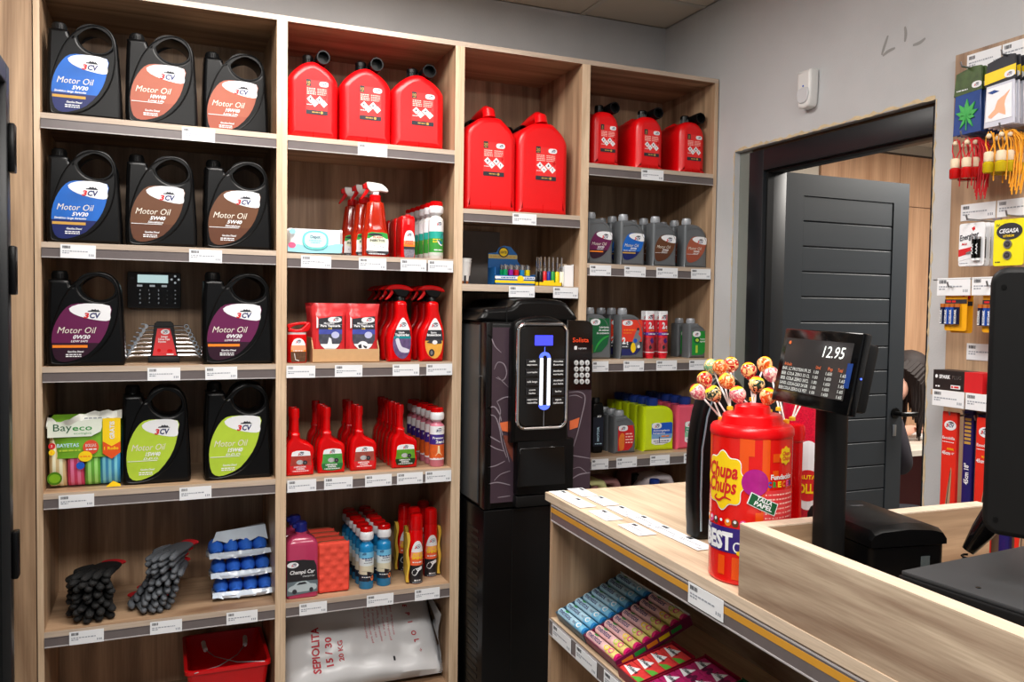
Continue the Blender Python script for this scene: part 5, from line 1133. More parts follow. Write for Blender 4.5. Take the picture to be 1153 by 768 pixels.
def coolant(label, bm, lm, grp, W=.160):
    t = T('coolant_jug', label, 'jug', group=grp); w = W / 2; D = .062
    P = smooth_poly([(-w, .004), (-w + .005, 0), (0, 0), (w - .005, 0), (w, .004), (w, .08), (w, .145), (w - .008, .172), (w - .030, .188), (.010, .193), (-w + .012, .193), (-w, .184), (-w, .1)], 2)
    g = G(); g.prism(P, 0, D, bm, .012, seg=3); g.lathe([(.022, .19), (.022, .2)], bm, -.020, D / 2); g.obj('body', t)
    g = G(); g.lathe([(.025, .194), (.026, .199), (.026, .222), (.023, .226)], mat('coolant_cap_blue', (22, 50, 130), .35), -.020, D / 2, 18)
    for i in range(18): a = 2 * PI * i / 18; g.tube([(-.020 + .026 * math.cos(a), D / 2 + .026 * math.sin(a), .2), (-.020 + .026 * math.cos(a), D / 2 + .026 * math.sin(a), .221)], .001, MATS['coolant_cap_blue'], 4)
    g.obj('cap', t)
    g = G(); y = -.0003; P = smooth_poly([(-.036, .118), (.060, .122), (.066, .116), (.066, .06), (.056, .036), (.02, .026), (-.02, .026), (-.036, .034)], 1); bands(g, P, [(.2, .072, lm[0]), (.072, .052, lm[1]), (.052, 0, WH)], y); y -= .0008
    g.flat(oval(-.012, .108, .024, .013, 20, 2.6), WH, y, .0004); logo(g, -.010, .101, .024, y - .0004); g.text('Anticongelante', -.030, .084, .008, WH, y, w=.082, bold=.02); g.text('Refrigerante', -.030, .073, .007, WH, y, w=.060, bold=.02)
    g.rect(.0, .004, .036, .060, NAVY, y, .0004); lines(g, .012, .05, .062, .006, ORG, y, 2); lines(g, -.026, .05, .042, .004, NAVY, y, 4); lines(g, -.018, .046, .034, .003, NAVY, y, 5); g.obj('label', t); return t
YG = mat('coolant_yellow_green', (200, 222, 20), .25, var=.06, coat=.2); PK_ = mat('coolant_pink', (226, 84, 110), .25, var=.06, coat=.2)
for (u, v, Y, bm, lm, nm, n) in ((741.5, 509, .055, YG, (BLU, mat('label_mid_blue', (120, 160, 206), .4)), 'yellow-green', 5), (778.5, 507, .055, PK_, (mat('label_jade', (50, 150, 110), .4), mat('label_jade_pale', (130, 190, 160), .4)), 'pink', 5)):
    o0 = None
    for i in range(n):
        l = '%s coolant jug with blue cap, %s in its row' % (nm, ORD[i])
        if o0 is None: o0 = coolant(l, bm, lm, nm + ' coolant jugs', .150); o = o0
        else: o = dup(o0, (0, 0, 0), 0, l)
        o.location = (FX(u, v, Y) - .001 * i, Y + .064 * i, D_); o.scale = (1, 1, .985)
# big jugs on the shelf below, tops seen over the counter
def bigjug(label, m, capm, capx):
    t = T('liquid_jug', label, 'jug', group='large jugs below the coolant shelf')
    P = smooth_poly([(-.085, .004), (-.08, 0), (.08, 0), (.085, .004), (.085, .15), (.085, .25), (.070, .30), (.045, .328), (-.045, .328), (-.070, .30), (-.085, .25), (-.085, .15)], 3)
    g = G(); g.prism(P, 0, .12, m, .02, holes=[[(p[0], p[1]) for p in oval(0, .285, .038, .017, 20, 3)]], seg=3); g.obj('body', t)
    if capm: g = G(); g.lathe([(.02, .27), (.022, .30), (.022, .318), (.018, .322)], capm, capx, .06 - .085, 16); g.obj('cap', t)
    return t
JW = mat('jug_milky_plastic', (196, 186, 190), .35); JP_ = mat('jug_pinkish_plastic', (150, 104, 104), .35); JY = mat('jug_pale_yellow', (214, 214, 150), .35)
for i, (u, v, Y, m, cm, l) in enumerate(((688, 545, .06, JP_, None, 'pinkish jug with handle, seen over the left end of the counter'), (728, 540, .18, JP_, BKM, 'pinkish jug set back, seen over the counter behind the white one'), (749, 545, .05, JW, MATS['coolant_cap_blue'], 'milky white jug with blue cap, seen over the counter edge'), (666, 550, .05, JY, BKM, 'pale yellow jug almost hidden behind the coffee machine'))):
    o = bigjug(l, m, cm, -.05); x = max(1.985, min(2.39, FX(u, v, Y))); o.location = (x, Y + .03, E_); 

# ================================================================ counter (its own frame: x away from the customer, y towards the shelves)
CM = Matrix.Translation((1.308, -.884, 0)) @ Matrix.Rotation(math.radians(-2.12), 4, 'Z'); CRZ = math.radians(-2.12)
def CP(x, y, z): return CM @ Vector((x, y, z))
W_C = wood('oak_counter_front', 1, (138, 112, 92), (204, 184, 160), 1.6, .5); W_CT = wood('oak_counter_top', 1, (176, 148, 120), (222, 200, 172), 1.2, .42)
ct = T('shop_counter', 'oak shop counter with raised till box and open candy shelf', 'counter', CP(0, 0, 0), CRZ)
YE = -2.6
g = G(); c = [(0, 0), (.012, 0)] + [(.50 - .03 + .03 * math.sin(a), -.03 + .03 * math.cos(a)) for a in [PI / 2 * i / 6 for i in range(7)]] + [(.50, -.78), (.60, -.78), (.60, YE), (0, YE)]
g.loft([[(x, y, z) for x, y in c] for z in (.978, 1.0)], W_CT, True, sm=False); g.obj('worktop', ct)
g = G(); g.box(-.0012, 0, YE, -.0, .9785, .9995, W_EY); g.obj('top_edging', ct)
g = G(); g.box(.004, .50, -.044, -.026, 0, .977, W_V); g.obj('end_panel', ct)
g = G(); g.box(.34, .356, YE, -.044, 0, .977, W_C); g.obj('back_panel', ct)
g = G(); g.box(.004, .34, -1.36, -1.342, 0, .977, W_V); g.obj('divider', ct)
g = G(); g.box(.002, .34, -1.342, -.044, .650, .667, W_CT); sh = g.obj('candy_shelf', ct)
g = G(); g.box(.004, .34, YE, -.044, .08, .098, W_CT); g.obj('bottom_shelf', ct)
for nm, z, o, ye in (('price_rail', .977, ct, YE), ('price_rail', .667, sh, -1.34)):
    g = G(); g.box(-.003, .0, ye, -.046, z - .044, z - .001, RAIL); g.box(-.0042, -.003, ye, -.046, z - .0445, z - .0415, LIP); g.box(-.0036, -.003, ye, -.046, z - .004, z - .001, LIP)
    if o is ct: g.box(-.0034, -.003, ye, -.046, z - .021, z - .008, mat('rail_amber_insert', (206, 148, 50), .4))
    g.obj(nm, o)
def ctag(par, x, y, z, wd, ht, M=None):
    o = tag_mesh(wd, ht).obj('price_tag', par); o.location = (x, y, z); o.rotation_euler = (0, 0, -PI / 2); return o
ctag(ct, -.0045, -.772, .979, .114, .040)
for y in (-.131, -.276, -.43, -.60): ctag(sh, -.0045, y, .663, .116, .038)
# raised box round the till
g = G(); g.box(.0005, .032, YE, -.864, 1.0005, 1.126, W_C); g.box(.032, .566, -.896, -.864, 1.0005, 1.126, W_X)
g.box(.0005, .032, YE, -.864, 1.126, 1.1285, W_EY); g.box(.032, .566, -.896, -.864, 1.126, 1.1285, W_EY); g.obj('till_surround', ct)
# loose paper price labels on the worktop
for i, (x, y) in enumerate([(.030, -.055), (.030, -.150), (.036, -.285), (.044, -.425), (.092, -.040), (.097, -.150), (.098, -.262), (.101, -.368), (.103, -.462), (.105, -.560)]):
    row = 0 if i < 4 else 1; k = i if i < 4 else i - 4
    g = tag_mesh(.100, .046); o = g.obj('paper_label'); tag(o, 'white paper label lying on the counter, %s from the far end in the %s row' % (['first', 'second', 'third', 'fourth', 'fifth', 'sixth'][k], ['outer', 'inner'][row]), 'label', 'paper labels on the counter top')
    o.matrix_world = CM @ Matrix.Translation((x + .023, y, 1.0012 + .0004 * (k % 2))) @ Matrix.Rotation(-PI / 2 + random.uniform(-.03, .03), 4, 'Z') @ Matrix.Rotation(-PI / 2, 4, 'X')

# ---- candy boxes on the slanted shelf
def candybox(name, label, y0, y1, x0, z0, L, tilt, h, cols, build, group):
    t = T(name, label, 'candy box', group=group); w = y0 - y1
    t.matrix_world = CM @ Matrix.Translation((x0, y0, z0)) @ Matrix.Rotation(-PI / 2, 4, 'Z') @ Matrix.Rotation(tilt, 4, 'X')
    build(t, w, L, h); return t
ALU = mat('roll_paper_white', (226, 236, 244), .35)
def roll_box(kind):
    def b(t, w, L, h):
        cb = mat('candy_box_' + kind, (60, 90, 110) if kind == 'blue' else (120, 20, 70), .4, var=.2)
        g = G(); g.box(0, w, 0, L, -h, -h + .002, cb); g.box(0, w, 0, .002, -h, -.002, cb); g.box(0, w, L - .002, L, -h, .004, CARD if 0 else WHP); g.box(0, .002, 0, L, -h, -.002, cb); g.box(w - .002, w, 0, L, -h, .0, cb)
        if kind == 'fruit': # printed side
            mk = g.mark(); 
            for i, c_ in enumerate((ORG, GRN, ORG, YEL, GRN)): g.box(w, w + .0006, .015 + .035 * i, .045 + .035 * i, -h + .008, -.008, c_)
        g.obj('tray', t)
        n = 8; a = mat('roll_body_' + kind, (176, 214, 236) if kind == 'blue' else (236, 190, 190), .3, var=.25, vs=90); e = mat('roll_end_' + kind, (20, 120, 190) if kind == 'blue' else (214, 20, 110), .3)
        b2 = mat('roll_fruit_' + kind, (120, 190, 225) if kind == 'blue' else (238, 214, 130), .35, var=.3, vs=120)
        for i in range(n):
            y = .014 + (L - .026) * i / (n - 1); r = .0118; z = -.0085
            def C(xa, xb, m, rr_=r, g=None): g.loft([[(q, y + rr_ * math.cos(p), z + rr_ * math.sin(p)) for p in [2 * PI * j / 14 for j in range(14)]] for q in (xa, xb)], m, True)
            g = G(); C(.006, w * .64, a, g=g); C(w * .64, w - .016, b2, g=g); C(w - .016, w - .005, e, r * 1.02, g); C(.004, .006, e, r * .9, g)
            mk = g.mark()
            g.text('mentos', .012, -.0058, .0130, NAVY, 0, w=.068, it=.0, bold=.012); g.disc(.038, .0085, .009, .0035, GRN, 0, .0004, 12)
            if kind == 'blue': g.text('MINT', .092, -.005, .007, NAVY, 0, w=.020); g.disc(.125, 0, .010, .007, WH, 0, .0004)
            else: g.disc(.108, 0, .010, .007, LIM if i % 2 else YEL, 0, .0004); g.disc(.128, .001, .009, .007, PNK, 0, .0005)
            a0 = math.radians(12); 
            g.wrap(mk, lambda c: Vector((c.x, y + (r + .0006 - c.y) * math.sin(-(c.z / r) * -1 - .15), z + (r + .0006 - c.y) * math.cos((c.z / r) - .15))) )
            g.obj('candy_roll', t)
    return b
candybox('mint_roll_box', 'open display box of pale blue mint rolls at the far end of the candy shelf', -.068, -.236, .004, .692, .215, .41, .026, None, roll_box('blue'), None)
candybox('fruit_roll_box', 'open display box of pink and yellow fruit candy rolls next to the mint rolls', -.240, -.408, .004, .695, .215, .40, .026, None, roll_box('fruit'), None)
def gum_box(kind, n):
    def b(t, w, L, h):
        base, ac = {'melon': ((214, 60, 60), (90, 170, 60)), 'berry': ((170, 30, 96), (90, 20, 60)), 'mint': ((20, 120, 60), (150, 210, 40))}[kind]
        bm = mat('gum_box_' + kind, (130, 14, 40) if kind != 'mint' else (10, 80, 50), .35); pm = mat('gum_pack_' + kind, base, .3, var=.3, vs=60); am = mat('gum_accent_' + kind, ac, .35, var=.3, vs=90)
        g = G(); g.box(0, w, 0, L, -h, -h + .002, bm); g.box(0, w, 0, .002, -h, .002, bm); g.box(0, w, L - .002, L, -h, .006, bm); g.box(0, .002, 0, L, -h, .003, bm); g.box(w - .002, w, 0, L, -h, .003, bm); g.obj('tray', t)
        for i in range(n):
            for j in range(4):
                x0_, x1_ = .003 + (w - .006) * i / n, .002 + (w - .006) * (i + 1) / n; yy0, yy1 = .004 + (L - .008) * j / 4, .003 + (L - .008) * (j + 1) / 4
                g = G(); g.box(x0_, x1_, yy0, yy1, -h + .004, 0, pm, .0015, seg=1); cx = (x0_ + x1_) / 2; cy = (yy0 + yy1) / 2; dx = x1_ - x0_; dy = yy1 - yy0
                def T2(P, m, z): g.loft([[(p[0], p[1], z) for p in P], [(p[0], p[1], z + .0004) for p in P]], m, True, sm=False)
                if kind == 'melon': T2([(cx + dx * .1, yy0 + .001), (x1_ - .002, yy0 + .001), (x1_ - .002, yy0 + dy * .5), (cx + dx * .28, yy0 + dy * .42)], am, .0002)
                else:
                    for k in range(3): T2([(cx + dx * (.18 + .14 * k) + .007 * math.cos(a), cy + dy * (-.2 + .2 * (k % 2)) + .007 * math.sin(a)) for a in [2 * PI * q / 10 for q in range(10)]], am, .0002 + .0001 * k)
                T2([(x0_ + dx * .02, cy - dy * .18), (x0_ + dx * .58, cy - dy * .42), (x0_ + dx * .50, cy + dy * .42)], WH, .0006)
                mk = g.mark(); g.text('Trident', 0, 0, dy * .26, INK, 0, w=dx * .52, bold=.03); g.wrap(mk, lambda c: Vector((x0_ + dx * .10 + c.x, cy + dy * (-.12) + c.z, .0014)))
                g.obj('gum_pack', t)
    return b
candybox('gum_box', 'display box of red watermelon chewing gum packs with green stripes', -.425, -.520, .0, .690, .15, .25, .026, None, gum_box('melon', 1), 'chewing gum display boxes')
candybox('gum_box', 'display box of purple berry chewing gum packs', -.530, -.660, .0, .694, .17, .24, .026, None, gum_box('berry', 2), 'chewing gum display boxes')
candybox('gum_box', 'display box of green mint chewing gum packs nearest the till', -.665, -.80, .0, .698, .17, .24, .026, None, gum_box('mint', 2), 'chewing gum display boxes')

# ---- lollipop drum
DRX, DRY, DR = .086, -.777, .0745
dz = 1.001; p = at(848, 478, 1, CP(DRX, DRY - DR * .2, 0).y); HR = p.z - dz
def curved(g, mk, R=DR): g.wrap(mk, lambda c: Vector(((R - c.y) * math.sin(c.x / R), -(R - c.y) * math.cos(c.x / R), c.z)))
dr = T('lollipop_drum', 'red lollipop drum with yellow flower logo and tiered lid', 'candy drum', CP(DRX, DRY, dz), CRZ + math.radians(-37))
DRD = mat('drum_red_print', (222, 26, 20), .22, var=.04, coat=.3); DRO = mat('drum_orange_print', (232, 84, 20), .25, coat=.3); VLT = mat('drum_violet', (52, 36, 120), .3, coat=.2)
g = G(); n = 40; g.lathe([(DR * .97, 0), (DR, .003), (DR, HR - .018)], DRD, 0, 0, n); g.obj('drum', dr)
g = G(); g.lathe([(DR * 1.01, HR - .020), (DR * 1.03, HR - .016), (DR * 1.02, HR - .006), (DR * .97, HR - .001), (DR * .76, HR + .001), (DR * .73, HR + .016), (DR * .69, HR + .019), (DR * .46, HR + .020), (DR * .43, HR + .033), (DR * .38, HR + .036)], RED, 0, 0, n)
g.obj('tiered_lid', dr)
g = G(); mk = g.mark(); y = .0006
for x0_, x1_, z0_, z1_ in ((-.020, -.004, .20, .27), (.020, .034, .10, .27), (-.006, .006, .235, .265), (.040, .054, .225, .24), (.040, .052, .195, .21), (-.03, -.012, .01, .05), (.010, .026, .11, .135), (-.105, -.09, .17, .27), (-.06, -.045, .015, .05)):
    g.grid(x0_, x1_, z0_ * HR / .285, z1_ * HR / .285, DRO, 0, 5)
z0 = HR - .100; fl = [(1 + .09 * math.cos(8 * a)) for a in [2 * PI * i / 64 for i in range(64)]]
def flower(cx, cz, rx, rz, m, y, cut=14):
    P = [(cx + rx * fl[i] * math.cos(2 * PI * i / 64), cz + rz * fl[i] * math.sin(2 * PI * i / 64)) for i in range(64)]
    for k in range(cut):
        Q = clipx(P, cx - rx * 1.15 + rx * 2.3 * k / cut, cx - rx * 1.15 + rx * 2.3 * (k + 1) / cut)
        if len(Q) > 2: g.flat(Q, m, y, .0003)
fx = -.054; flower(fx, z0, .0475, .0535, REDD, -.0002); flower(fx, z0, .0455, .0515, WH, -.0005); flower(fx, z0, .0440, .0495, YEL, -.0009)
g.text('Chupa', fx - .036, z0 + .006, .027, REDI, -.0014, w=.068, it=.2, bold=.03); g.text('Chups', fx - .036, z0 - .022, .027, REDI, -.0014, w=.066, it=.2, bold=.03)
stroke(g, [(fx - .012, z0 - .028), (fx - .018, z0 - .035), (fx - .006, z0 - .038), (fx + .006, z0 - .031), (fx + .020, z0 - .034)], .007, REDI, -.0013)
lx_, lz_ = .008, z0 + .002
for k in range(8):
    Q = clipx(oval(lx_, lz_, .0235, .0245, 32), lx_ - .024 + .006 * k, lx_ - .018 + .006 * k)
    if len(Q) > 2: g.flat(Q, mat('print_violet_ball', (170, 30, 130), .25, var=.35, vs=40), -.0016, .0003)
for a, b, m, h_ in ((-.002, .052, WH, .0215), (0, .050, DGR, .0190)):
    mk2 = g.mark(); g.grid(a, b, -h_ / 2, h_ / 2, m, -.0018 if m is WH else -.0022, 8); g.wrap(mk2, lambda c: Vector((c.x * .92 + c.z * .35, c.y, c.z + HR - .126 - (c.x - .0) * .42)))
g.text('TALLA', .010, HR - .128, .008, WH, -.0028, w=.030, rot=-.4, bold=.03); g.text('PAPEL', .006, HR - .137, .008, WH, -.0028, w=.034, rot=-.4, bold=.03)
g.grid(-.105, -.004, .058, .104, VLT, -.0003, 16); g.text('BEST', -.099, .064, .031, WH, -.0016, w=.070, bold=.05); g.disc(-.020, .070, .0085, .010, WH, -.0008, .0003); g.disc(-.020, .070, .005, .006, VLT, -.0012, .0003); g.disc(-.012, .060, .010, .005, YEL, -.0010, .0003)
g.text('THE', -.098, .097, .006, WH, -.0008, w=.014)
for i in range(7): g.disc(-.098 + .0145 * i, .114, .0066, .0070, [ORG, PNK, mat('print_choc', (90, 50, 40), .4), REDD, ORG, BRN, PNK][i], -.0006, .0003); g.disc(-.098 + .0145 * i, .116, .003, .003, WH, -.0010, .0003, 10)
g.grid(.024, .100, .06, HR - .112, mat('drum_pale_red_panel', (226, 60, 64), .3), -.0003, 10)
flower(.070, HR - .050, .0155, .0165, ORG, -.0004, 6); flower(.070, HR - .050, .0143, .0153, YEL, -.0008, 6); g.text('Chupa', .060, HR - .049, .007, REDI, -.0013, w=.020, it=.2, bold=.03); g.text('Chups', .060, HR - .058, .007, REDI, -.0013, w=.020, it=.2, bold=.03)
g.text('Fundación', .036, HR - .092, .009, WH, -.0006, w=.052, bold=.03)
for i, (ch, m) in enumerate(zip('CRECER', (BLU, GRN, YEL, ORG, PNK, PUR))): g.text(ch, .030 + .0105 * i, HR - .106, .010, m, -.0006, w=.008, bold=.05)
for i in range(12): lines(g, .027, .096, HR - .120 - .0085 * i, .0025, MATS['label_pale_print'], -.0006, i)
curved(g, mk); g.obj('printed_wrap', dr)
YR = mat('stick_socket_yellow', (250, 190, 40), .4); STK = mat('lollipop_stick', (240, 238, 236), .4)
DRM = Matrix.Translation(dr.location) @ Matrix.Rotation(dr.rotation_euler.z, 4, 'Z')
BASES = [(812, 471), (823, 474), (838, 476), (857, 477), (871, 476), (885, 474), (892, 471), (849, 462.5), (866, 462.5), (822, 459), (847, 449), (877, 460)]
def on_lid(u, v, zz): return at(u, v, 2, dz + zz)
sock = []
for i, (u, v) in enumerate(BASES):
    p = on_lid(u, v, HR + (.001 if i < 7 else .020 if i != 10 else .036)); g = G(); g.lathe([(.0065, -.004), (.0060, .002), (.003, .0035)], YR, 0, 0, 12); g.mul(0, DRM.inverted() @ Matrix.Translation(p)); g.obj('stick_socket', dr); sock.append(p)
def WR(n, a):
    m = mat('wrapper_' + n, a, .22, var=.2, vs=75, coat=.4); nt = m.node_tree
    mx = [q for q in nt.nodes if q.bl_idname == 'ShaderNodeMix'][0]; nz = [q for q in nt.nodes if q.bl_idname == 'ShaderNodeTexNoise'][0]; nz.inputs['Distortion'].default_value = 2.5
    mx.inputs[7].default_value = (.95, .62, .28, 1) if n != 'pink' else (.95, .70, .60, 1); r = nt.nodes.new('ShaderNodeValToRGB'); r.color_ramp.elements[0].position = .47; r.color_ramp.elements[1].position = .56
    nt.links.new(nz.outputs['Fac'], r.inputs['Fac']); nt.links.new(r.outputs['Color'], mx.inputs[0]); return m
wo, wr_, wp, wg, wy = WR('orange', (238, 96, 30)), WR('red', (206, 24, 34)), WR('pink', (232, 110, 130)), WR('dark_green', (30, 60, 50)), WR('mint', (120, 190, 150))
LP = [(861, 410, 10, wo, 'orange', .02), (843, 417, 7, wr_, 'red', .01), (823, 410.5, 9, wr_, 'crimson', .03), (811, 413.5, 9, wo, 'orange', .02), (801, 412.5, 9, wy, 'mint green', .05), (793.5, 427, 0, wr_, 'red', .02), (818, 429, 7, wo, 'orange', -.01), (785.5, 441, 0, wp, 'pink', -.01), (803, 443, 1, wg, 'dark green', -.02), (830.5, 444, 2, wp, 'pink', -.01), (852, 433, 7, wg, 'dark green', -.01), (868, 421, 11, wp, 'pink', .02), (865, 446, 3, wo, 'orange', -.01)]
LW = ['rearmost on the right', 'left of the rearmost', 'uppermost on the left', 'beside the crimson one', 'farthest back at the left', 'upper left in the drum', 'centre left in the drum', 'leftmost of all', 'just right of the leftmost', 'low at the centre', 'right of centre, front', 'by the display screen', 'lowest by the display screen']
for i, (u, v, bi, m, nm, off) in enumerate(LP):
    b = sock[bi]; dd = (b - CAM).length; ray = (at(u, v, 1, 0) - CAM).normalized(); c = CAM + ray * (dd + off + .01); d = (c - b); L_ = d.length
    t = T('lollipop', '%s lollipop on a white stick, %s' % (nm, LW[i]), 'lollipop', b, group='lollipops standing in the drum')
    t.rotation_euler = d.to_track_quat('Z', 'Y').to_euler()
    g = G(); g.tube([(0, 0, -.012), (0, 0, L_ - .008)], .0018, STK, 8); g.obj('stick', t)
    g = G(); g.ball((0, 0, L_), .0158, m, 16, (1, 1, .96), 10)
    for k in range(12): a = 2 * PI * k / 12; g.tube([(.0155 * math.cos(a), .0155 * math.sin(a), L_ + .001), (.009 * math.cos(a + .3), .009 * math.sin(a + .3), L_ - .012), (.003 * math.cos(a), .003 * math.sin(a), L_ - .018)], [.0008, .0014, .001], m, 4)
    g.lathe([(.0159 * math.cos(.62), L_ + .0153 * math.sin(.62)), (.0160 * math.cos(.9), L_ + .0155 * math.sin(.9)), (.0158 * .2, L_ + .0157)], YEL, 0, 0, 16, cap=True); g.lathe([(.007, L_ + .0148), (.003, L_ + .0164)], REDI, 0, 0, 10)
    g.obj('wrapped_candy', t)
# spare empty sticks leaning under the display
for i, (u, v, bi) in enumerate(((880, 459, 5), (896, 458, 6), (899, 461, 6))):
    b = sock[bi] + Vector((.004 * (i - 1), 0, 0)); ray = (at(u, v, 1, 0) - CAM).normalized(); c = CAM + ray * ((b - CAM).length + .01); g = G(); g.tube([b - (c - b) * .2, c + (c - b) * .8], .0018, STK, 8); o = g.obj('lollipop_stick'); tag(o, 'bare white lollipop stick at the right edge of the drum, %s' % ['left one', 'middle one', 'right one'][i], 'stick', 'bare sticks in the drum')

# red squeeze toy shaped bottle and glitter tube behind the pole
t = T('red_maraca_bottle', 'red glossy bottle with bulb base and long neck between drum and display pole', 'bottle', (1.540, -1.585, 1.001))
g = G(); g.lathe([(.024, 0), (.031, .008), (.033, .022), (.030, .040), (.020, .060), (.0165, .080), (.0155, .120), (.016, .235), (.019, .238), (.020, .262), (.017, .270)], REDD, 0, 0, 24); g.obj('bottle', t)
t = T('glitter_candy_tube', 'red glitter candy tube with round white and yellow label behind the red bottle', 'candy tube', (1.640, -1.50, 1.001), -.5)
GLT = mat('red_glitter', (206, 20, 50), .25, var=.8, vs=400)
g = G(); g.lathe([(.043, 0), (.045, .004), (.045, .300), (.043, .318), (.036, .324)], GLT, 0, 0, 28); g.obj('tube', t)
g = G(); mk = g.mark(); R = .0455
for k in range(8):
    Q = clipx(oval(0, .15, .036, .075, 32, 2), -.036 + .009 * k, -.027 + .009 * k)
    if len(Q) > 2: g.flat(Q, WH, 0, .0003)
for k in range(6):
    Q = clipx(oval(0, .128, .030, .034, 32, 2), -.030 + .010 * k, -.020 + .010 * k)
    if len(Q) > 2: g.flat(Q, REDI, -.0004, .0003)
g.text('LOLLO', -.027, .112, .020, YEL, -.001, w=.054, bold=.04); g.text('FRUTAS', -.022, .142, .009, YEL, -.001, w=.044, bold=.03); curved(g, mk, R); g.obj('label', t)
t = T('green_candy_jar', 'small green and white lidded candy jar behind the pole', 'jar', (1.628, -1.592, 1.001)); g = G(); g.lathe([(.018, 0), (.020, .003), (.020, .034)], GRN, 0, 0, 20); g.obj('jar', t); g = G(); g.lathe([(.021, .034), (.021, .044), (.016, .052)], WHP, 0, 0, 20); g.obj('lid', t)
# tall black rounded stand left of the drum
t = T('black_display_stand', 'tall black round-topped stand with pale edge strip behind the lollipop drum', 'stand', CP(.195, -.545, 1.001), CRZ)
g = G(); O = [(-.060, 0), (.060, 0), (.074, .03), (.078, .10), (.077, .20), (.066, .28), (.044, .335), (.018, .358), (-.018, .358), (-.044, .335), (-.066, .28), (-.077, .20), (-.078, .10), (-.074, .03)]
g.prism(smooth_poly(O, 3), 0, .045, BK, .012); g.obj('body', t)
g = G(); g.tube([(-.060, .0, .02), (-.064, -.002, .10), (-.063, -.002, .20), (-.052, -.002, .27), (-.035, -.002, .32)], .0022, mat('pale_blue_trim', (150, 176, 190), .3, .5), 8); g.obj('trim_strip', t)
t = T('metal_clip', 'small bent steel clip on the counter top behind the black stand', 'clip', CP(.40, -.085, 1.0005), .2)
g = G(); g.box(-.004, .03, -.012, .0, 0, .0015, STE); g.box(-.004, -.002, -.012, 0, 0, .012, STE); g.box(-.004, .03, -.012, 0, .0105, .012, STE); g.obj('clip', t)

# ---- customer display on its pole
t = T('customer_display', 'black customer price display on a pole reading 12.95', 'till display', CP(.142, -.924, 1.0), CRZ)
g = G(); g.loft([rrs(z, .046, .046, .014) for z in (.006, .40)], BKM); g.obj('pole', t)
g = G(); g.loft([rrs(z, .12, .12, .02) for z in (.0, .006)], BKM); g.obj('foot', t)
# screen frame: local x runs along the screen, -y is its front
TL, TR_, BL_ = Vector((.118, -.822, 1.470)), Vector((.098, -1.034, 1.4675)), Vector((.092, -.822, 1.340))
ex = (TR_ - TL).normalized(); ez = (TL - BL_); ez = (ez - ex * ez.dot(ex)).normalized(); ey = ez.cross(ex); WS, HS = (TR_ - TL).length, (TL - BL_).length + .002
SM = CM @ Matrix(((ex.x, ey.x, ez.x, BL_.x), (ex.y, ey.y, ez.y, BL_.y), (ex.z, ey.z, ez.z, BL_.z), (0, 0, 0, 1)))
SM = Matrix.Translation(t.location) .inverted() @ SM if False else (Matrix.Translation(t.location) @ Matrix.Rotation(CRZ, 4, 'Z')).inverted() @ SM
g = G(); g.box(0, WS, 0, .018, 0, HS, BKG, .003); g.box(.012, WS - .004, .018, .040, .008, HS - .014, BKM, .006); g.mul(0, SM); hs = g.obj('housing', t)
g = G(); a, b, c_, d_ = .016, WS - .016, .022, HS - .018
g.rect(a, b, c_, d_, mat('lcd_dark_glow', (46, 44, 44), .08, emit=.25, var=.15), -.0004)
y = -.0012; LW_ = mat('lcd_white_digits', (236, 240, 236), .3, emit=.75, var=0); LO = mat('lcd_orange_text', (200, 96, 50), .3, emit=.4, var=0)
g.text('12.95', b - .017, HS * .66, .020, LW_, y, w=.056, it=.15, al='RIGHT', bold=.0)
g.disc(a + .010, d_ - .008, .003, .003, LO, y); g.text('Articulo', a + .006, HS * .50, .006, LO, y, w=.022); 
for x, s in ((.58, 'Und'), (.76, 'Pvp'), (.90, 'Total')): g.text(s, a + (b - a) * (x - .04), HS * .50, .006, LO, y, w=.012)
GT = mat('lcd_grey_text', (190, 194, 190), .3, emit=.5, var=0)
for r, s in enumerate(('BAR. LC PROTEIN FR 25', 'BEB. COLA ZERO 33 CL', 'BEB. COLA ZERO 33CL', 'SAND. COLA-CAO 24 GR', 'BEB.COLA ZERO 0,5 PET')):
    z = HS * .44 - r * .0088; g.text(s, a + .003, z, .0058, GT, y, w=.082); g.text('1.00', a + (b - a) * .52, z, .0055, GT, y, w=.013); g.text('1.650', a + (b - a) * .70, z, .0055, GT, y, w=.016); g.text('1.65', b - .016, z, .0055, GT, y, w=.013)
g.box(WS - .021, WS - .008, y, y + .0002, HS * .32, HS * .62, mat('lcd_blue_edge', (20, 50, 110), .2, emit=.2)); g.mul(0, SM); g.obj('screen', t)
g = G(); g.disc(0, 0, .0015, .0015, mat('led_blue', (60, 90, 255), .3, emit=3, var=0), 0); g.mul(0, SM @ Matrix.Translation((WS + .0005, .012, HS * .46)) @ Matrix.Rotation(PI / 2, 4, 'Z')); g.obj('led', t)

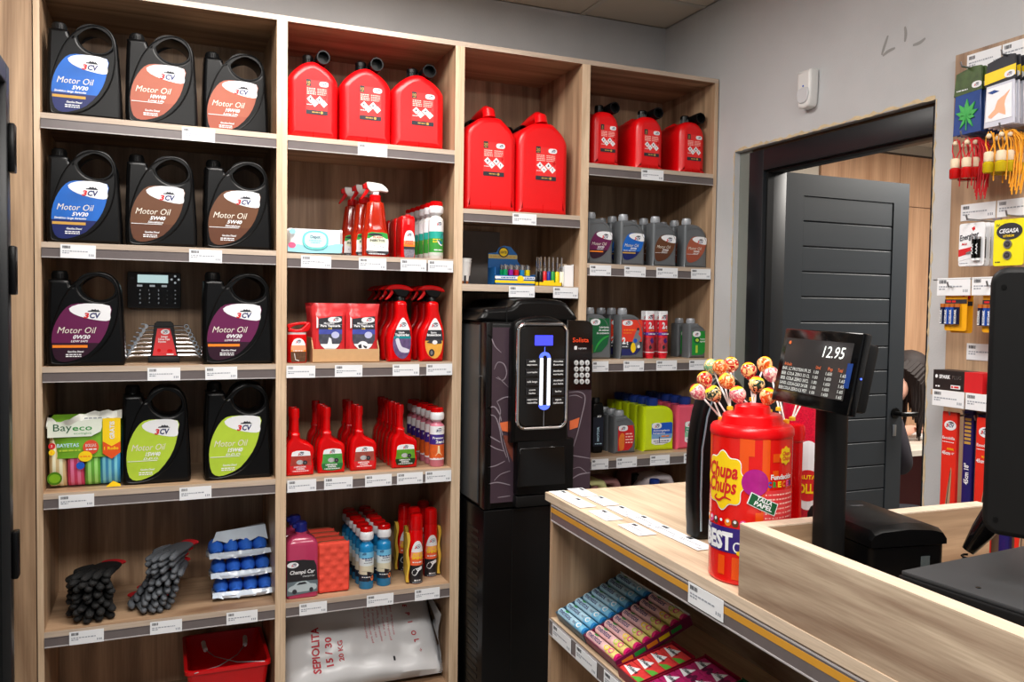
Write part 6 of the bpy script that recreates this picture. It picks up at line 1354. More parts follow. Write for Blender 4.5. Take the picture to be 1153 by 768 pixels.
# ---- receipt printer
t = T('receipt_printer', 'black receipt printer with rounded lid inside the oak till box', 'printer', CP(.205, -.80, 1.0005), CRZ - .12)
g = G(); g.loft([rrs(z, .150, .185, .012, .075, -.09) for z in (0, .098)], BK); g.box(.10, .118, -.1834, -.1822, .035, .08, mat('printer_chrome_latch', (150, 164, 168), .2, .8)); g.obj('case', t)
g = G(); n = 8
g.loft([[(x, y, z) for x, z in [(-.001, .100), (-.001, .116), (.006, .128), (.020, .134), (.075, .138), (.120, .134), (.143, .126), (.151, .112), (.151, .100)]] for y in (.003, -.05, -.12, -.172)] + [[(x, -.184, .100 + (z - .1) * .75) for x, z in [(-.001, .100), (-.001, .116), (.006, .128), (.020, .134), (.075, .138), (.120, .134), (.143, .126), (.151, .112), (.151, .100)]]], BK, True); 
mk = g.mark(); g.text('EPOSBOX', 0, 0, .008, GRY, 0, w=.042); g.wrap(mk, lambda c: Vector((.06 + c.x * .6, -.05 - c.x * .0 + c.z, .1385))); g.obj('lid', t)
# ---- cash drawer / keyboard top, monitor, scanner
t = T('cash_drawer', 'flat black cash drawer top inside the oak till box', 'cash drawer', CP(.0, 0, 1.0), CRZ)
g = G(); M = Matrix.Translation((.084, -1.133, 0)) @ Matrix.Rotation(math.radians(7), 4, 'Z'); mk = g.mark(); g.box(.0, .42, -.80, 0, .0005, .112, BKM, .004); g.box(.004, .416, -.796, -.004, .112, .119, mat('drawer_top_dark', (52, 53, 55), .55, var=.06), .002); g.mul(mk, M)
g.wrap(mk, lambda c: Vector((max(.036, c.x), c.y, c.z))); g.obj('drawer', t)
t = T('till_monitor', 'black till monitor seen from behind at the right edge', 'monitor', CP(.130, -1.232, 1.119), CRZ + math.radians(-62))
g = G(); hw_ = .36; g.prism(rr(hw_, .370, .022, hw_ / 2, .0775 + .370 / 2, n=5), 0, .035, BKM, .008)
g.lathe([(.0035, 0), (.0035, .001)], BK, 0, 0, 10)
for x, z in ((.018, .42), (.018, .10)): g.disc(x, z, .0035, .0035, BK, -.0004)
for i in range(5): g.rect(.055 + .0 * i, .061, .20 + .018 * i, .205 + .018 * i, BK, -.0002)
g.rect(.09, .15, .37, .385, BK, -.0002); g.obj('back_cover', t)
g = G(); g.box(.12, .22, .010, .06, .0008, .10, BK, .01); g.box(.06, .28, -.02, .16, .0005, .012, BK, .005); g.obj('stand', t)
t = T('barcode_scanner', 'glossy black handheld barcode scanner leaning beside the monitor', 'scanner', CP(.375, -1.012, 1.113), CRZ)
g = G(); a, b = Vector((-.004, 0, -.035 + .01)), Vector((.055, -.065, .13)); g.tube([a, a.lerp(b, .25), a.lerp(b, .55), a.lerp(b, .8), b], [.011, .019, .023, .024, .022], BKG, 16); g.tube([b, b + Vector((-.02, -.01, .04)), b + Vector((-.06, -.01, .055))], [.024, .026, .022], BKG, 14); g.obj('handle', t)
g = G(); P = [Vector((-.004, 0, -.02)) + Vector((-.006 - .03 * (i / 60) ** 2 + .006 * math.cos(i * 1.1), -.01 * i / 60 + .006 * math.sin(i * 1.1), -.012 - .07 * i / 60)) for i in range(60)]; g.tube(P, .0022, BK, 5); g.obj('coiled_cable', t)

# ================================================================ door, office, wall fittings
ANT = mat('anthracite_paint', (47, 52, 57), .45, var=.05, vs=8); ANTD = mat('anthracite_frame', (22, 25, 29), .4, var=.08)
fr = T('door_1', 'x', 'x'); del fr['label']; del fr['category']; fr['kind'] = 'structure'
g = G(); g.box(XW + .012, XW + .13, -.274, -.189, 0, 2.14, ANTD, .002); g.box(XW + .012, XW + .13, -1.069, -1.053, 0, 2.14, ANTD, .001); g.box(XW + .012, XW + .13, -1.053, -.274, 2.058, 2.14, ANTD, .002)
g.box(XW + .03, XW + .06, -.282, -.274, 0, 2.058, BKM); g.box(XW + .03, XW + .06, -1.053, -.282, 2.050, 2.058, BKM); g.obj('door_frame', fr)
RP = stucco('rough_mortar', (120, 124, 118)); g = G(); g.box(XW + .025, XW + .12, -.189, -.1135, 0, 2.154, RP); g.box(XW + .03, XW + .12, -1.069, -.1135, 2.14, 2.154, mat('raw_foam_filler', (92, 72, 50), .9, var=.4, vs=60)); g.obj('mortar_fill', fr)
# broken plaster edge round the opening
g = G(); PC = mat('exposed_plaster_cream', (206, 186, 150), .9, var=.25, vs=50); R = random.Random(5)
def ragged(p0, p1, out, n, w0, w1):
    A_, B_ = [], []
    for i in range(n + 1):
        q = i / n; y = p0[0] + (p1[0] - p0[0]) * q; z = p0[1] + (p1[1] - p0[1]) * q; wd = R.uniform(w0, w1); inn = R.uniform(-.004, .002)
        A_.append([g.b.verts.new((XW - .0015, y - out[0] * inn, z - out[1] * inn)), g.b.verts.new((XW - .0012, y + out[0] * wd, z + out[1] * wd)), g.b.verts.new((XW + .001, y + out[0] * wd, z + out[1] * wd))])
    for a, b in zip(A_, A_[1:]):
        for k in (0, 1): g.face([a[k], a[k + 1], b[k + 1], b[k]], PC)
ragged((-1.07, 2.155), (-.113, 2.155), (0, 1), 60, .004, .016); ragged((-.113, 2.155), (-.113, .3), (1, 0), 110, .002, .009); ragged((-1.07, .3), (-1.07, 2.155), (-1, 0), 110, .002, .010); g.obj('broken_plaster_edge', fr)
# door leaf standing open into the office
LX0, LX1, LY, LZ = 2.648, 3.335, -.25, 2.066
lf = G(); lf.box(LX0, LX1, LY + .012, LY + .045, .008, LZ, ANT)
lf.box(LX0, LX0 + .105, LY, LY + .012, .008, LZ, ANT); lf.box(LX1 - .088, LX1, LY, LY + .012, .008, LZ, ANT); lf.box(LX0 + .105, LX1 - .088, LY, LY + .012, LZ - .088, LZ, ANT); lf.box(LX0 + .105, LX1 - .088, LY, LY + .012, .008, .12, ANT)
leaf = lf.obj('door_leaf', fr)
z = .122; zs_ = []; H_ = (LZ - .088 - .122) / 18
bd = G(); bd.box(LX0 + .106, LX1 - .092, LY + .003, LY + .0125, .0025, H_ - .0025, ANT, .002, seg=1); first = bd.obj('door_board', leaf); first.location = (0, 0, .122)
for i in range(1, 18): o = first.copy(); COL.objects.link(o); o.parent = leaf; o.location = (0, 0, .122 + H_ * i)
g = G(); P = at(1003, 466, 1, LY - .01); g.lathe([(.024, 0), (.024, .006)], BK, 0, 0, 20); g.mul(0, Matrix.Translation((LX1 - .045, LY, P.z)) @ Matrix.Rotation(PI / 2, 4, 'X')); g.tube([(LX1 - .045, LY, P.z), (LX1 - .045, LY - .045, P.z), (LX1 - .06, LY - .052, P.z), (LX1 - .0, LY - .052, P.z + .001)] if 0 else [(LX1 - .045, LY, P.z), (LX1 - .045, LY - .042, P.z), (LX1 - .035, LY - .050, P.z), (LX1 + .03, LY - .050, P.z)], .010, BK, 10); g.obj('door_handle', leaf)
g = G(); g.box(LX1 - .056, LX1 - .036, LY - .004, LY, P.z - .10, P.z - .05, STE, .002); g.obj('lock_plate', leaf)
for z in (1.86, 1.05, .25):
    g = G(); g.tube([(LX0 - .012, LY + .03, z), (LX0 - .012, LY + .03, z + .11)], .011, BK, 12); g.box(LX0 - .05, LX0 - .004, LY + .026, LY + .034, z + .005, z + .105, BKM); g.obj('hinge', leaf)
# office shell
OX, OY, OZ = 5.6, .72, 2.5
PALE = stucco('office_pale_wall', (196, 186, 172))
g = G(); g.box(XW + .15, OX, OY, OY + .1, 0, OZ, PALE); S(g.obj('wall_office_back'))
g = G(); g.box(OX, OX + .1, -3.2, OY, 0, OZ, PALE); S(g.obj('wall_office_far'))
g = G(); g.box(XW + .15, OX, -3.2, OY, -.06, 0, mat('office_floor_tile', (150, 140, 130), .4)); S(g.obj('floor_office'))
g = G(); g.box(XW + .15, OX, -3.2, OY, OZ, OZ + .05, mat('office_ceiling_white', (206, 198, 186), .9)); S(g.obj('ceiling_office'))
g = G(); g.box(3.70, OX, OY - .016, OY - .012, 2.425, 2.44, mat('office_dark_trim', (60, 48, 40), .6)); S(g.obj('trim_1'))  # thin dark brown strip along the top of the panelling
pn = G(); pn.box(0, .596, 0, .016, 0, 1.0, W_O, .001, seg=1)
wp_ = T('wall_panelling', 'x', 'x'); del wp_['label']; del wp_['category']; wp_['kind'] = 'structure'
p0 = pn.obj('wall_panel', wp_)
k = 0
for (z0, z1) in ((.0, 2.132), (2.136, 2.428)):
    for i in range(3):
        o = p0 if k == 0 else p0.copy()
        if k: COL.objects.link(o); o.parent = wp_
        o.location = (3.73 + .6 * i, OY - .017, z0); o.scale = (1, 1, z1 - z0); k += 1
# desk, papers, woman
t = T('office_desk', 'white topped desk in the office behind the open door', 'desk', (4.28, .44, 0))
DW = wood('desk_white_laminate', 0, (206, 196, 182), (226, 218, 206), 1); g = G(); g.box(-.62, .75, -.27, .26, .772, .80, DW); g.obj('desktop', t); 
for sx in (-.5, .68): g = G(); g.box(sx, sx + .04, -.24, .24, 0, .77, BKM); g.obj('leg', t)
g = G(); g.box(-.48, .70, .10, .12, .25, .77, mat('desk_burgundy_panel', (96, 40, 44), .6)); g.obj('modesty_panel', t)
hd = at(1024, 478, 1, .47)
t = T('keyboard', 'pale computer keyboard on the office desk under the hand', 'keyboard', (hd.x - .03, .50, .8005)); g = G(); g.box(-.16, .22, -.07, .07, 0, .018, WHP, .004)
g.obj('case', t); g = G()
for i in range(14):
    for j in range(4): g.box(-.15 + .026 * i, -.128 + .026 * i, -.06 + .03 * j, -.034 + .03 * j, .018, .024, WHP)
ks = g.obj('keys', t); ks['kind'] = 'stuff'
t = T('office_chair', 'dark office chair the woman sits on, hidden behind the door leaf', 'chair', (3.30, .02, 0), -PI / 2)
g = G(); g.box(-.22, .22, -.22, .22, .42, .48, BKM, .03); g.obj('seat', t); g = G(); g.prism(rr(.40, .42, .06, 0, .72, n=4), -.26, -.22, BKM, .015); g.obj('backrest', t)
g = G(); g.tube([(0, 0, .06), (0, 0, .43)], .03, BKM); g.obj('column', t)
for i in range(5): a = 2 * PI * i / 5; g = G(); g.tube([(0, 0, .08), (.27 * math.cos(a), .27 * math.sin(a), .05)], .016, BKM, 6); g.ball((.27 * math.cos(a), .27 * math.sin(a), .026), .025, BK, 8); g.obj('base_arm', t)
hc = at(1021, 424, 1, .10)      # head centre
pt = T('person', 'seated woman with long dark hair bent over the office desk, mostly behind the door', 'person', (hc.x, .02, 0))
def skin(name, V, E_, R_, m, parent, root=0, sub=2):
    me = bpy.data.meshes.new(name); me.from_pydata(V, E_, []); o = bpy.data.objects.new(name, me); COL.objects.link(o); o.parent = parent
    md = o.modifiers.new('skin', 'SKIN'); md.use_smooth_shade = True
    for i, r in enumerate(R_):
        sv = me.skin_vertices[0].data[i]; sv.radius = (r, r) if not isinstance(r, tuple) else r; sv.use_root = i == root
    s_ = o.modifiers.new('sub', 'SUBSURF'); s_.levels = sub; s_.render_levels = sub; me.materials.append(m); return o
SKN = mat('skin', (222, 168, 146), .5, var=.06); HAIR = mat('dark_brown_hair', (34, 23, 20), .75, var=.4, vs=60); TOP = mat('dark_sweater', (44, 40, 48), .8, var=.1)
hz = hc.z; hy = hc.y - .02
bxo = -.42
V = [(bxo - .04, .0, .52), (bxo - .01, .0, .72), (bxo + .05, .0, .94), (bxo + .16, .02, 1.06), (bxo + .27, hy * .6, hz - .10), (-.03, hy, hz - .01), (.0, hy, hz + .05),
     (bxo + .06, .17, .99), (bxo + .14, .28, .86), (hd.x - hc.x - .17, .38, .85), (hd.x - hc.x - .055, .40, .868), (bxo + .06, -.17, .99), (bxo + .10, -.20, .80), (bxo + .18, -.04, .82), (bxo + .23, .08, .84),
     (bxo + .06, .10, .53), (bxo + .36, .11, .54), (bxo + .38, .11, .10), (bxo + .48, .11, .035), (bxo + .06, -.10, .53), (bxo + .36, -.11, .54), (bxo + .38, -.11, .10), (bxo + .48, -.11, .035)]
Ed = [(0, 1), (1, 2), (2, 3), (3, 4), (4, 5), (5, 6), (2, 7), (7, 8), (8, 9), (9, 10), (2, 11), (11, 12), (12, 13), (13, 14), (0, 15), (15, 16), (16, 17), (17, 18), (0, 19), (19, 20), (20, 21), (21, 22)]
Rr = [.14, .12, .13, .058, .052, .086, .075, .055, .042, .030, .034, .055, .042, .030, .034, .085, .06, .042, .035, .085, .06, .042, .035]
for side, hnd in ((1, 10), (-1, 14)):
    bx, by, bz = V[hnd]
    for k in range(5):
        i0 = len(V); off = (-.034 + .017 * k) if k < 4 else -.040 * side
        if k < 4: V += [(bx + .045, by + off, bz + .006), (bx + .080, by + off * 1.1, bz - .004), (bx + .100 - .004 * abs(k - 1.5), by + off * 1.1, bz - .022)]
        else: V += [(bx + .018, by + off, bz - .004), (bx + .045, by + off * 1.25, bz - .012), (bx + .062, by + off * 1.2, bz - .020)]
        Ed += [(hnd, i0), (i0, i0 + 1), (i0 + 1, i0 + 2)]; Rr += [.010, .009, .008]
skin('body', V, Ed, Rr, SKN, pt, 0)
TV = [V[i] for i in (0, 1, 2, 7, 8, 9, 11, 12, 13, 15, 16, 17, 19, 20, 21)]; TV[5] = tuple(Vector(V[8]).lerp(Vector(V[9]), .85)); TV[8] = tuple(Vector(V[12]).lerp(Vector(V[13]), .85))
skin('sweater', [TV[i] for i in range(9)] + [(bxo + .12, .01, 1.03)], [(0, 1), (1, 2), (2, 3), (3, 4), (4, 5), (2, 6), (6, 7), (7, 8), (2, 9)], [.155, .135, .145, .068, .052, .042, .068, .052, .042, .075], TOP, pt, 0)
skin('trousers', [TV[i] for i in (0, 9, 10, 11, 12, 13, 14)], [(0, 1), (1, 2), (2, 3), (0, 4), (4, 5), (5, 6)], [.158, .098, .072, .055, .098, .072, .055], mat('dark_trousers', (30, 32, 42), .8), pt, 0)
HM = Matrix.Translation((.0, hy, hz)) @ Matrix.Rotation(math.radians(52), 4, 'Y')      # head bent forward and down, face to +x
g = G()
g.ball((-.014, 0, .022), .106, HAIR, 20, (1.0, .96, 1.08), 12); g.mul(0, HM)
for i in range(30):
    a = PI * (.12 + 1.76 * i / 29); r = .094; p = HM @ Vector((r * math.cos(a) * .95, r * math.sin(a), .03)); q = HM @ Vector((r * math.cos(a) * 1.08, r * math.sin(a) * 1.06, -.045)); L_ = .10 + .05 * abs(math.sin(i * 2.3))
    g.tube([p, q, q + Vector((.008, .004 * math.sin(i), -.04)), q + Vector((.014 + .008 * math.sin(i * 5), .006 * math.sin(i * 3), -.07 - L_ * .4)), q + Vector((.010 + .010 * math.sin(i * 7), .0, -.07 - L_))], [.024, .022, .016, .010, .003], HAIR, 7)
g.obj('hair', pt)
g = G(); EW = mat('eye_white', (236, 232, 228), .3)
for s in (-1, 1): g.ball((.078, s * .030, .004), .011, EW, 10); g.ball((.087, s * .030, .003), .005, INK, 8); g.tube([(.086, s * .016, .024), (.086, s * .032, .028), (.078, s * .046, .022)], .0025, HAIR, 5)
g.tube([(.080, -.02, -.052), (.086, 0, -.050), (.080, .02, -.052)], .004, mat('lips', (180, 90, 90), .5), 6); g.mul(0, HM); g.obj('eyes_and_mouth', pt)
g = G(); g.tube([(.084, 0, .010), (.100, 0, -.016), (.092, 0, -.026)], [.006, .010, .008], SKN, 8); g.mul(0, HM); g.obj('nose', pt)

# motion detector on the door wall
t = T('motion_sensor', 'white motion sensor on the grey wall above the door', 'sensor', (XW - .0005, -.545, 2.305), -PI / 2)
g = G(); g.prism(smooth_poly([(-.030, -.055), (-.020, -.066), (.0, -.070), (.020, -.066), (.030, -.055), (.034, 0), (.034, .058), (.026, .066), (-.026, .066), (-.034, .058), (-.034, 0)], 2), -.042, 0, WHP, .009); g.obj('case', t)
g = G(); g.prism(smooth_poly([(-.024, -.042), (0, -.052), (.024, -.042), (.026, .0), (-.026, .0)], 2), -.047, -.040, mat('sensor_lens_white', (206, 208, 212), .3), .004); g.disc(0, .010, .004, .003, BLU, -.0425); g.obj('lens', t)
# scuffs on the wall (dark rubber marks)
g = G(); SC = mat('wall_scuff_grey', (150, 150, 149), .9)
for L_ in ([(1000, 40), (996, 52), (993, 62)], [(1019, 30), (1020, 38), (1019, 47)], [(1042, 43), (1036, 48), (1028, 51)], [(1008, 54), (1000, 58), (994, 63)]):
    P = [at(u, v, 0, XW) for u, v in L_]; P = [Vector((-p.y, p.z)) for p in P]
    mk = g.mark(); stroke(g, [tuple(p) for p in P], .018, SC, 0, .0004); g.wrap(mk, lambda c: Vector((XW - .0006, -c.x, c.z)))
o = g.obj('trim_2'); S(o)

# ---- pegboard display on the right wall: local x runs towards the camera, y into the wall
def BM(X, Y, Z): return Matrix.Translation((X, Y, Z)) @ Matrix.Rotation(-PI / 2, 4, 'Z')
bd = T('hanging_display_board', 'oak display board with hooks on the wall right of the door', 'display board', (0, 0, 0))
g = G(); g.box(XW - .018, XW - .0005, -2.35, -1.150, .60, 2.262, W_V); g.obj('board', bd)
g = G(); g.box(XW - .019, XW - .0178, -2.35, -1.150, .60, 2.262, W_V); 
g.b.free()
def strip(name_par, X, Y0, Z0, w, h, n=1):
    for i in range(n):
        g = tag_mesh(w, h); g.box(-w / 2 - .001, w / 2 + .001, 0, .0015, -h - .001, .001, WHP); o = g.obj('price_tag', name_par); o.location = (X, Y0 - w / 2 - i * (w + .006), Z0); o.rotation_euler = (0, 0, -PI / 2)
strip(bd, XW - .0195, -1.190, 2.250, .104, .050, 3); strip(bd, XW - .0195, -1.187, 1.820, .108, .046, 3); strip(bd, XW - .0195, -1.222, 1.418, .108, .046, 3)
def hook(Y, Z, L=.12):
    g = G(); g.tube([(XW - .018, Y, Z), (XW - .018 - L, Y, Z), (XW - .022 - L, Y, Z + .012)], .0028, STE, 6); g.box(XW - .0225, XW - .018, Y - .012, Y + .012, Z - .010, Z + .010, STE); g.obj('hook', bd)
for Y, Z in ((-1.268, 2.185), (-1.388, 2.185), (-1.508, 2.185), (-1.275, 1.995), (-1.39, 1.995), (-1.510, 1.995), (-1.302, 1.762), (-1.418, 1.762), (-1.25, 1.58), (-1.37, 1.58)): hook(Y, Z)
def hang(name, label, cat, group, X, Y, Z, build):
    t = T(name, label, cat, group=group); t.matrix_world = BM(X, Y, Z); build(t); return t
FB = mat('freshener_blue_film', (52, 78, 140), .18, var=.3, vs=20); OLV = mat('header_camouflage_green', (62, 84, 40), .5, var=.7, vs=50); FS = mat('freshener_silver_film', (206, 208, 222), .15, var=.15, vs=20)
LF = mat('leaf_green', (60, 168, 80), .4, var=.2)
def fres(kind):
    def b(t):
        w, h = .088, .175; g = G(); g.prism([(-w / 2, -h), (w / 2, -h), (w / 2 - .004, -.06), (-w / 2 + .004, -.06)], 0, .006, FB if kind == 0 else FS, .0028); g.obj('sachet', t)
        g = G(); g.prism([(-w / 2, -.066), (w / 2, -.060), (w / 2 - .006, .005), (.012, .008), (-w / 2 + .006, -.004)], -.0005, .0065, OLV if kind == 0 else INK, .0005)
        if kind: g.flat([(-w / 2, -.060), (w / 2, -.050), (w / 2, -.022), (-w / 2, -.030)], YEL if kind == 1 else ORG, -.0008)
        g.flat(oval(.028, -.045, .015, .009, 18, 2.4), WH, -.0016); logo(g, .028, -.049, .014, -.0024)
        if kind == 0: lines(g, -.035, .0, -.052, .003, WH, -.001)
        g.obj('header_card', t)
        g = G()
        if kind == 0:
            P = []
            for k in range(7):
                a = -PI / 2 + (k - 3) * .62 + PI; L_ = (.026, .036, .042, .046, .042, .036, .026)[k]; d = Vector((math.cos(a + 0), math.sin(a)))
                d = Vector((math.sin((k - 3) * .62), math.cos((k - 3) * .62))); n_ = Vector((-d.y, d.x)); c = Vector((0, -.125))
                g.prism([tuple(c), tuple(c + d * L_ * .5 - n_ * .008), tuple(c + d * L_), tuple(c + d * L_ * .5 + n_ * .008)], -.004, .0005, LF, .0012, seg=1)
            for s in (-1, 1): g.prism([(0, -.125), (s * .014, -.140), (s * .020, -.158), (s * .006, -.145)], -.004, .0005, LF, .001, seg=1)
            g.tube([(0, -.003, -.125), (0, -.003, -.165)], .0015, LF, 5); g.obj('leaf_air_freshener', t)
        else:
            g.flat(smooth_poly([(-.030, -.145), (-.012, -.130), (-.004, -.108), (.014, -.098), (.030, -.086), (.020, -.104), (.016, -.122), (.020, -.150), (.0, -.140), (-.02, -.152)], 2), mat('freshener_pale_orange', (240, 176, 140), .4), -.0012)
            g.flat([(-.036, -.072), (.034, -.068), (.036, -.158), (-.038, -.160)], mat('freshener_white_tray', (240, 240, 246), .25), -.0004); g.flat([(-.034, -.082), (-.014, -.078), (.0, -.084), (-.02, -.088)], FB, -.0012); g.obj('moulded_figure', t)
    return b
f0 = hang('air_freshener_pack', 'blue air freshener pack with green leaf, front of the left hook', 'air freshener', 'air freshener packs with green leaf', 2.40, -1.268, 2.178, fres(0))
for i in range(1, 6): o = dup(f0, (0, 0, 0), None, 'blue air freshener pack with green leaf, %s along the left hook' % ORD[i]); o.location = (2.40 + .0145 * i, -1.268 - .001 * i, 2.178); o.rotation_euler = (0, 0, -PI / 2)
f1 = hang('air_freshener_pack', 'silver air freshener pack with yellow header, front of the middle hook', 'air freshener', 'silver air freshener packs', 2.385, -1.375, 2.178, fres(1))
for i in range(1, 4): o = dup(f1, (2.385 + .018 * i, -1.375, 2.178), None, 'silver air freshener pack with yellow header, %s along the middle hook' % ORD[i]); o.rotation_euler = (0, 0, -PI / 2)
f2 = hang('air_freshener_pack', 'silver air freshener pack with orange header at the right picture edge', 'air freshener', None, 2.39, -1.492, 2.172, fres(2))
RS, OS = mat('red_cord', (200, 16, 30), .6), mat('orange_cord', (236, 160, 30), .6); CRK = mat('wooden_stopper', (226, 206, 176), .7)
def perfume(kind):
    rl = mat('perfume_red', (190, 20, 20), .12, var=.2) if kind == 0 else mat('perfume_amber', (196, 170, 20), .12, var=.2); cord = RS if kind == 0 else OS
    def b(t):
        g = G(); g.lathe([(.012, -.098), (.0145, -.094), (.0145, -.072), (.008, -.066)], rl, 0, 0, 14); g.obj('vial', t)
        g = G(); g.lathe([(.0115, -.068), (.0125, -.064), (.0125, -.046), (.010, -.042)], CRK, 0, 0, 14); g.obj('stopper', t)
        g = G()
        for s in (-1, 1): g.tube([(s * .003, 0, -.042), (s * .012, .002, -.020), (s * .010, .0, .0), (s * .003, .0, .012)], .0017, cord, 5)
        g.tube([(.009, .003, .008), (.014, .004, -.03), (.012, .006, -.08), (.014, .002, -.12)], .0017, cord, 5); g.obj('cord', t)
        g = G(); g.ball((0, -.002, .0), .007, CRK, 10); g.obj('bead', t)
    return b
for kind, (yy, xx, nm, grp) in enumerate(((-1.262, 2.385, 'red', 'red hanging perfume vials'), (-1.372, 2.375, 'yellow', 'yellow hanging perfume vials'))):
    q0 = None
    for i in range(6):
        l = '%s hanging perfume vial with cord, %s' % (nm, ['front left', 'front right', 'second pair left', 'second pair right', 'third pair left', 'third pair right'][i])
        Y = yy + .014 - .034 * (i % 2) - .002 * i; X = xx + .028 * (i // 2)
        if q0 is None: q0 = hang('perfume_vial', l, 'perfume vial', grp, X, Y, 1.978, perfume(kind)); o = q0
        else: o = dup(q0, (X, Y, 1.978 - .002 * (i % 3)), -PI / 2 + random.uniform(-.2, .2), l)
    g = G(); cord = (RS, OS)[kind]
    for k in range(12): x = .004 + .003 * k; g.tube([(x * .5, .02 + .004 * (k % 5), .012), (x + .012, .02 + .006 * (k % 4), -.02), (x + .016 + .004 * math.sin(k * 2), .018 + .005 * (k % 3), -.08 - .006 * (k % 3)), (x + .012, .018, -.13 - .010 * (k % 4))], .0019, cord, 5)
    t = T('cord_tassel', '%s cord ends hanging beside the %s perfume vials' % (nm, nm), 'cord'); t.matrix_world = BM(xx + .004, yy - .014, 1.978); o = g.obj('cords', t); o['kind'] = 'stuff'
def card_flat(g, w, h, m, th=.002, r=.006): g.prism([(a, b - h / 2) for a, b in rr(w, h, r, 0, 0, 3)], 0, th, m)
def energ(t):
    g = G(); card_flat(g, .078, .118, WH); g.obj('card', t)
    g = G(); g.text('Energizer', -.036, -.048, .016, INK, -.0005, w=.060, it=.3, rot=.16, bold=.02); g.text('MAX', -.030, -.060, .006, REDI, -.0005, w=.018, it=.3, bold=.03)
    g.flat([(-.039, -.092), (.012, -.078), (.012, -.064), (-.039, -.072)], REDI, -.0005); g.flat([(-.039, -.092), (.012, -.082), (.012, -.095), (-.039, -.104)], WH, -.0004)
    g.tube([(-.012, -.003, -.083), (.004, -.003, -.079)], .003, STE, 8); lines(g, -.036, -.01, -.110, .002, INKG, -.0005); g.flat([(.0, -.014), (.008, -.010), (.010, -.018), (.004, -.022)], REDI, -.0005); g.obj('print', t)
    for i in range(2):
        g = G(); x = .012 + .0135 * i; g.tube([(x, -.006, -.098), (x, -.006, -.046)], .006, BKG, 10); g.tube([(x, -.006, -.046), (x, -.006, -.040)], .0062, STE, 10); g.tube([(x, -.006, -.104), (x, -.006, -.098)], .006, WH, 10); g.text('AAA', x + .002, -.088, .006, WH, -.0125, rot=PI / 2, w=.03, bold=.02); g.obj('battery', t)
e0 = hang('battery_blister', 'white battery blister card with red band and black cells, front one', 'batteries', 'white battery blister cards', 2.395, -1.300, 1.754, energ)
for i in (1, 2): o = dup(e0, (2.395 + .018 * i, -1.302, 1.754), -PI / 2, 'white battery blister card with red band, %s on its hook' % ORD[i])
def ceg(t):
    g = G(); card_flat(g, .085, .122, mat('coin_card_yellow', (238, 226, 30), .35)); g.obj('card', t)
    g = G(); g.flat(oval(.002, -.032, .036, .022, 30), INK, -.0005); g.text('CEGASA', -.026, -.036, .011, WH, -.0014, w=.054, it=.2, bold=.03); g.text('LITHIUM', -.014, -.047, .006, YEL, -.0014, w=.030, bold=.03); g.text('3V', -.036, -.018, .007, INK, -.0005, bold=.02); lines(g, -.036, -.02, -.112, .003, INK, -.0005); g.obj('print', t)
    for i in range(2):
        z = -.066 - .029 * i; g = G(); g.lathe([(.0115, 0), (.0115, .003)], STE, 0, 0, 20); g.mul(0, Matrix.Translation((-.001, -.0005, z)) @ Matrix.Rotation(PI / 2, 4, 'X')); g.disc(-.001, z, .008, .008, INK, -.0036, .0004); g.text('3V', -.005, z - .003, .006, STE, -.0042); g.obj('coin_cell', t)
c0 = hang('coin_cell_blister', 'yellow coin cell blister card with black oval, right of the white battery cards', 'batteries', None, 2.39, -1.412, 1.754, ceg)
def kod(t):
    g = G(); card_flat(g, .070, .112, mat('battery_card_amber', (240, 170, 20), .4)); g.obj('card', t)
    g = G(); g.flat([(-.035, -.036), (.035, -.036), (.035, -.024), (-.035, -.024)], INK, -.0005); lines(g, -.03, .0, -.030, .005, REDI, -.0014, 2); g.disc(.024, -.012, .005, .005, REDI, -.0005); g.obj('print', t)
    for i in range(4):
        g = G(); x = -.036 + .0152 * i; g.tube([(x, -.007, -.094), (x, -.007, -.046)], .0070, mat('battery_blue', (40, 86, 180), .25, .3) if i in (1, 2) else mat('battery_navy', (24, 32, 70), .25, .3), 12); g.tube([(x, -.007, -.046), (x, -.007, -.036)], .0071, mat('battery_copper', (220, 130, 60), .25, .5), 12)
        g.text('KODAK', x + .003, -.092, .007, WH, -.0142, rot=PI / 2, w=.040, bold=.03); g.obj('battery', t)
k0 = hang('battery_blister', 'amber battery blister card with four blue cells, left hook above the shelf', 'batteries', 'amber battery blister cards', 2.395, -1.258, 1.568, kod)
dup(k0, (2.415, -1.26, 1.562), -PI / 2, 'amber battery blister card, second on the left hook'); dup(k0, (2.40, -1.372, 1.566), -PI / 2, 'amber battery blister card half hidden behind the monitor')
strip(bd, 2.385, -1.204, 1.603, .104, .048, 3)
g = G(); g.tube([(2.386, -1.19, 1.60), (2.386, -1.66, 1.60)], .0022, STE, 6); [g.tube([(2.386, y, 1.60), (XW - .018, y, 1.60)], .0022, STE, 6) for y in (-1.20, -1.62)]; g.obj('tag_carrier', bd)
# small shelf with the spark plug box
g = G(); g.box(2.372, XW - .018, -1.80, -1.205, 1.272, 1.287, W_Y); sh2 = g.obj('ledge', bd); strip(sh2, 2.370, -1.213, 1.287, .100, .044, 5)
t = T('spark_plug_box', 'black and red spark plug box on the small ledge', 'box'); t.matrix_world = BM(2.380, -1.205, 1.2875)
g = G(); g.box(.0, .100, 0, .060, 0, .056, mat('spark_box_black', (36, 28, 28), .45)); g.box(.100, .155, 0, .06, 0, .056, REDI); g.obj('carton', t)
g = G(); g.text('SPARK', .020, .033, .010, WH, -.0002, w=.036, bold=.04); g.text('PLUG', .062, .033, .010, STE, -.0002, w=.028); g.disc(.011, .038, .004, .005, WH, -.0002); lines(g, .008, .022, .010, .004, WH, -.0002); g.flat([(.058, .006), (.088, .006), (.088, .016), (.058, .016)], WH, -.0002); lines(g, .060, .086, .011, .005, REDI, -.0012); g.obj('print', t)
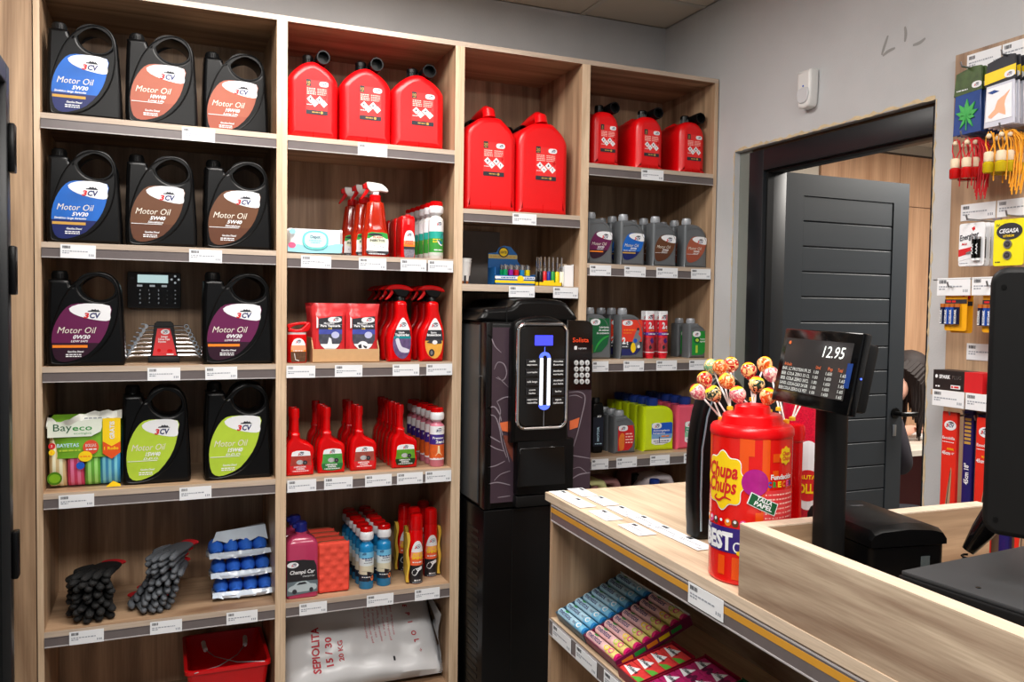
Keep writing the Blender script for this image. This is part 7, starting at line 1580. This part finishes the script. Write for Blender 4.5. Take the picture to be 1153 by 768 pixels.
t = T('spark_plug_box', 'red spark plug box beside the black one, running behind the monitor', 'box'); t.matrix_world = BM(2.384, -1.372, 1.2875); g = G(); g.box(0, .12, 0, .06, 0, .052, mat('spark_box_red', (190, 24, 34), .4)); g.rect(.01, .05, .02, .03, WH); g.obj('carton', t)
# wiper blade packs hanging under the ledge
def wiper(kind):
    m = mat('wiper_card_red', (222, 44, 30), .35) if kind == 0 else mat('wiper_card_blue', (34, 30, 100), .35)
    def b(t):
        w = .048 if kind == 0 else .030; h = .52 if kind == 0 else .56; g = G(); g.box(-w / 2, w / 2, 0, .014, -h, 0, m, .002, seg=1); g.obj('carton', t)
        g = G()
        if kind == 0:
            g.flat(oval(.004, -.038, .019, .014, 24), WH, -.0003); logo(g, .004, -.043, .026, -.0012); g.text('Escobilla', -.020, -.078, .008, WH, -.0004, w=.040, bold=.02); lines(g, -.02, .018, -.086, .002, WH, -.0004); g.text('NORMAL', -.004, -.108, .006, YEL, -.0004, w=.022, bold=.02); g.text('45cm', -.020, -.122, .010, WH, -.0004, w=.026, bold=.03); g.text('18"', .010, -.120, .006, WH, -.0004)
            g.flat(smooth_poly([(-.012, -.50), (-.014, -.40), (-.006, -.28), (.008, -.17), (.012, -.16), (.012, -.20), (.008, -.32), (.004, -.50)], 2), mat('wiper_window_tan', (176, 140, 110), .5), -.0003); stroke(g, [(.010, -.165), (-.002, -.30), (-.006, -.50)], .004, INK, -.0014)
        else:
            for i in range(7): g.rect(-.010, .010, -.03 - .011 * i, -.023 - .011 * i, GOLD, -.0003)
            g.rect(-.013, -.011, -.5, -.02, PUR, -.0003); g.text('45cm 18"', .006, -.21, .014, WH, -.0004, rot=PI / 2, w=.06, bold=.03); g.text('escobilla', .005, -.40, .010, PUR, -.0004, rot=PI / 2, w=.07)
        g.obj('print', t)
    return b
WL = ['red wiper blade carton, leftmost under the ledge', 'blue wiper blade carton right of the leftmost red one', 'blue wiper blade carton, second of the two', 'red wiper blade carton just left of the monitor', 'blue wiper blade carton behind the scanner', 'red wiper blade carton at the right picture edge below the monitor']
wk = {}
for i, (Y, kind, X, z) in enumerate(((-1.246, 0, 2.40, 1.225), (-1.290, 1, 2.42, 1.235), (-1.325, 1, 2.43, 1.225), (-1.362, 0, 2.39, 1.222), (-1.408, 1, 2.42, 1.23), (-1.475, 0, 2.40, 1.222))):
    if kind in wk: o = dup(wk[kind], (X, Y, z), -PI / 2 , WL[i])
    else: wk[kind] = hang('wiper_blade_pack', WL[i], 'wiper blade', ['red wiper blade cartons', 'blue wiper blade cartons'][kind], X, Y, z, wiper(kind)); o = wk[kind]
    hook(Y, z - .012, .09)

# ---- black framed chiller at the left edge
t = T('drinks_chiller', 'black framed glass fronted chiller at the left picture edge', 'chiller', (0, 0, 0))
CB = mat('chiller_black_frame', (26, 27, 29), .35, var=.08); GD = mat('chiller_dark_glass', (10, 14, 16), .06, var=.1)
XF, Y1, Y0, ZH = -.022, -.405, -1.35, 2.105
g = G(); g.box(XF - .60, XF - .05, Y0, Y1, 0.02, ZH + .02, CB, .004); g.obj('cabinet', t)
g = G(); fw = .05
g.box(XF - .045, XF, Y0, Y0 + fw, .06, ZH, CB, .003); g.box(XF - .045, XF, Y1 - fw, Y1, .06, ZH, CB, .003); g.box(XF - .045, XF, Y0 + fw, Y1 - fw, ZH - fw, ZH, CB, .003); g.box(XF - .045, XF, Y0 + fw, Y1 - fw, .06, .06 + fw, CB, .003); d = g.obj('door', t)
g = G(); g.box(XF - .03, XF - .020, Y0 + fw, Y1 - fw, .11, ZH - fw, GD); g.obj('glass', d)
for v0, v1 in ((140, 195), (277, 332), (597, 650)):
    za, zb_ = at(12, v1, 1, -.42).z, at(12, v0, 1, -.42).z
    g = G(); g.box(XF + .0005, XF + .016, -.446, -.409, za, zb_, BK, .004); g.obj('hinge_cover', t)
